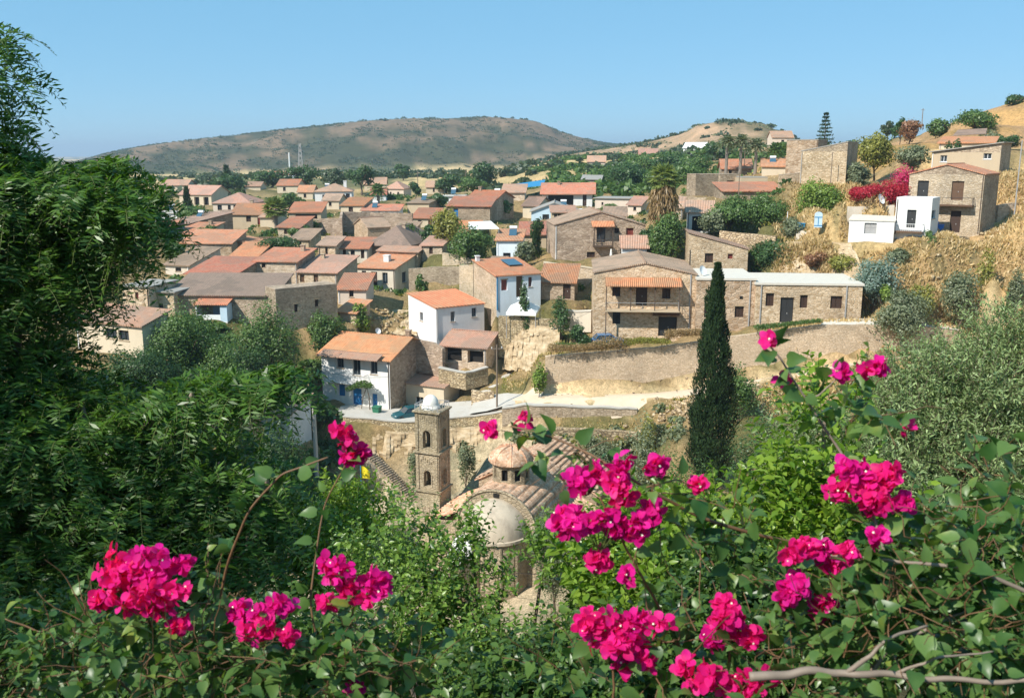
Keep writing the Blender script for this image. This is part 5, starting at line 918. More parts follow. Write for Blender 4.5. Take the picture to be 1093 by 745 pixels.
# odds and ends
def umbrella(px, pyb, pyt, Y, label):
    p = un(px, pyb, Y); h_ = un(px, pyt, Y)[2] - p[2]; t = empty('closed_parasol', p, 0, label, 'parasol'); q = MB(); q.tube([(0, 0, -1), (0, 0, h_)], .03, 6); q.build('pole', M['rail_grey'], t); q = MB(); q.lathe([(.05, .5), (.24, .55), (.2, h_ * .6), (.1, h_ - .1), (.02, h_ + .05)], 10); q.build('cloth', M['cloth_white'], t)
umbrella(652, 283, 266, 138.3, 'closed white parasol in front of the wide gable house')
p = un(873, 243, 124); t = empty('leaning_door', p, R(-8), 'bright blue arched door leaf propped up above the dry bank', 'door'); q = MB(); q.prism([(-.5, 0, 0), (.5, 0, 0), (.5, 0, 1.7)] + [(.5 * math.cos(a), 0, 1.7 + .35 * math.sin(a)) for a in np.linspace(.3, math.pi - .3, 6)] + [(-.5, 0, 1.7)], (0, .08, 0)); o = q.build('leaf', M['pale_blue'], t)
q = MB(); q.box(-.5, .5, -.03, -.002, .2, .3); q.box(-.5, .5, -.03, -.002, 1.3, 1.4); q.box(-.04, .04, -.03, -.002, .301, 1.299); q.build('brace', M['tarp_blue'], o)
def bin_(px, py, Y, m, label, w_=.55, h_=1.05):
    p = un(px, py, Y); t = empty('wheelie_bin', p, R(-20), label, 'bin'); q = MB(); q.add([(-w_ * .4, -w_ * .4, 0), (w_ * .4, -w_ * .4, 0), (w_ * .4, w_ * .4, 0), (-w_ * .4, w_ * .4, 0), (-w_ / 2, -w_ / 2, h_), (w_ / 2, -w_ / 2, h_), (w_ / 2, w_ / 2, h_), (-w_ / 2, w_ / 2, h_)], [(3, 2, 1, 0), (4, 5, 6, 7), (0, 1, 5, 4), (1, 2, 6, 5), (2, 3, 7, 6), (3, 0, 4, 7)]); q.build('tub', M[m], t); q = MB(); q.box(-w_ * .55, w_ * .55, -w_ * .6, w_ * .55, h_ + .005, h_ + .09); q.build('lid', M[m], t)
bin_(402.5, 442, 110.3, 'green_paint', 'green bin below the vine of the white house', .9, .9); bin_(997, 246, 122.5, 'plastic_blue', 'blue plastic barrel bin beside the white cube house', .9, 1.0); bin_(1004, 246, 123, 'plastic_blue', 'blue tub nearer to the rusty doored house', .7, .7); bin_(855, 246, 127, 'tarp_blue', 'dark blue crate above the dry bank', 1.0, .9)
# ------------------------------------------------------------------ trees and plants of the village
LT = {'rhomb': (np.array(((0, 0, 0), (.45, .5, .12), (1, 0, 0), (.45, -.5, .12))), [(0, 1, 2, 3)]),
      'leaf': (np.array(((0, 0, 0), (.22, .36, .07), (.55, .5, .1), (.85, .22, .02), (1, 0, -.06), (.85, -.22, .02), (.55, -.5, .1), (.22, -.36, .07), (.5, 0, 0))), [(0, 8, 2, 1), (8, 4, 3, 2), (0, 7, 6, 8), (8, 6, 5, 4)]),
      'bract': (np.array(((0, 0, 0), (.08, .26, .05), (.3, .46, .13), (.58, .47, .10), (.84, .28, .03), (.97, .06, -.05), (.97, -.06, -.05), (.84, -.28, .03), (.58, -.47, .10), (.3, -.46, .13), (.08, -.26, .05), (.3, 0, .0), (.62, 0, -.02))), [(0, 11, 2, 1), (11, 12, 3, 2), (12, 5, 4, 3), (12, 6, 5), (0, 10, 9, 11), (11, 9, 8, 12), (12, 8, 7, 6)]),
      'heart': (np.array(((0, 0, 0), (-.04, .24, .05), (.16, .47, .1), (.42, .46, .1), (.72, .24, .03), (1, 0, -.1), (.72, -.24, .03), (.42, -.46, .1), (.16, -.47, .1), (-.04, -.24, .05), (.4, 0, -.01), (.72, 0, -.04))), [(0, 10, 3, 2), (0, 2, 1), (10, 11, 4, 3), (11, 5, 4), (0, 8, 7, 10), (0, 9, 8), (10, 7, 6, 11), (11, 6, 5)])}
def leaves(P, A, L_, W_, Nn=None, tpl='rhomb', up=.6, curl=0.0):
    """copies of a leaf template: P base points, A axes, L_ lengths, W_ widths"""
    T, fs = LT[tpl]; n = len(P); A = nrm(A)
    if Nn is None: Nn = rng.normal(size=(n, 3)); Nn[:, 2] += up
    S = nrm(np.cross(Nn, A)); Nn = np.cross(A, S)
    L_ = np.broadcast_to(np.asarray(L_, float), (n,)); W_ = np.broadcast_to(np.asarray(W_, float), (n,))
    V = P[:, None, :] + A[:, None, :] * (T[None, :, 0, None] * L_[:, None, None]) + S[:, None, :] * (T[None, :, 1, None] * W_[:, None, None]) + Nn[:, None, :] * (T[None, :, 2, None] * W_[:, None, None] - (T[None, :, 0, None] ** 2) * (curl * L_)[:, None, None] if np.ndim(curl) or curl else T[None, :, 2, None] * W_[:, None, None])
    return V, fs
def ball(n): return nrm(rng.normal(size=(n, 3)))
for n_, a, c, k in (('leaf_dark', (.025, .06, .018), (.075, .14, .04), {}), ('leaf_mid', (.045, .095, .02), (.13, .21, .055), {}), ('leaf_bright', (.09, .16, .02), (.24, .33, .06), {}), ('leaf_olive', (.095, .12, .06), (.24, .27, .16), {}), ('leaf_blue', (.09, .15, .125), (.25, .33, .28), {}), ('leaf_cypress', (.014, .036, .014), (.05, .09, .03), {}),
                    ('leaf_dry', (.18, .12, .05), (.42, .29, .15), {}), ('leaf_rust', (.20, .09, .05), (.33, .18, .09), {}), ('leaf_yellow', (.15, .16, .03), (.32, .31, .07), {}), ('leaf_palm', (.09, .13, .03), (.24, .29, .08), {}), ('bract_far', (.40, .01, .07), (.60, .03, .16), {}), ('bract_red', (.30, .008, .025), (.45, .02, .04), {}), ('leaf_far', (.04, .065, .032), (.085, .12, .055), {})): leafmat(n_, a, c, scale=.35, **k)
def crown_mesh(rx, ry, rz, n, lf, clumps=14, fill=.45, flat=.0):
    """leaf quads gathered in clumps through an uneven ellipsoid, about its centre"""
    c = ball(clumps) * (rng.random((clumps, 1)) ** .5) * .74; c[:, 2] = c[:, 2] * .9 + .05; r_ = rng.uniform(.2, .46, clumps)
    wts = r_ ** 2; k = rng.choice(clumps, n, p=wts / wts.sum()); d = ball(n); d[:, 2] = np.where(rng.random(n) < .3, np.abs(d[:, 2]), d[:, 2])
    q = c[k] + d * (r_[k] * (fill + (1 - fill) * rng.random(n) ** .4) * (1 + .18 * rng.normal(size=n)))[:, None]
    P = q * np.array((rx, ry, rz)); out = nrm(d + nrm(q) * .5 + rng.normal(size=(n, 3)) * .5); A = nrm(np.cross(out, rng.normal(size=(n, 3))) + out * .35 - np.array((0, 0, .3)))
    s_ = lf * rng.uniform(.6, 1.35, n); return leaves(P - A * s_[:, None] * .5, A, s_, s_ * .62, out)
def trunk_mesh(mb, h0, h1, r, rx, rz, nb=5):
    z1 = h1 + rz * .2; j = lambda k: random.uniform(-k, k)
    mb.tube([(0, 0, h0), (j(r), j(r), (h0 + h1) * .5), (j(r * 2), j(r * 2), z1)], [r, r * .75, r * .35], 7)
    for k in range(nb):
        a = 2 * math.pi * k / nb + j(.5); zb = h1 * .75 + (z1 - h1 * .75) * k / nb
        mb.tube([(0, 0, zb), (rx * .35 * math.cos(a), rx * .35 * math.sin(a), zb + rz * .4), (rx * .62 * math.cos(a), rx * .62 * math.sin(a), zb + rz * .75)], [r * .45, r * .3, r * .1], 5)
def tree(px, yt, yb, Y, wpx, kind, label, name='tree', cat='tree', group=None, dens=1.0, bark='bark', lf=None):
    c = un(px, (yt + yb) / 2, Y); d = Y * CT - c[2] * ST; zt, zb = un(px, yt, Y)[2], un(px, yb, Y)[2]; rz = (zt - zb) / 2 * 1.08; rx = wpx / 2 * d / F * 1.1; ry = rx * .95
    z0 = gz(c[0], c[1]); z0 = min(z0, zb + .3); zb = min(zb, z0 + (.2 if cat == 'tree' else .06) * (zt - z0)); rz = (zt - zb) / 2 * 1.08; c[2] = (zt + zb) / 2; t = empty(name, (c[0], c[1], z0), random.uniform(0, 6.28), label, cat, group)
    area = wpx * (yb - yt); lf = lf or max(.16, 2.6 * d / F); n = int(np.clip(area * 3.0 * dens * (2.6 * d / F / lf) ** 2, 90, 9000))
    V, fs = crown_mesh(rx, ry, rz, n, lf, clumps=int(np.clip(area / 38, 8, 44))); V = V + np.array((0, 0, c[2] - z0))
    np_mesh('crown', V, fs, M['leaf_' + kind] if 'leaf_' + kind in M else M[kind], t)
    if zb - z0 > -2: mb = MB(); trunk_mesh(mb, -.8, max(zb - z0, .2) + .3 * rz, max(.05, rx * .07), rx, rz); mb.build('trunk', M[bark], t)
    return t
def bush(*a, **k): k.setdefault('name', 'shrub'); k.setdefault('cat', 'shrub'); return tree(*a, **k)
T_ = 'dark mid bright olive'.split()
# the village's own trees, near to far
for a in ((196, 326, 405, 95, 84, 'mid', 'broad feathery tree in front of the blue balcony'), (284, 312, 392, 109, 76, 'mid', 'rounded green tree before the shaded stone block'), (268, 365, 420, 104, 60, 'dark', 'dark tree under the rounded green tree'), (150, 368, 430, 88, 84, 'dark', 'dark tree in front of the glazed veranda house'), (105, 392, 440, 84, 70, 'mid', 'green tree low in front of the glazed veranda house'), (238, 362, 425, 93, 66, 'mid', 'leafy green tree between the feathery tree and the rounded tree'), (225, 385, 440, 90, 66, 'dark', 'dense dark tree below the glazed veranda house'),
          (346, 332, 385, 121, 42, 'mid', 'fig like tree left of the white house with blue doors'), (384, 322, 350, 126, 24, 'bright', 'small bright tree right of the pinkish hut'), (344, 372, 400, 117, 24, 'mid', 'bushy sapling at the left wall of the white house with blue doors'),
          (500, 240, 280, 150, 50, 'mid', 'thick round tree left of the white washed cottage'), (478, 222, 268, 160, 34, 'yellow', 'olive brown tree left of the thick round tree'), (433, 236, 256, 170, 36, 'mid', 'leafy tree behind the big hip roof'), (573, 232, 250, 152, 17, 'dark', 'small round headed tree above the red roof'),
          (560, 256, 278, 143, 24, 'olive', 'grey green bush tree by the corner of the wide gable house'), (300, 250, 270, 158, 48, 'dark', 'dark spreading tree above the red roofed stone houses'), (187, 255, 282, 155, 26, 'mid', 'pale leafy tree beside the long stone barn'), (712, 228, 282, 130, 42, 'mid', 'rounded tree under the shaggy palm'), (692, 240, 275, 138, 22, 'dark', 'dark tree left of the shaggy palm'),
          (825, 256, 292, 126, 50, 'dark', 'dense green tree behind the sloping stone house'), (780, 210, 252, 136, 64, 'mid', 'wide tree mass above the sloping stone house'), (818, 206, 245, 134, 50, 'mid', 'green tree right of the wide tree mass'), (762, 222, 250, 134, 34, 'olive', 'grey olive tree by the green carport'), (874, 192, 228, 132, 52, 'bright', 'bright yellow green bush tree below the pale stone building'), (846, 232, 255, 128, 34, 'olive', 'silvery bush above the dry bank'),
          (934, 140, 185, 150, 40, 'yellow', 'tall yellowish tree right of the pale stone building'), (916, 175, 205, 140, 34, 'olive', 'low grey green tree beside the red bougainvillea'), (976, 153, 184, 146, 36, 'olive', 'pale green bush behind the rusty doored house'), (972, 124, 154, 200, 28, 'rust', 'russet tree on the right skyline'), (1003, 125, 150, 205, 26, 'mid', 'round green tree right of the russet tree'), (962, 124, 140, 210, 20, 'dark', 'small dark tree left of the russet tree'),
          (1040, 117, 140, 195, 52, 'mid', 'broad green tree high on the right hill'), (1085, 100, 116, 230, 24, 'dark', 'dark bush on the highest right edge'), (1018, 149, 160, 148, 18, 'dark', 'small dark bush before the orange tiled house'), (1078, 142, 156, 160, 30, 'dark', 'dark bush behind the shaded tower wall'),
          (965, 311, 362, 103, 62, 'olive', 'feathery grey green tree at the end of the long retaining wall'), (1027, 287, 332, 106, 46, 'olive', 'prickly pear clump on the dry slope'), (935, 272, 308, 111, 52, 'blue', 'blue green agave clump below the white shed'), (992, 246, 274, 117.5, 24, 'mid', 'young tree against the white cube house'), (1008, 252, 272, 118, 22, 'dark', 'brownish shrub right of the young tree'), (900, 270, 296, 119, 34, 'yellow', 'dry yellowish bush on the bank under the white shed'), (868, 268, 290, 121, 26, 'rust', 'brownish dry bush on the steep bank'), (958, 264, 284, 116, 28, 'olive', 'grey bush under the white cube house'), (1055, 262, 280, 112, 22, 'yellow', 'dry bush on the slope right of the tumbled wall'), (985, 300, 322, 106, 30, 'yellow', 'straw coloured bush left of the prickly pear clump'), (944, 300, 313, 109, 20, 'bright', 'bright green bush under the agave clump'), (1084, 285, 325, 102, 18, 'olive', 'thin cactus stand at the right edge of the dry slope'),
          (617, 344, 366, 109, 26, 'dark', 'bush left of the balcony house corner'), (576, 386, 414, 105.6, 18, 'bright', 'small green bush at the left end of the retaining wall'), (497, 458, 482, 100, 22, 'olive', 'grey shrub on the rock right of the bell tower'), (441, 474, 494, 101.5, 14, 'olive', 'little shrub on the rock left of the bell tower'), (560, 300, 330, 119, 12, 'dark', 'potted shrub beside the gazebo'), (600, 318, 332, 117, 30, 'dark', 'leafy pergola plant right of the gazebo'),
          (330, 262, 285, 150, 28, 'bright', 'bright shrub under the ochre wall'), (222, 240, 262, 178, 26, 'mid', 'green tree behind the long stone barn'), (205, 218, 240, 195, 34, 'mid', 'leafy garden tree by the far villa'), (330, 236, 252, 185, 30, 'mid', 'garden bush at the foot of the tall dark wall'), (350, 206, 228, 262, 22, 'dark', 'dark tree behind the tall white house'), (450, 290, 306, 136, 18, 'mid', 'climber on the broken dry stone wall'), (545, 242, 262, 160, 24, 'dark', 'dark shrub behind the white washed cottage'), (640, 246, 262, 150, 10, 'dark', 'small dark bush by the window awning')):
    (bush if a[3] and ('bush' in a[6] or 'shrub' in a[6] or 'clump' in a[6] or 'plant' in a[6]) else tree)(*a)
for a in ((322, 176, 196, 330, 36, 'dark', 'dark grove tree left of the white houses'), (290, 180, 200, 350, 46, 'dark', 'wide dark tree below the lattice tower'), (354, 178, 202, 300, 34, 'far', 'dark tree above the tall white house'), (385, 176, 198, 320, 34, 'dark', 'dark tree right of the tall white house top'), (430, 173, 190, 420, 22, 'dark', 'round dark tree above the straw field'), (444, 193, 206, 280, 18, 'dark', 'small round tree in the straw field'), (477, 184, 202, 300, 28, 'dark', 'wide domed bush in the straw field'), (515, 175, 200, 330, 34, 'dark', 'dark pine left of the blue tarpaulin'), (505, 188, 206, 280, 30, 'mid', 'leafy tree before the dark pine'),
          (545, 176, 194, 380, 34, 'far', 'far tree above the blue tarpaulin'), (575, 178, 196, 370, 36, 'mid', 'spreading tree behind the long red roof'), (600, 172, 192, 400, 30, 'far', 'tall far tree left of the reddish far roof'), (640, 180, 206, 270, 40, 'mid', 'green tree over the grey flat shed'), (668, 172, 206, 260, 46, 'dark', 'big dark tree left of the shaggy palm top'), (690, 166, 190, 300, 44, 'mid', 'green tree above the big dark tree'), (718, 164, 192, 290, 44, 'dark', 'dark tree below the far white house'), (742, 166, 188, 260, 40, 'mid', 'tree right of the far white house'), (768, 150, 172, 300, 30, 'dark', 'dark tree left of the date palms'), (655, 162, 178, 420, 34, 'far', 'far dark tree behind the reddish far roof'), (735, 176, 200, 220, 44, 'mid', 'leafy tree behind the ruined block'), (700, 180, 208, 230, 34, 'mid', 'fresh green tree behind the shaggy palm'),
          (845, 146, 160, 240, 30, 'mid', 'bushy tree by the far pink house'), (905, 146, 156, 230, 22, 'dark', 'small tree on the skyline behind the pale stone building'), (948, 130, 142, 260, 20, 'far', 'tiny dark tree below the skyline pole'), (245, 186, 204, 330, 40, 'dark', 'dark tree right of the straw field'), (215, 188, 200, 420, 26, 'far', 'far hedge tree at the edge of the straw field'), (232, 200, 214, 280, 30, 'mid', 'garden tree behind the far villa'), (410, 216, 230, 240, 20, 'mid', 'bush under the date palm'), (455, 210, 222, 245, 26, 'mid', 'green bush before the far pink house'), (862, 182, 200, 147, 14, 'mid', 'round green bush on the roofless enclosure'), (802, 195, 204, 160, 10, 'mid', 'little bush among the ruins'), (202, 226, 240, 225, 28, 'dark', 'dark tree left of the low far villa garden'), (308, 206, 220, 250, 26, 'mid', 'bushy tree left of the tall white house'), (318, 240, 254, 178, 26, 'mid', 'fresh tree right of the dark veranda shed'), (383, 228, 242, 205, 22, 'dark', 'dark tree behind the bright gabled barn'), (420, 204, 219, 270, 28, 'mid', 'leafy tree right of the date palm'), (470, 206, 222, 235, 30, 'dark', 'shady tree behind the stone barn with cream gable'), (262, 204, 218, 262, 24, 'mid', 'garden tree behind the pink hip roof'), (536, 213, 232, 195, 26, 'mid', 'tree between the wide orange roof and the pale blue house'), (460, 240, 262, 165, 26, 'dark', 'dark tree right of the big hip roof'), (510, 262, 284, 150, 24, 'mid', 'bushy tree under the pale awning sheet'), (650, 214, 228, 200, 24, 'mid', 'tree behind the brown roofed shed'), (620, 204, 218, 235, 26, 'dark', 'dark tree behind the long red roof end'),
          (1062, 130, 142, 180, 34, 'olive', 'pale bush below the broad green tree')):
    (bush if 'bush' in a[6] else tree)(*a)
# pink and red bougainvillea on the right slope
for a in ((925, 196, 218, 129, 46, 'bract_red', 'deep red bougainvillea mound under the pale stone building', 'leaf_mid'), (950, 190, 216, 128.5, 40, 'bract_red', 'crimson bougainvillea between the red mound and the stone gable house', ''), (967, 173, 200, 131, 40, 'bract_far', 'bright pink bougainvillea spilling beside the stone gable house', '')): tree(*a[:7], name='bougainvillea', cat='bougainvillea', lf=.2, dens=1.4)
# hedges along the retaining wall
def hedge(pts, hpx, dpt, kind, label, n=2200, name='hedge', lf=.16, flowers=None):
    n = int(n * 1.8); T = np.array(line([un(*p) for p in pts], .3)); o0 = T[0]; i = rng.integers(0, len(T), n); t = empty(name, o0, 0, label, 'hedge'); d = o0[1]; rz = hpx / 2 * d / F
    blob = .35 + 1.3 * vn(i * .3 / 1.4, 0, 5); P = T[i] - o0 + ball(n) * np.stack([np.full(n, .5), np.full(n, dpt / 2), rz * blob], -1) * (rng.random((n, 1)) ** .35) + np.array((0, 0, rz * .7)); A = ball(n) + np.array((0, 0, .3)); s_ = lf * rng.uniform(.7, 1.3, n)
    V, fs = leaves(P, A, s_, s_ * .6); np_mesh('foliage', V, fs, M['leaf_' + kind], t); q = MB()
    for k in range(0, len(T), 12): p = T[k] - o0; q.tube([p - (0, 0, .6), p + (.1, 0, rz * .5), p + (.2, .1, rz * 1.1)], [.05, .035, .015], 5)
    q.build('stems', M['bark'], t); return t
hedge(((588, 378, 106.5), (620, 377, 106.1), (650, 372, 105.9), (668, 372, 105.8)), 17, 1.6, 'dry', 'brownish dry hedge hanging over the left of the long retaining wall', 2600)
hedge(((668, 370, 105.8), (690, 368, 105.6), (712, 369, 105.4)), 14, 1.4, 'yellow', 'yellow green hedge in front of the garage door', 1700); hedge(((712, 363, 105.4), (730, 361, 105.2), (748, 361, 105)), 18, 1.6, 'dry', 'reddish dry shrub row right of the garage door', 1700)
hedge(((594, 371, 108.5), (625, 371, 108.3), (660, 368, 108)), 9, 1.2, 'mid', 'green creeper strip behind the dry hedge', 1000); hedge(((808, 353, 104.5), (826, 351, 104.3), (838, 350, 104.2)), 10, 1.2, 'mid', 'low green hedge left of the doorstep of the long stone house', 1000); hedge(((840, 349, 104.3), (856, 347, 104.1), (874, 345, 104)), 8, 1.2, 'mid', 'low green hedge right of the doorstep of the long stone house', 1000)
p = HS['A'].w(HS['A'].W * .56, -1.5, 2.9); t = empty('grape_vine', p, R(-23), 'green vine trained over the ground floor of the white house', 'vine'); n = 1100; P = ball(n) * np.array((2.0, 1.0, .4)) * rng.random((n, 1)) ** .4 + np.array((.9, 0, 0)); P[:, 2] += .5 * np.sin(P[:, 0]); s_ = .2 * rng.uniform(.7, 1.3, n); V, fs = leaves(P, ball(n), s_, s_ * .8); np_mesh('foliage', V, fs, M['leaf_mid'], t)
q = MB(); q.tube([(2.3, 0, -2.9), (2.2, .1, -1.2), (2.0, 0, 0), (0, .1, .2)], [.08, .06, .05, .03], 6); q.tube([(1.2, -.2, -2.9), (1.4, -.1, -1.2), (1.9, 0, 0)], .05, 6); q.build('stem', M['bark'], t)
# cypresses
def cypress(px, yt, yb, Y, wpx, label, n=9000, lf=None):
    b_ = un(px, yb, Y); z0 = min(gz(b_[0], b_[1]), b_[2]); top = un(px, yt, Y)[2]; h_ = top - z0; d = Y * CT - b_[2] * ST; rm = wpx / 2 * d / F; t = empty('cypress_tree', (b_[0], b_[1], z0), 0, label, 'cypress')
    n0 = 260; fz = rng.random(n0); fa = rng.random(n0) * 6.283; k = rng.integers(0, n0, n); z = np.clip(fz[k] + rng.normal(size=n) * .03 + .01, .012, .995)
    prof = np.interp(z, (0, .12, .3, .5, .7, .85, .95, 1), (.72, .96, 1, .86, .6, .38, .2, .04)) * rm
    a = fa[k] + rng.normal(size=n) * .22; rr_ = prof * (.42 + 1.1 * fbm(a * 2.1 + 9, z * 13., 3, 77)) * (1.02 - .5 * rng.random(n) ** 1.8) * (.9 + .2 * (np.sin(fa[k] * 7 + fz[k] * 40) * .5 + .5)); P = np.stack([np.cos(a) * rr_, np.sin(a) * rr_, z * h_], -1)
    A = np.stack([np.cos(a) * .35, np.sin(a) * .35, np.ones(n)], -1) + rng.normal(size=(n, 3)) * .22; s_ = (lf or 3.0 * d / F) * rng.uniform(.7, 1.4, n); V, fs = leaves(P, A, s_ * 1.5, s_ * .5, np.stack([np.cos(a), np.sin(a), .2 + 0 * a], -1) + rng.normal(size=(n, 3)) * .4)
    np_mesh('crown', V, fs, M['leaf_cypress'], t); q = MB(); q.tube([(0, 0, -1), (0, 0, h_ * .5), (0, 0, h_ * .93)], [rm * .16, rm * .1, .02], 7); q.build('trunk', M['bark'], t); return t
cypress(757, 283, 492, 76, 42, 'tall dark cypress in front of the retaining wall', 42000, .19); cypress(201, 203, 232, 210, 9, 'thin dark cypress by the far villa', 700); cypress(572.5, 244, 270, 148, 8, 'small cypress under the small round headed tree', 600); cypress(243, 180, 202, 340, 9, 'far dark cypress beside the straw field', 300)
# palms
def palm(px, yt, ym, yb, Y, wpx, label, skirt=0, kind='palm', nf=34, date=False):
    b_ = un(px, yb, Y); z0 = min(gz(b_[0], b_[1]), b_[2]); d = Y * CT - b_[2] * ST; zc = un(px, (yt * .45 + ym * .55) if not date else (yt * .6 + ym * .4), Y)[2] - z0; rm = wpx / 2 * d / F; t = empty('palm_tree', (b_[0], b_[1], z0), 0, label, 'palm')
    q = MB(); q.tube([(0, 0, -.8), (.05, 0, zc * .5), (0, 0, zc)], [rm * .16, rm * .12, rm * .12], 8); q.build('trunk', M['bark_grey'], t); Vs = []; fs = None
    for k in range(nf):
        a = k * 2.4; e = math.radians(80 - 115 * (k / nf)); dr = np.array((math.cos(a) * math.cos(e), math.sin(a) * math.cos(e), math.sin(e))); L_ = rm * random.uniform(.85, 1.1); m_ = 26 if date else 22
        if date:
            s_ = np.linspace(.12, 1, m_); mid = dr * (s_ * L_)[:, None] - np.array((0, 0, 1)) * (s_ ** 2 * L_ * .45)[:, None] + np.array((0, 0, zc)); sd_ = np.cross(dr, (0, 0, 1)); sd_ /= max(.05, np.linalg.norm(sd_)); sg = np.where(np.arange(m_) % 2, 1, -1)[:, None]
            A = sd_ * sg * .8 + dr * .6 - np.array((0, 0, .25)); V, fs = leaves(mid, A, L_ * .33 * (1.15 - s_ * .7), L_ * .07)
        else:
            c = dr * L_ * .55 + np.array((0, 0, zc)) ; th = np.linspace(-1.9, 1.9, m_); sd_ = np.cross(dr, (0, 0, 1)); sd_ /= max(.05, np.linalg.norm(sd_)); A = dr * np.cos(th)[:, None] + sd_ * np.sin(th)[:, None] - np.array((0, 0, .35)); V, fs = leaves(np.repeat(c[None], m_, 0), A, L_ * .5, L_ * .085)
        Vs.append(V)
    np_mesh('fronds', np.concatenate(Vs), fs, M['leaf_' + kind], t)
    if skirt:
        n = 1500; zs = un(px, skirt, Y)[2] - z0; u = rng.random(n) ** .8; a = rng.random(n) * 6.283; r_ = rm * (.25 + .62 * np.sin(np.clip(u * .8 + .2, 0, 1) * math.pi) ** .7) * rng.uniform(.4, 1, n); P = np.stack([np.cos(a) * r_, np.sin(a) * r_, zs + (zc - zs) * u], -1); V, fs = leaves(P, np.stack([np.cos(a) * .3, np.sin(a) * .3, -np.ones(n)], -1) + rng.normal(size=(n, 3)) * .2, rm * .45 * rng.uniform(.6, 1.3, n), rm * .09); np_mesh('dead_fronds', V, fs, M['leaf_dry'], t)
    return t
palm(706, 178, 200, 288, 133, 36, 'tall fan palm with a shaggy skirt of dead fronds', skirt=236); palm(295, 209, 236, 246, 190, 30, 'fan palm between the red roofed houses', nf=44); palm(404, 195, 216, 228, 235, 26, 'date palm near the far pink hip house', date=True, kind='mid')
for x, yt, w_, lb in ((775, 142, 26, 'leftmost date palm of the skyline cluster'), (790, 141, 26, 'second date palm of the skyline cluster'), (806, 146, 26, 'rightmost palm of the grey skyline cluster'), (826, 150, 26, 'date palm with drooping fronds left of the flat topped stone block')): palm(x, yt, yt + 24, yt + 36, 195, w_, lb, date=True, kind='olive' if x < 820 else 'mid', nf=40)
# tiered araucaria on the skyline
b_ = un(880, 152, 215); z0 = gz(b_[0], b_[1]); t = empty('norfolk_pine', (b_[0], b_[1], min(z0, b_[2])), 0, 'dark tiered conifer standing on the right skyline', 'conifer'); b_[2] = min(z0, b_[2]); hz_ = un(880, 121, 215)[2] - b_[2]; q = MB(); q.tube([(0, 0, -.5), (0, 0, hz_)], [.25, .05], 6); q.build('trunk', M['bark'], t); Ps = []; As = []
for k in range(9):
    z = hz_ - .3 - k * .78; r_ = .3 + k * .23
    for j in range(7): a = j * .9 + k * .4; s_ = np.linspace(.1, 1, 14); Ps.append(np.stack([np.cos(a) * s_ * r_, np.sin(a) * s_ * r_, z + .1 * s_], -1)); As.append(rng.normal(size=(14, 3)) + np.array((math.cos(a), math.sin(a), .6)) * 1.2)
V, fs = leaves(np.concatenate(Ps), np.concatenate(As), .55, .22); np_mesh('crown', V, fs, M['leaf_cypress'], t)
# far woods and scrub, too many to count
def scrub(name, n, fx, kind, sz, tpl_n=26):
    pts = fx(n); n = len(pts); q = ball(tpl_n); q[:, 2] = np.abs(q[:, 2]) * .9; P = []; 
    P = pts[:, None, :] + q[None] * (sz * rng.uniform(.5, 1.5, n))[:, None, None] * np.array((1, 1, .8)) * rng.uniform(.6, 1.1, (n, tpl_n, 1)); P = P.reshape(-1, 3); A = ball(len(P)); dd = np.linalg.norm(P, axis=1); s_ = np.maximum(.25, sz * .7) * rng.uniform(.7, 1.4, len(P)); V, fs = leaves(P - A * s_[:, None] * .5, A, s_, s_ * .75); return tag(np_mesh(name, V, fs, M['leaf_' + kind]), kind='stuff')
def on_ground(px, Y):
    x = (px - CX) / F * Y * CT; z = height(x, Y); return np.stack([x, Y, z], -1)
def f_hill(n):
    px = rng.uniform(80, 720, n); Y = rng.uniform(980, 1480, n); k = fbm(px / 22., Y / 60., 4, 61) > .47; return on_ground(px[k], Y[k])
scrub('hill_scrub', 9500, f_hill, 'far', 2.0, 9)
def f_belt(n):
    px = rng.uniform(150, 880, n); Y = rng.uniform(300, 950, n); k = fbm(px / 40., Y / 60., 3, 62) > np.where(px < 500, .56, .47); return on_ground(px[k], Y[k])
def f_wood(n):
    px = rng.uniform(590, 850, n); Y = rng.uniform(230, 480, n); k = fbm(px / 22., Y / 30., 3, 67) > .46; return on_ground(px[k], Y[k])
scrub('far_woods', 1300, f_belt, 'far', 2.8, 34); scrub('far_woods', 800, f_wood, 'mid', 2.2, 40); scrub('far_woods', 400, f_wood, 'mid', 2.2, 40)
def f_hill2(n): px = rng.uniform(640, 870, n); Y = rng.uniform(460, 720, n); k = fbm(px / 12., Y / 30., 3, 63) > .5; return on_ground(px[k], Y[k])
scrub('hill_scrub', 700, f_hill2, 'olive', 1.3, 14)
def f_rim(n): px = rng.uniform(150, 600, n); Y = np.full(n, 1400.) + rng.uniform(-30, 60, n); return on_ground(px, Y)
scrub('hill_scrub', 70, f_rim, 'far', 3.0, 30)
def f_gard(n):
    px = rng.uniform(150, 860, n); Y = rng.uniform(118, 300, n); k = fbm(px / 25., Y / 9., 3, 64) > .52; P = on_ground(px[k], Y[k])
    for h in HS.values():
        c, s_ = math.cos(h.yaw), math.sin(h.yaw); dx, dy = P[:, 0] - h.O[0], P[:, 1] - h.O[1]; u, v = dx * c + dy * s_, -dx * s_ + dy * c; P = P[~((u > -1.5) & (u < h.W + 1.5) & (v > -3.5) & (v < h.D + 1))]
    return P
scrub('garden_weeds', 2600, f_gard, 'mid', .75, 30); scrub('garden_weeds', 1100, f_gard, 'yellow', .5, 22); scrub('garden_weeds', 900, f_gard, 'dark', .9, 34)
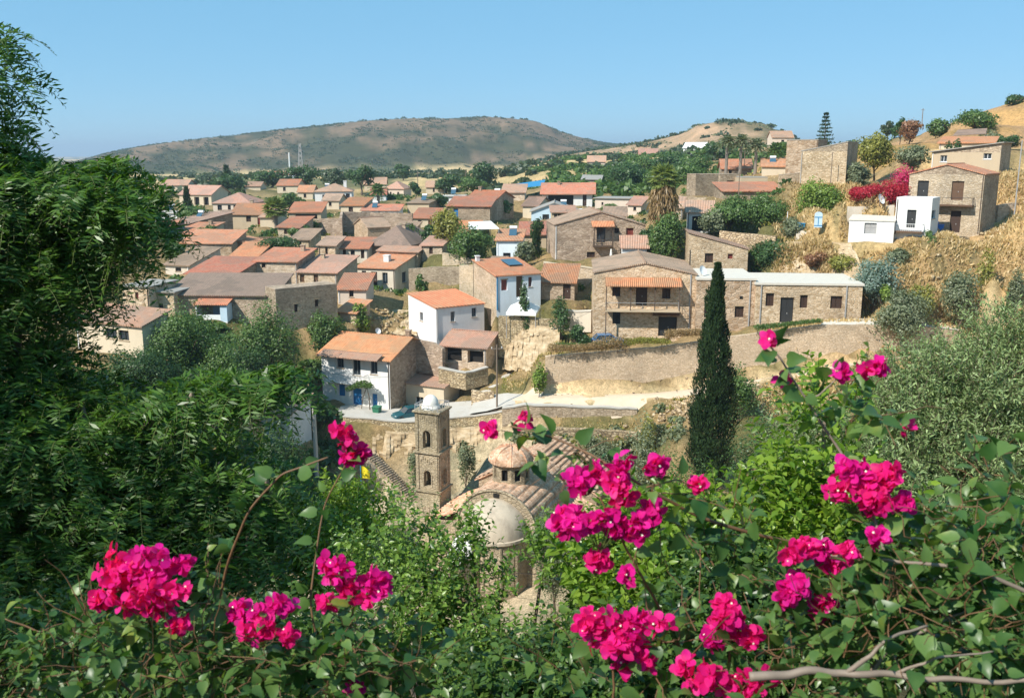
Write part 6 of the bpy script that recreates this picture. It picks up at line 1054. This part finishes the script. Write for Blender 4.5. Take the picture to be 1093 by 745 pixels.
def f_low(n):
    px = rng.uniform(120, 345, n); Y = rng.uniform(84, 119, n); k = fbm(px / 15., Y / 5., 3, 68) > .42; P = on_ground(px[k], Y[k])
    for h in HS.values():
        c, s_ = math.cos(h.yaw), math.sin(h.yaw); dx, dy = P[:, 0] - h.O[0], P[:, 1] - h.O[1]; u, v = dx * c + dy * s_, -dx * s_ + dy * c; P = P[~((u > -1.5) & (u < h.W + 1.5) & (v > -3.5) & (v < h.D + 1))]
    return P
scrub('undergrowth', 800, f_low, 'mid', .9, 46); scrub('undergrowth', 500, f_low, 'dark', 1.1, 46)
def f_ch(n): px = rng.uniform(545, 740, n); Y = rng.uniform(93, 101, n); return on_ground(px, Y)
scrub('undergrowth', 110, f_ch, 'olive', .6, 40); scrub('undergrowth', 90, f_ch, 'yellow', .45, 30)
# dry grass on the right slope and banks
def grass(name, n, x0, x1, Y0, Y1, mt, hgt, test=None):
    px = rng.uniform(x0, x1, n); Y = rng.uniform(Y0, Y1, n); P = on_ground(px, Y); k = fbm(P[:, 0] / 3., P[:, 1] / 3., 3, 71) > .27; P = P[k]
    for h in HS.values():
        c, s_ = math.cos(h.yaw), math.sin(h.yaw); dx, dy = P[:, 0] - h.O[0], P[:, 1] - h.O[1]; u, v = dx * c + dy * s_, -dx * s_ + dy * c; P = P[~((u > -.8) & (u < h.W + .8) & (v > -1.5) & (v < h.D + .8))]
    rdd = np.min(np.hypot(P[:, None, 0] - np.array(line(ROAD, 1.))[None, :, 0], P[:, None, 1] - np.array(line(ROAD, 1.))[None, :, 1]), 1); P = P[rdd > 2.4]
    A = rng.normal(size=(len(P), 3)) * .45 + np.array((0, 0, 1)); L_ = hgt * rng.uniform(.5, 1.5, len(P)); V, fs = leaves(P - np.array((0, 0, .05)), A, L_, L_ * .3); return tag(np_mesh(name, V, fs, M['leaf_' + mt]), kind='stuff')
leafmat('leaf_straw', (.42, .30, .14), (.70, .54, .30), scale=.15); leafmat('leaf_straw_dark', (.28, .19, .09), (.48, .34, .18), scale=.2)
grass('dry_grass', 60000, 830, 1130, 92, 140, 'straw', .55); grass('dry_grass', 26000, 830, 1130, 92, 150, 'straw_dark', .5); grass('dry_grass', 9000, 150, 860, 112, 240, 'straw', .4); grass('green_grass', 5000, 860, 1100, 95, 135, 'olive', .35)
grass('dry_grass', 11000, 832, 965, 112, 124, 'straw_dark', .5); grass('dry_grass', 9000, 832, 965, 112, 124, 'straw', .5); grass('dry_grass', 9000, 560, 900, 95, 104.5, 'straw', .3); grass('green_grass', 7000, 120, 345, 84, 118, 'mid', .45)
grass('dry_grass', 5000, 540, 600, 103, 123, 'straw', .35); grass('green_grass', 2500, 535, 605, 103, 123, 'yellow', .3); grass('green_grass', 5000, 380, 700, 112, 150, 'yellow', .3)
# loose stones
def stones(name, n, pts, sz, mt):
    i = rng.integers(0, len(pts), n); c = np.array(pts)[i] + rng.normal(size=(n, 3)) * np.array((1.6, 1.2, 0)); c[:, 2] = height(c[:, 0], c[:, 1]) + .02; T = np.array([(x, y, z) for x in (-1, 1) for y in (-1, 1) for z in (-1, 1)]) * .5; V = c[:, None] + T[None] * (sz * rng.uniform(.4, 1.6, (n, 1, 3))) * rng.uniform(.6, 1.2, (n, 8, 1)); return tag(np_mesh(name, V, [(0, 1, 3, 2), (4, 6, 7, 5), (0, 4, 5, 1), (2, 3, 7, 6), (0, 2, 6, 4), (1, 5, 7, 3)], M[mt]), kind='stuff')
stones('loose_stones', 500, line([un(*p) for p in ((690, 440, 99), (760, 430, 98), (880, 404, 98))], .5), .38, 'stone_dry'); stones('loose_stones', 200, line(RW_BOT, 1.0), .2, 'stone_dry'); stones('loose_stones', 220, [un(*p) for p in ((420, 342, 131), (440, 345, 129), (405, 350, 128), (1010, 256, 112), (1030, 258, 112), (1070, 238, 122))], .4, 'stone_dry')
# ------------------------------------------------------------------ plants between the village and the viewer
for n_, a, c, k in (('fg_small_shaded', (.018, .05, .011), (.095, .17, .034), dict(tr=.3, rough=.35)), ('fg_feather', (.02, .062, .012), (.105, .21, .033), dict(tr=.35, rough=.4)), ('fg_olive', (.09, .145, .045), (.30, .39, .16), dict(tr=.15, rough=.5)), ('fg_lemon', (.07, .15, .010), (.25, .37, .05), dict(tr=.4, rough=.32)), ('fg_small', (.035, .095, .016), (.19, .30, .05), dict(tr=.3, rough=.35)),
                    ('fg_heart', (.025, .085, .02), (.13, .22, .055), dict(tr=.35, rough=.38, extra=(.26, .30, .05))), ('bract_magenta', (.50, .004, .17), (.76, .014, .34), dict(tr=.45, rough=.6, spec=.15, extra=(.82, .12, .45))), ('bract_crimson', (.56, .005, .12), (.79, .02, .29), dict(tr=.45, rough=.6, spec=.15, extra=(.85, .10, .30)))): leafmat(n_, a, c, scale=1.2 if n_ == 'fg_feather' else 45. if 'bract' in n_ else 22. if n_ == 'fg_heart' else 3.0, **k)
simple('stem_brown', (.16, .085, .04), noise=.3, scale=30); simple('stem_green', (.10, .13, .03), noise=.3, scale=30); simple('branch_grey', (.22, .17, .13), noise=.35, scale=25); simple('blossom', (.85, .78, .6))
def mpp(px, py, Y): p = un(px, py, Y); return (p[1] * CT - p[2] * ST) / F
def blob_pts(bl, n, surf=.5):
    px, py, rx, ry, Y, dp = bl; c = un(px, py, Y); s_ = mpp(px, py, Y); d = ball(n); k = rng.random(n) ** surf
    return c + d * k[:, None] * np.array((rx * s_, dp, ry * s_)), d
def tubes(P, rad, mat, name, parent, off):
    """P: (n,k,3) thin stems as three sided tubes"""
    n, k, _ = P.shape; P = P - off; r_ = np.broadcast_to(rad, (n, k)); t = nrm(np.gradient(P, axis=1)); a = nrm(np.cross(t, np.array((.3, .2, 1.)) + 0 * t)); b = np.cross(t, a); ang = np.arange(3) * 2.0944
    V = P[:, :, None] + (a[:, :, None] * np.cos(ang)[:, None] + b[:, :, None] * np.sin(ang)[:, None]) * r_[:, :, None, None]; fs = [(i * 3 + j, i * 3 + (j + 1) % 3, i * 3 + 3 + (j + 1) % 3, i * 3 + 3 + j) for i in range(k - 1) for j in range(3)]
    return np_mesh(name, V.reshape(n, k * 3, 3), fs, mat, parent)
def sprigs(P, D, Ln, k, ll, wr, tpl, droop=.2, spread=.75, s0=.1, opp=False):
    """leafy shoots from P along D: k leaves each; returns leaf copies and stem lines"""
    n = len(P); D = nrm(D); Ln = np.broadcast_to(Ln, (n,)); s_ = np.linspace(s0, 1, k)
    sh = P[:, None] + D[:, None] * (s_ * Ln[:, None])[..., None] - np.array((0, 0, 1)) * (droop * s_ ** 2 * Ln[:, None])[..., None]
    T = nrm(D[:, None] - np.array((0, 0, 1)) * (2 * droop * s_)[None, :, None]); S = nrm(np.cross(T, rng.normal(size=(n, 1, 3)) * .35 + np.array((0, 0, 1.)))); U = np.cross(S, T)
    if opp: ph = np.where(np.arange(k) % 2, 1, -1)[None, :, None] + 0 * S[..., :1]; rad = S * ph + U * .25
    else:
        an_ = np.arange(k)[None, :] * 2.4 + rng.random((n, 1)) * 6; rad = S * np.cos(an_)[..., None] + U * np.sin(an_)[..., None]
    A = T * (1 - spread) + rad * spread + rng.normal(size=T.shape) * .15; L_ = ll * rng.uniform(.45, 1.35, (n, k)) * (1.0 - .35 * s_ ** 3); Nn = U + T * .5 + rng.normal(size=T.shape) * .45 + np.array((0, 0, .5))
    V, fs = leaves(sh.reshape(-1, 3), A.reshape(-1, 3), L_.ravel(), L_.ravel() * wr, Nn.reshape(-1, 3), tpl, curl=np.full(n * k, .18)); return V, fs, sh
def plant(name, label, cat, base, blobs, kw, leafm, stemm, stem_r=.003, limbs=True, lr=.03, trunk=None):
    """blobs: (px, py, rx, ry, Y, depth, count); kw: sprig settings; base: pixel and Y of the foot"""
    b_ = un(base[0], base[1], base[2]); b_[2] = gz(b_[0], b_[1]); t = empty(name, b_, 0, label, cat); VS = []; SH = []; mb = MB(); fs = None
    for bl in blobs:
        P, d = blob_pts(bl[:6], bl[6]); D = d * kw.get('out', .6) + np.array(kw.get('dir', (0, 0, .7))) + rng.normal(size=d.shape) * .3; V, fs, sh = sprigs(P, D, kw['L'] * rng.uniform(.6, 1.3, len(P)), kw['k'], kw['ll'], kw['wr'], kw['tpl'], kw.get('droop', .2), kw.get('spread', .75), opp=kw.get('opp', False)); VS.append(V - b_); SH.append(sh)
        if limbs and not (name == 'feathery_tree' and bl[0] > 60 and bl[1] < 420):
            c = un(*bl[:2], bl[4]) - b_; m_ = c * .5 + np.array((random.uniform(-.1, .1), random.uniform(-.1, .1), .1)) * np.linalg.norm(c); mb.tube([(0, 0, -.3), tuple(m_ * .6), tuple(m_ * .6 + c * .25), tuple(c), tuple(c + np.array((.0, 0, bl[3] * .5 * mpp(*bl[:2], bl[4]))))], [lr, lr * .8, lr * .6, lr * .35, lr * .1], 6)
    np_mesh('leaves', np.concatenate(VS), fs, M[leafm], t); tubes(np.concatenate(SH), np.linspace(stem_r, stem_r * .4, kw['k']), M[stemm], 'twigs', t, b_)
    if limbs: mb.build('stems', M['branch_grey'], t)
    return t
# the big feathery tree on the left; off-frame crown blobs added to cast shade
plant('feathery_tree', 'big dark tree with feathery drooping leaves filling the left side', 'tree', (-70, 780, 9.5),
      [(-22, 45, 34, 20, 8.6, .5, 60), (-18, 80, 42, 18, 8.6, .5, 62), (-28, 125, 36, 26, 8.6, .6, 70), (-28, 155, 50, 16, 8.7, .6, 100), (40, 205, 70, 30, 8.8, 1.0, 420), (-10, 190, 50, 26, 8.8, .8, 200), (112, 205, 38, 28, 8.5, .7, 230), (146, 232, 20, 34, 8.3, .5, 120), (95, 255, 40, 34, 8.9, .8, 260), (20, 270, 70, 60, 9.0, 1.0, 480), (70, 300, 34, 34, 8.6, .7, 160), (20, 350, 44, 50, 8.6, 1.0, 260), (55, 400, 36, 30, 8.4, .6, 120), (0, 430, 80, 50, 8.2, 1.0, 420), (90, 450, 70, 36, 8.0, .9, 330), (20, 500, 100, 50, 8.2, 1.0, 420), (160, 450, 50, 20, 7.8, .5, 120), (205, 425, 40, 12, 7.6, .4, 90), (262, 418, 34, 8, 7.4, .3, 70), (305, 412, 18, 8, 7.3, .3, 36), (150, 505, 70, 40, 7.8, .8, 330), (235, 510, 45, 36, 7.6, .6, 190), (285, 520, 26, 24, 7.4, .4, 80), (60, 570, 110, 60, 8.0, 1.1, 560), (180, 580, 90, 46, 7.6, .9, 400), (265, 585, 34, 34, 7.2, .5, 120), (20, 650, 100, 50, 7.6, 1.0, 380), (150, 640, 100, 30, 7.2, .8, 260), (-190, 250, 110, 110, 8.6, 1.4, 420), (-260, 420, 120, 120, 7.6, 1.5, 420), (-330, 150, 120, 100, 7.0, 1.3, 380), (-420, 300, 120, 120, 6.0, 1.3, 380), (-650, 120, 160, 140, 4.4, 1.2, 380), (-1000, -100, 240, 160, 3.4, 1.1, 360)],
      dict(L=.31, k=19, ll=.10, wr=.24, tpl='rhomb', droop=.75, spread=.72, opp=True, out=.9, dir=(.1, -.1, .35)), 'fg_feather', 'stem_green', .004, True, .11)
# olive on the right
plant('olive_tree', 'silvery olive tree rising on the right edge', 'tree', (1060, 700, 13),
      [(1075, 385, 50, 50, 12.5, .8, 837), (1010, 425, 75, 48, 12, 1.0, 1215), (1080, 470, 70, 60, 11.5, 1.0, 1147), (960, 470, 60, 50, 11.5, .9, 864), (1010, 520, 90, 60, 11, 1.0, 1282), (930, 535, 60, 50, 10.5, .9, 607), (1085, 570, 60, 60, 10.5, .9, 675), (880, 500, 50, 50, 11, .8, 513)],
      dict(L=.42, k=14, ll=.082, wr=.29, tpl='rhomb', droop=.1, spread=.5, out=.6, dir=(-.15, -.1, .7)), 'fg_olive', 'branch_grey', .003, True, .12)
# bright shrub, small leaved shrubs, and the dense mass at the bottom
plant('lemon_shrub', 'bright yellow green shrub with upright glossy shoots right of the cypress', 'shrub', (840, 760, 5.2),
      [(880, 455, 34, 40, 5.0, .3, 42), (850, 535, 55, 45, 5.0, .4, 95), (770, 580, 60, 36, 5.2, .4, 110), (895, 550, 60, 45, 4.8, .4, 95), (700, 585, 60, 45, 5.2, .4, 140), (800, 600, 80, 40, 4.9, .4, 190), (640, 610, 40, 50, 5.0, .3, 90), (690, 660, 70, 50, 4.6, .4, 170), (920, 620, 80, 40, 4.6, .4, 160)],
      dict(L=.26, k=13, ll=.072, wr=.46, tpl='leaf', droop=.05, spread=.62, out=.5, dir=(.05, 0, 1.0)), 'fg_lemon', 'stem_green', .003, True, .03)
plant('leafy_shrub', 'small leaved shrub with upright shoots standing before the church', 'shrub', (500, 760, 5.6),
      [(436, 585, 30, 40, 5.6, .3, 60), (505, 590, 12, 34, 5.4, .2, 34), (532, 625, 10, 26, 5.3, .2, 16), (580, 600, 14, 40, 5.3, .2, 34), (455, 650, 40, 40, 5.2, .4, 130), (495, 680, 40, 26, 5.0, .3, 90), (395, 615, 40, 40, 5.8, .4, 130), (612, 700, 24, 36, 5.0, .3, 70), (540, 725, 70, 26, 4.6, .3, 190), (440, 715, 70, 36, 4.8, .4, 200), (620, 640, 12, 30, 5.3, .2, 24), (480, 615, 12, 30, 5.3, .2, 22)],
      dict(L=.24, k=15, ll=.045, wr=.5, tpl='leaf', droop=.05, spread=.66, out=.5, dir=(.05, 0, 1.0)), 'fg_small', 'stem_green', .0025, True, .025)
plant('leafy_shrub', 'yellowish shrub with fresh small leaves left of the apse behind the pink flowers', 'shrub', (340, 760, 8),
      [(330, 590, 40, 40, 8.2, .5, 150), (375, 560, 45, 40, 9, .5, 190), (340, 640, 50, 40, 7.6, .5, 170)], dict(L=.3, k=14, ll=.07, wr=.42, tpl='leaf', droop=.05, spread=.6, out=.5, dir=(.05, 0, 1.0)), 'fg_lemon', 'stem_green', .003, True, .03)
plant('leafy_shrub', 'dense dark leafy shrub along the bottom between the flower clusters', 'shrub', (650, 800, 4.2),
      [(650, 740, 90, 40, 4.0, .4, 320), (760, 700, 80, 50, 4.0, .4, 330), (560, 750, 90, 30, 3.8, .3, 280), (850, 700, 80, 50, 4.0, .4, 330), (960, 660, 90, 60, 4.2, .5, 420), (1060, 620, 60, 60, 4.4, .5, 330), (1060, 720, 70, 50, 4.0, .4, 300), (770, 640, 60, 40, 4.4, .4, 220), (290, 720, 110, 50, 4.2, .4, 420), (150, 730, 110, 45, 4.4, .4, 420), (30, 720, 80, 60, 4.6, .5, 380)],
      dict(L=.22, k=13, ll=.055, wr=.5, tpl='leaf', droop=.1, spread=.7, out=.6, dir=(0, -.2, .8)), 'fg_small_shaded', 'stem_green', .0025, True, .025)  # leaf colour darkened to stand for the shade at the bottom
# ------------------------------------------------------------------ bougainvillea
def cluster(parent, b_, px, py, rx, ry, Y, m, dens=1.0):
    c = un(px, py, Y); s_ = mpp(px, py, Y); n = max(2, int(rx * ry * math.pi / 48 * dens)); d = ball(n); d[:, 1] -= .25; q_ = max(1, n // 8); sub_ = ball(q_) * rng.random((q_, 1)) ** .4 * .95; wq = rng.random(q_) + .3; kk = rng.choice(q_, n, p=wq / wq.sum()); sp_ = .46 if n > 6 else .9
    P = c + (sub_[kk] * (n > 6) + d * (rng.random((n, 1)) ** .5) * sp_) * np.array((rx * s_, min(rx, ry) * s_ * .8, ry * s_))
    ax = nrm(d * .8 + np.array((-.25, -.45, .35)) + rng.normal(size=(n, 3)) * .35); u = nrm(np.cross(ax, rng.normal(size=(n, 3)))); v = np.cross(ax, u); PP, AA_, NN = [], [], []
    for j in range(3):
        a = j * 2.094 + rng.normal(size=n) * .15; r_ = u * np.cos(a)[:, None] + v * np.sin(a)[:, None]; e = rng.uniform(.35, .95, n)[:, None]; PP.append(P + r_ * .003); AA_.append(ax * (1 - e) + r_ * (.35 + e)); NN.append(ax * .9 - r_ * .6)
    sz = .026 * rng.uniform(.75, 1.2, 3 * n); V, fs = leaves(np.concatenate(PP) - b_, np.concatenate(AA_), sz, sz * rng.uniform(.8, 1.05, 3 * n), np.concatenate(NN) + rng.normal(size=(3 * n, 3)) * .2, 'bract', curl=rng.uniform(-.45, .35, 3 * n)); o = np_mesh('flower_cluster', V, fs, M[m], parent, True)
    k = max(1, n // 9); T = np.array([(math.cos(i * 1.2566 + (i > 4) * .628) * (1 if i < 5 else .45), math.sin(i * 1.2566 + (i > 4) * .628) * (1 if i < 5 else .45), 0) for i in range(10)]); i_ = rng.choice(n, k, replace=False); q = (P + ax * .022)[i_]; V = (q - b_)[:, None] + (u[i_][:, None] * T[None, :, :1] + v[i_][:, None] * T[None, :, 1:2]) * .0035; np_mesh('blossom', V, [(0, 5, 1, 6, 2, 7, 3, 8, 4, 9)], M['blossom'], o)
    # flower stalks back to the shoot below
    e = c - np.array((0, -.02, ry * s_ * 1.2)); s4 = np.linspace(0, 1, 4)[None, :, None]; tubes(P[:, None] * (1 - s4) + e * s4 + np.array((0, 0, -.012)) * np.sin(s4 * 3.14), .0011, M['stem_green'], 'stalks', o, b_)
def bougain(label, base, stems, clusters, leafblobs, ll=.046):
    b_ = un(*base); b_[2] = min(gz(b_[0], b_[1]), b_[2]); t = empty('bougainvillea', b_, 0, label, 'bougainvillea', 'bougainvillea bushes in the foreground'); mb = MB(); VS = []
    for pts, r0 in stems:
        P = [un(*p) - b_ for p in pts]; n = 60; s_ = np.linspace(0, len(P) - 1, n); Q = np.stack([np.interp(s_, range(len(P)), [p[i] for p in P]) for i in range(3)], -1); Q[1:-1] = (Q[:-2] + Q[1:-1] * 2 + Q[2:]) / 4; Q[1:-1] += np.repeat(rng.normal(size=(n // 6 + 1, 3)), 6, 0)[:n - 2] * r0 * .3; Q[1:-1] = (Q[:-2] + Q[1:-1] + Q[2:]) / 3; Q[1:-1] = (Q[:-2] + Q[1:-1] + Q[2:]) / 3
        mb.tube([tuple(p) for p in Q], list(np.linspace(r0, r0 * .45, n)), 7)
        m_ = max(5, int(sum(np.linalg.norm(np.subtract(a[:2], c[:2])) for a, c in zip(pts, pts[1:])) / 17)) if r0 < .008 else 4; k = rng.integers(5, n, m_); A = ball(m_) + np.array((0, -.2, .2)); s_ = ll * rng.uniform(.5, 1.3, m_); V, fs = leaves(Q[k] + nrm(A) * .02, A, s_, s_ * .8, None, 'heart', 1.0, curl=np.full(m_, .2)); VS.append(V)
    mb.build('stems', M['branch_grey' if base[0] == 1000 else 'stem_brown'], t, True)
    for bl in leafblobs:
        P, d = blob_pts(bl[:6], bl[6]); V, fs, sh = sprigs(P, d * .6 + np.array((0, -.2, .4)) + rng.normal(size=d.shape) * .4, .16 * rng.uniform(.6, 1.3, len(P)), 6, ll, .8, 'heart', .2, .7); VS.append(V - b_); tubes(sh, .0014, M['stem_brown'], 'twigs', t, b_)
    np_mesh('leaves', np.concatenate(VS), fs, M['fg_heart'], t, True); TW = []
    for bl in leafblobs:
        n = max(4, bl[6] // 2); P, d = blob_pts((bl[0], bl[1] - bl[3] * .25, bl[2], bl[3], bl[4] - bl[5] * .5, bl[5]), n); D = nrm(rng.normal(size=(n, 3)) + np.array((0, -.5, .5))); s5 = np.linspace(0, 1, 6)[None, :, None]; TW.append(P[:, None] + D[:, None] * s5 * rng.uniform(.08, .24, (n, 1, 1)) + rng.normal(size=(n, 6, 3)) * .006)
    tubes(np.concatenate(TW), np.linspace(.0022, .0009, 6), M['stem_brown'], 'dry_twigs', t, b_)
    for c in clusters: cluster(t, b_, *c)
    return t
mg, cr = 'bract_magenta', 'bract_crimson'
bougain('bougainvillea with crimson pink clusters at the lower left before the dark tree', (200, 800, 2.6),
        [([(200, 800, 2.6), (180, 720, 2.5), (155, 650, 2.4), (150, 615, 2.35)], .006), ([(210, 790, 2.6), (230, 730, 2.45), (270, 680, 2.4), (282, 650, 2.35)], .006), ([(215, 790, 2.6), (225, 700, 2.5), (240, 610, 2.45), (262, 550, 2.4), (300, 505, 2.4), (350, 488, 2.4)], .005), ([(190, 790, 2.6), (120, 720, 2.5), (60, 680, 2.5), (5, 660, 2.5)], .005)],
        [(138, 612, 34, 30, 2.35, cr), (168, 600, 32, 20, 2.35, mg), (158, 636, 34, 24, 2.3, cr), (200, 608, 15, 10, 2.35, mg), (183, 661, 16, 9, 2.3, cr), (186, 640, 12, 14, 2.3, cr), (120, 640, 16, 14, 2.36, cr), (262, 645, 20, 17, 2.35, mg), (292, 650, 24, 18, 2.35, mg), (280, 672, 20, 18, 2.3, cr), (305, 672, 12, 9, 2.3, cr)],
        [(60, 715, 80, 32, 2.4, .12, 43), (170, 705, 80, 34, 2.35, .12, 49), (270, 715, 60, 32, 2.35, .12, 37), (90, 665, 60, 18, 2.5, .1, 14), (225, 660, 30, 24, 2.45, .1, 12)])
bougain('bougainvillea with a pink cluster held high before the stone stairs', (370, 800, 2.5),
        [([(370, 800, 2.5), (360, 740, 2.4), (372, 680, 2.4), (380, 635, 2.35)], .005), ([(365, 800, 2.6), (330, 640, 2.7), (345, 540, 2.8), (372, 490, 2.8)], .004), ([(375, 800, 2.4), (376, 750, 2.35), (377, 735, 2.3)], .003)],
        [(368, 612, 24, 17, 2.35, mg), (396, 618, 24, 18, 2.35, mg), (382, 634, 26, 12, 2.35, cr), (352, 643, 12, 8, 2.35, cr), (372, 464, 21, 15, 2.8, cr), (390, 470, 12, 16, 2.8, mg), (366, 484, 14, 9, 2.8, mg), (388, 488, 14, 8, 2.8, cr), (377, 728, 7, 9, 2.3, mg, 2.5)],
        [(350, 715, 50, 34, 2.35, .12, 34), (430, 725, 50, 26, 2.4, .12, 24), (385, 680, 40, 22, 2.45, .1, 16)])
bougain('bougainvillea with large magenta clusters right of the church roof', (720, 820, 2.3),
        [([(1000, 640, 2.4), (900, 590, 2.4), (820, 575, 2.35), (740, 550, 2.3), (690, 520, 2.25), (640, 490, 2.3), (590, 466, 2.35), (545, 455, 2.4)], .006), ([(720, 820, 2.3), (740, 720, 2.3), (700, 640, 2.3), (660, 570, 2.25), (640, 530, 2.25)], .005), ([(760, 820, 2.2), (775, 730, 2.2), (780, 680, 2.2)], .005), ([(660, 820, 2.2), (655, 740, 2.2), (655, 690, 2.2)], .005), ([(690, 520, 2.25), (720, 512, 2.28), (742, 518, 2.3)], .003)],
        [(628, 512, 24, 17, 2.25, mg), (655, 520, 24, 15, 2.22, cr), (665, 494, 24, 13, 2.25, mg), (690, 500, 14, 12, 2.25, mg), (708, 496, 10, 9, 2.28, mg), (612, 553, 23, 22, 2.25, mg), (642, 568, 27, 20, 2.22, mg), (635, 600, 16, 17, 2.22, cr), (676, 562, 18, 15, 2.24, mg), (700, 548, 16, 17, 2.24, mg), (673, 609, 11, 12, 2.22, mg), (742, 519, 9, 6, 2.3, cr, 2), (560, 448, 5, 5, 2.4, cr, 3), (523, 459, 6, 5, 2.45, cr, 3),
         (638, 662, 27, 20, 2.2, cr), (670, 668, 22, 17, 2.2, mg), (650, 690, 32, 20, 2.17, cr), (690, 690, 22, 17, 2.2, cr), (706, 668, 10, 9, 2.2, cr), (668, 712, 18, 10, 2.17, cr), (770, 662, 26, 18, 2.2, cr), (795, 655, 17, 12, 2.2, mg), (798, 682, 20, 14, 2.2, cr), (762, 685, 18, 14, 2.18, mg), (740, 722, 26, 20, 2.1, cr), (775, 730, 30, 16, 2.1, cr), (810, 728, 22, 16, 2.1, cr)],
        [(720, 700, 60, 40, 2.25, .1, 24), (600, 715, 40, 20, 2.4, .1, 9), (700, 530, 40, 20, 2.35, .08, 7), (790, 590, 60, 30, 2.4, .1, 16), (830, 715, 30, 24, 2.2, .1, 14), (610, 480, 30, 10, 2.4, .05, 4)], .05)
bougain('bougainvillea with heart shaped leaves and pink clusters at the lower right', (1000, 820, 2.1),
        [([(800, 722, 1.9), (860, 718, 1.9), (930, 716, 1.9), (1010, 724, 1.88), (1110, 728, 1.85)], .011), ([(905, 717, 1.9), (930, 700, 1.88), (950, 680, 1.9), (990, 668, 1.95)], .006), ([(955, 719, 1.9), (1000, 702, 1.86), (1060, 695, 1.9)], .004), ([(1110, 640, 2.1), (1040, 606, 2.1), (980, 600, 2.12), (930, 596, 2.15), (880, 592, 2.2)], .006), ([(930, 716, 2.1), (950, 690, 2.1), (985, 672, 2.1), (1040, 650, 2.1)], .007), ([(1000, 820, 2.1), (960, 640, 2.2), (930, 540, 2.3), (895, 480, 2.4), (862, 430, 2.4), (835, 385, 2.4), (820, 367, 2.4)], .005), ([(862, 430, 2.4), (885, 412, 2.4), (897, 400, 2.4)], .003), ([(1000, 820, 2.1), (900, 740, 2.15), (870, 660, 2.2), (860, 620, 2.2)], .005)],
        [(905, 503, 28, 17, 2.3, mg), (938, 510, 26, 20, 2.3, cr), (918, 530, 32, 19, 2.27, cr), (950, 527, 18, 14, 2.3, mg), (925, 546, 16, 8, 2.27, cr), (842, 592, 22, 15, 2.2, cr), (872, 590, 18, 16, 2.2, mg), (888, 604, 14, 10, 2.2, cr), (855, 625, 24, 20, 2.18, mg), (878, 638, 20, 17, 2.18, cr), (838, 645, 16, 12, 2.18, cr), (908, 586, 9, 10, 2.15, cr, 1.6), (926, 576, 12, 12, 2.15, mg), (897, 398, 7, 7, 2.4, mg, 2), (924, 392, 7, 6, 2.4, cr, 2), (938, 393, 8, 7, 2.4, mg, 2), (834, 404, 5, 4, 2.4, cr, 3), (821, 364, 4, 4, 2.4, cr, 3), (968, 459, 4, 4, 2.4, cr, 3)],
        [(960, 670, 80, 50, 2.15, .12, 49), (1050, 690, 60, 50, 2.1, .12, 49), (1050, 590, 50, 60, 2.25, .12, 34), (900, 690, 50, 30, 2.15, .1, 24), (990, 600, 60, 40, 2.3, .12, 24), (920, 440, 40, 25, 2.5, .1, 8), (1060, 520, 40, 40, 2.5, .1, 13), (870, 735, 80, 14, 2.05, .08, 16)], .052)
# trees and bushes standing between the church and the foreground
for a in ((812, 404, 500, 62, 92, 'dark', 'big rounded dark bush right of the tall cypress'), (690, 446, 510, 78, 56, 'olive', 'grey green bush left of the tall cypress foot'), (728, 476, 560, 64, 80, 'mid', 'leafy bush around the foot of the tall cypress'), (850, 440, 520, 58, 80, 'dark', 'dark bush right of the big rounded bush'), (592, 540, 600, 75, 56, 'olive', 'soft olive bush against the right side of the apse'), (632, 590, 660, 66, 56, 'mid', 'green bush right of the church court'), (378, 522, 596, 86, 62, 'mid', 'rounded green tree below the flagpole stairs'), (338, 530, 610, 78, 80, 'mid', 'broad green tree left of the rounded court tree'), (428, 568, 610, 80, 40, 'dark', 'dark bush at the foot of the bell tower'), (300, 440, 530, 84, 70, 'dark', 'dark tree in front of the shuttered white house'), (640, 462, 490, 97, 50, 'olive', 'weedy bush below the grey rendered wall'), (905, 388, 402, 90, 30, 'rust', 'rusty dry shrub under the dirt road'), (930, 392, 416, 88, 26, 'dark', 'low dark shrub beside the rusty dry shrub'), (790, 392, 420, 92, 44, 'mid', 'leafy bush right of the cypress by the road'), (660, 520, 600, 60, 70, 'mid', 'fresh bush behind the magenta clusters'), (760, 520, 600, 50, 100, 'mid', 'spreading green bush beyond the bright shrub'), (1010, 400, 470, 60, 120, 'olive', 'olive grove bush behind the olive tree'), (690, 432, 470, 97, 24, 'yellow', 'weedy shrub on the edge of the grey wall'), (920, 440, 540, 48, 110, 'olive', 'grey bush behind the bright shoots')):
    (bush if 'bush' in a[6] or 'shrub' in a[6] else tree)(*a)
# ------------------------------------------------------------------ summer haze: one even box of air round everything
hb = MB(); zlo, zhi = -60.0, 110.0; hb.box(-12600, 12600, -12600, 12600, zlo, zhi); hz = hb.build('haze', bpy.data.materials.new('haze_air')); tag(hz, kind='stuff')
hm = hz.data.materials[0]; hm.use_nodes = True; hn = hm.node_tree; hn.nodes.remove(hn.nodes['Principled BSDF']); pv_ = hn.nodes.new('ShaderNodeVolumePrincipled'); pv_.inputs['Color'].default_value = (.68, .83, 1.0, 1); pv_.inputs['Density'].default_value = .00019; pv_.inputs['Anisotropy'].default_value = .2; hn.links.new(pv_.outputs[0], hn.nodes['Material Output'].inputs['Volume'])
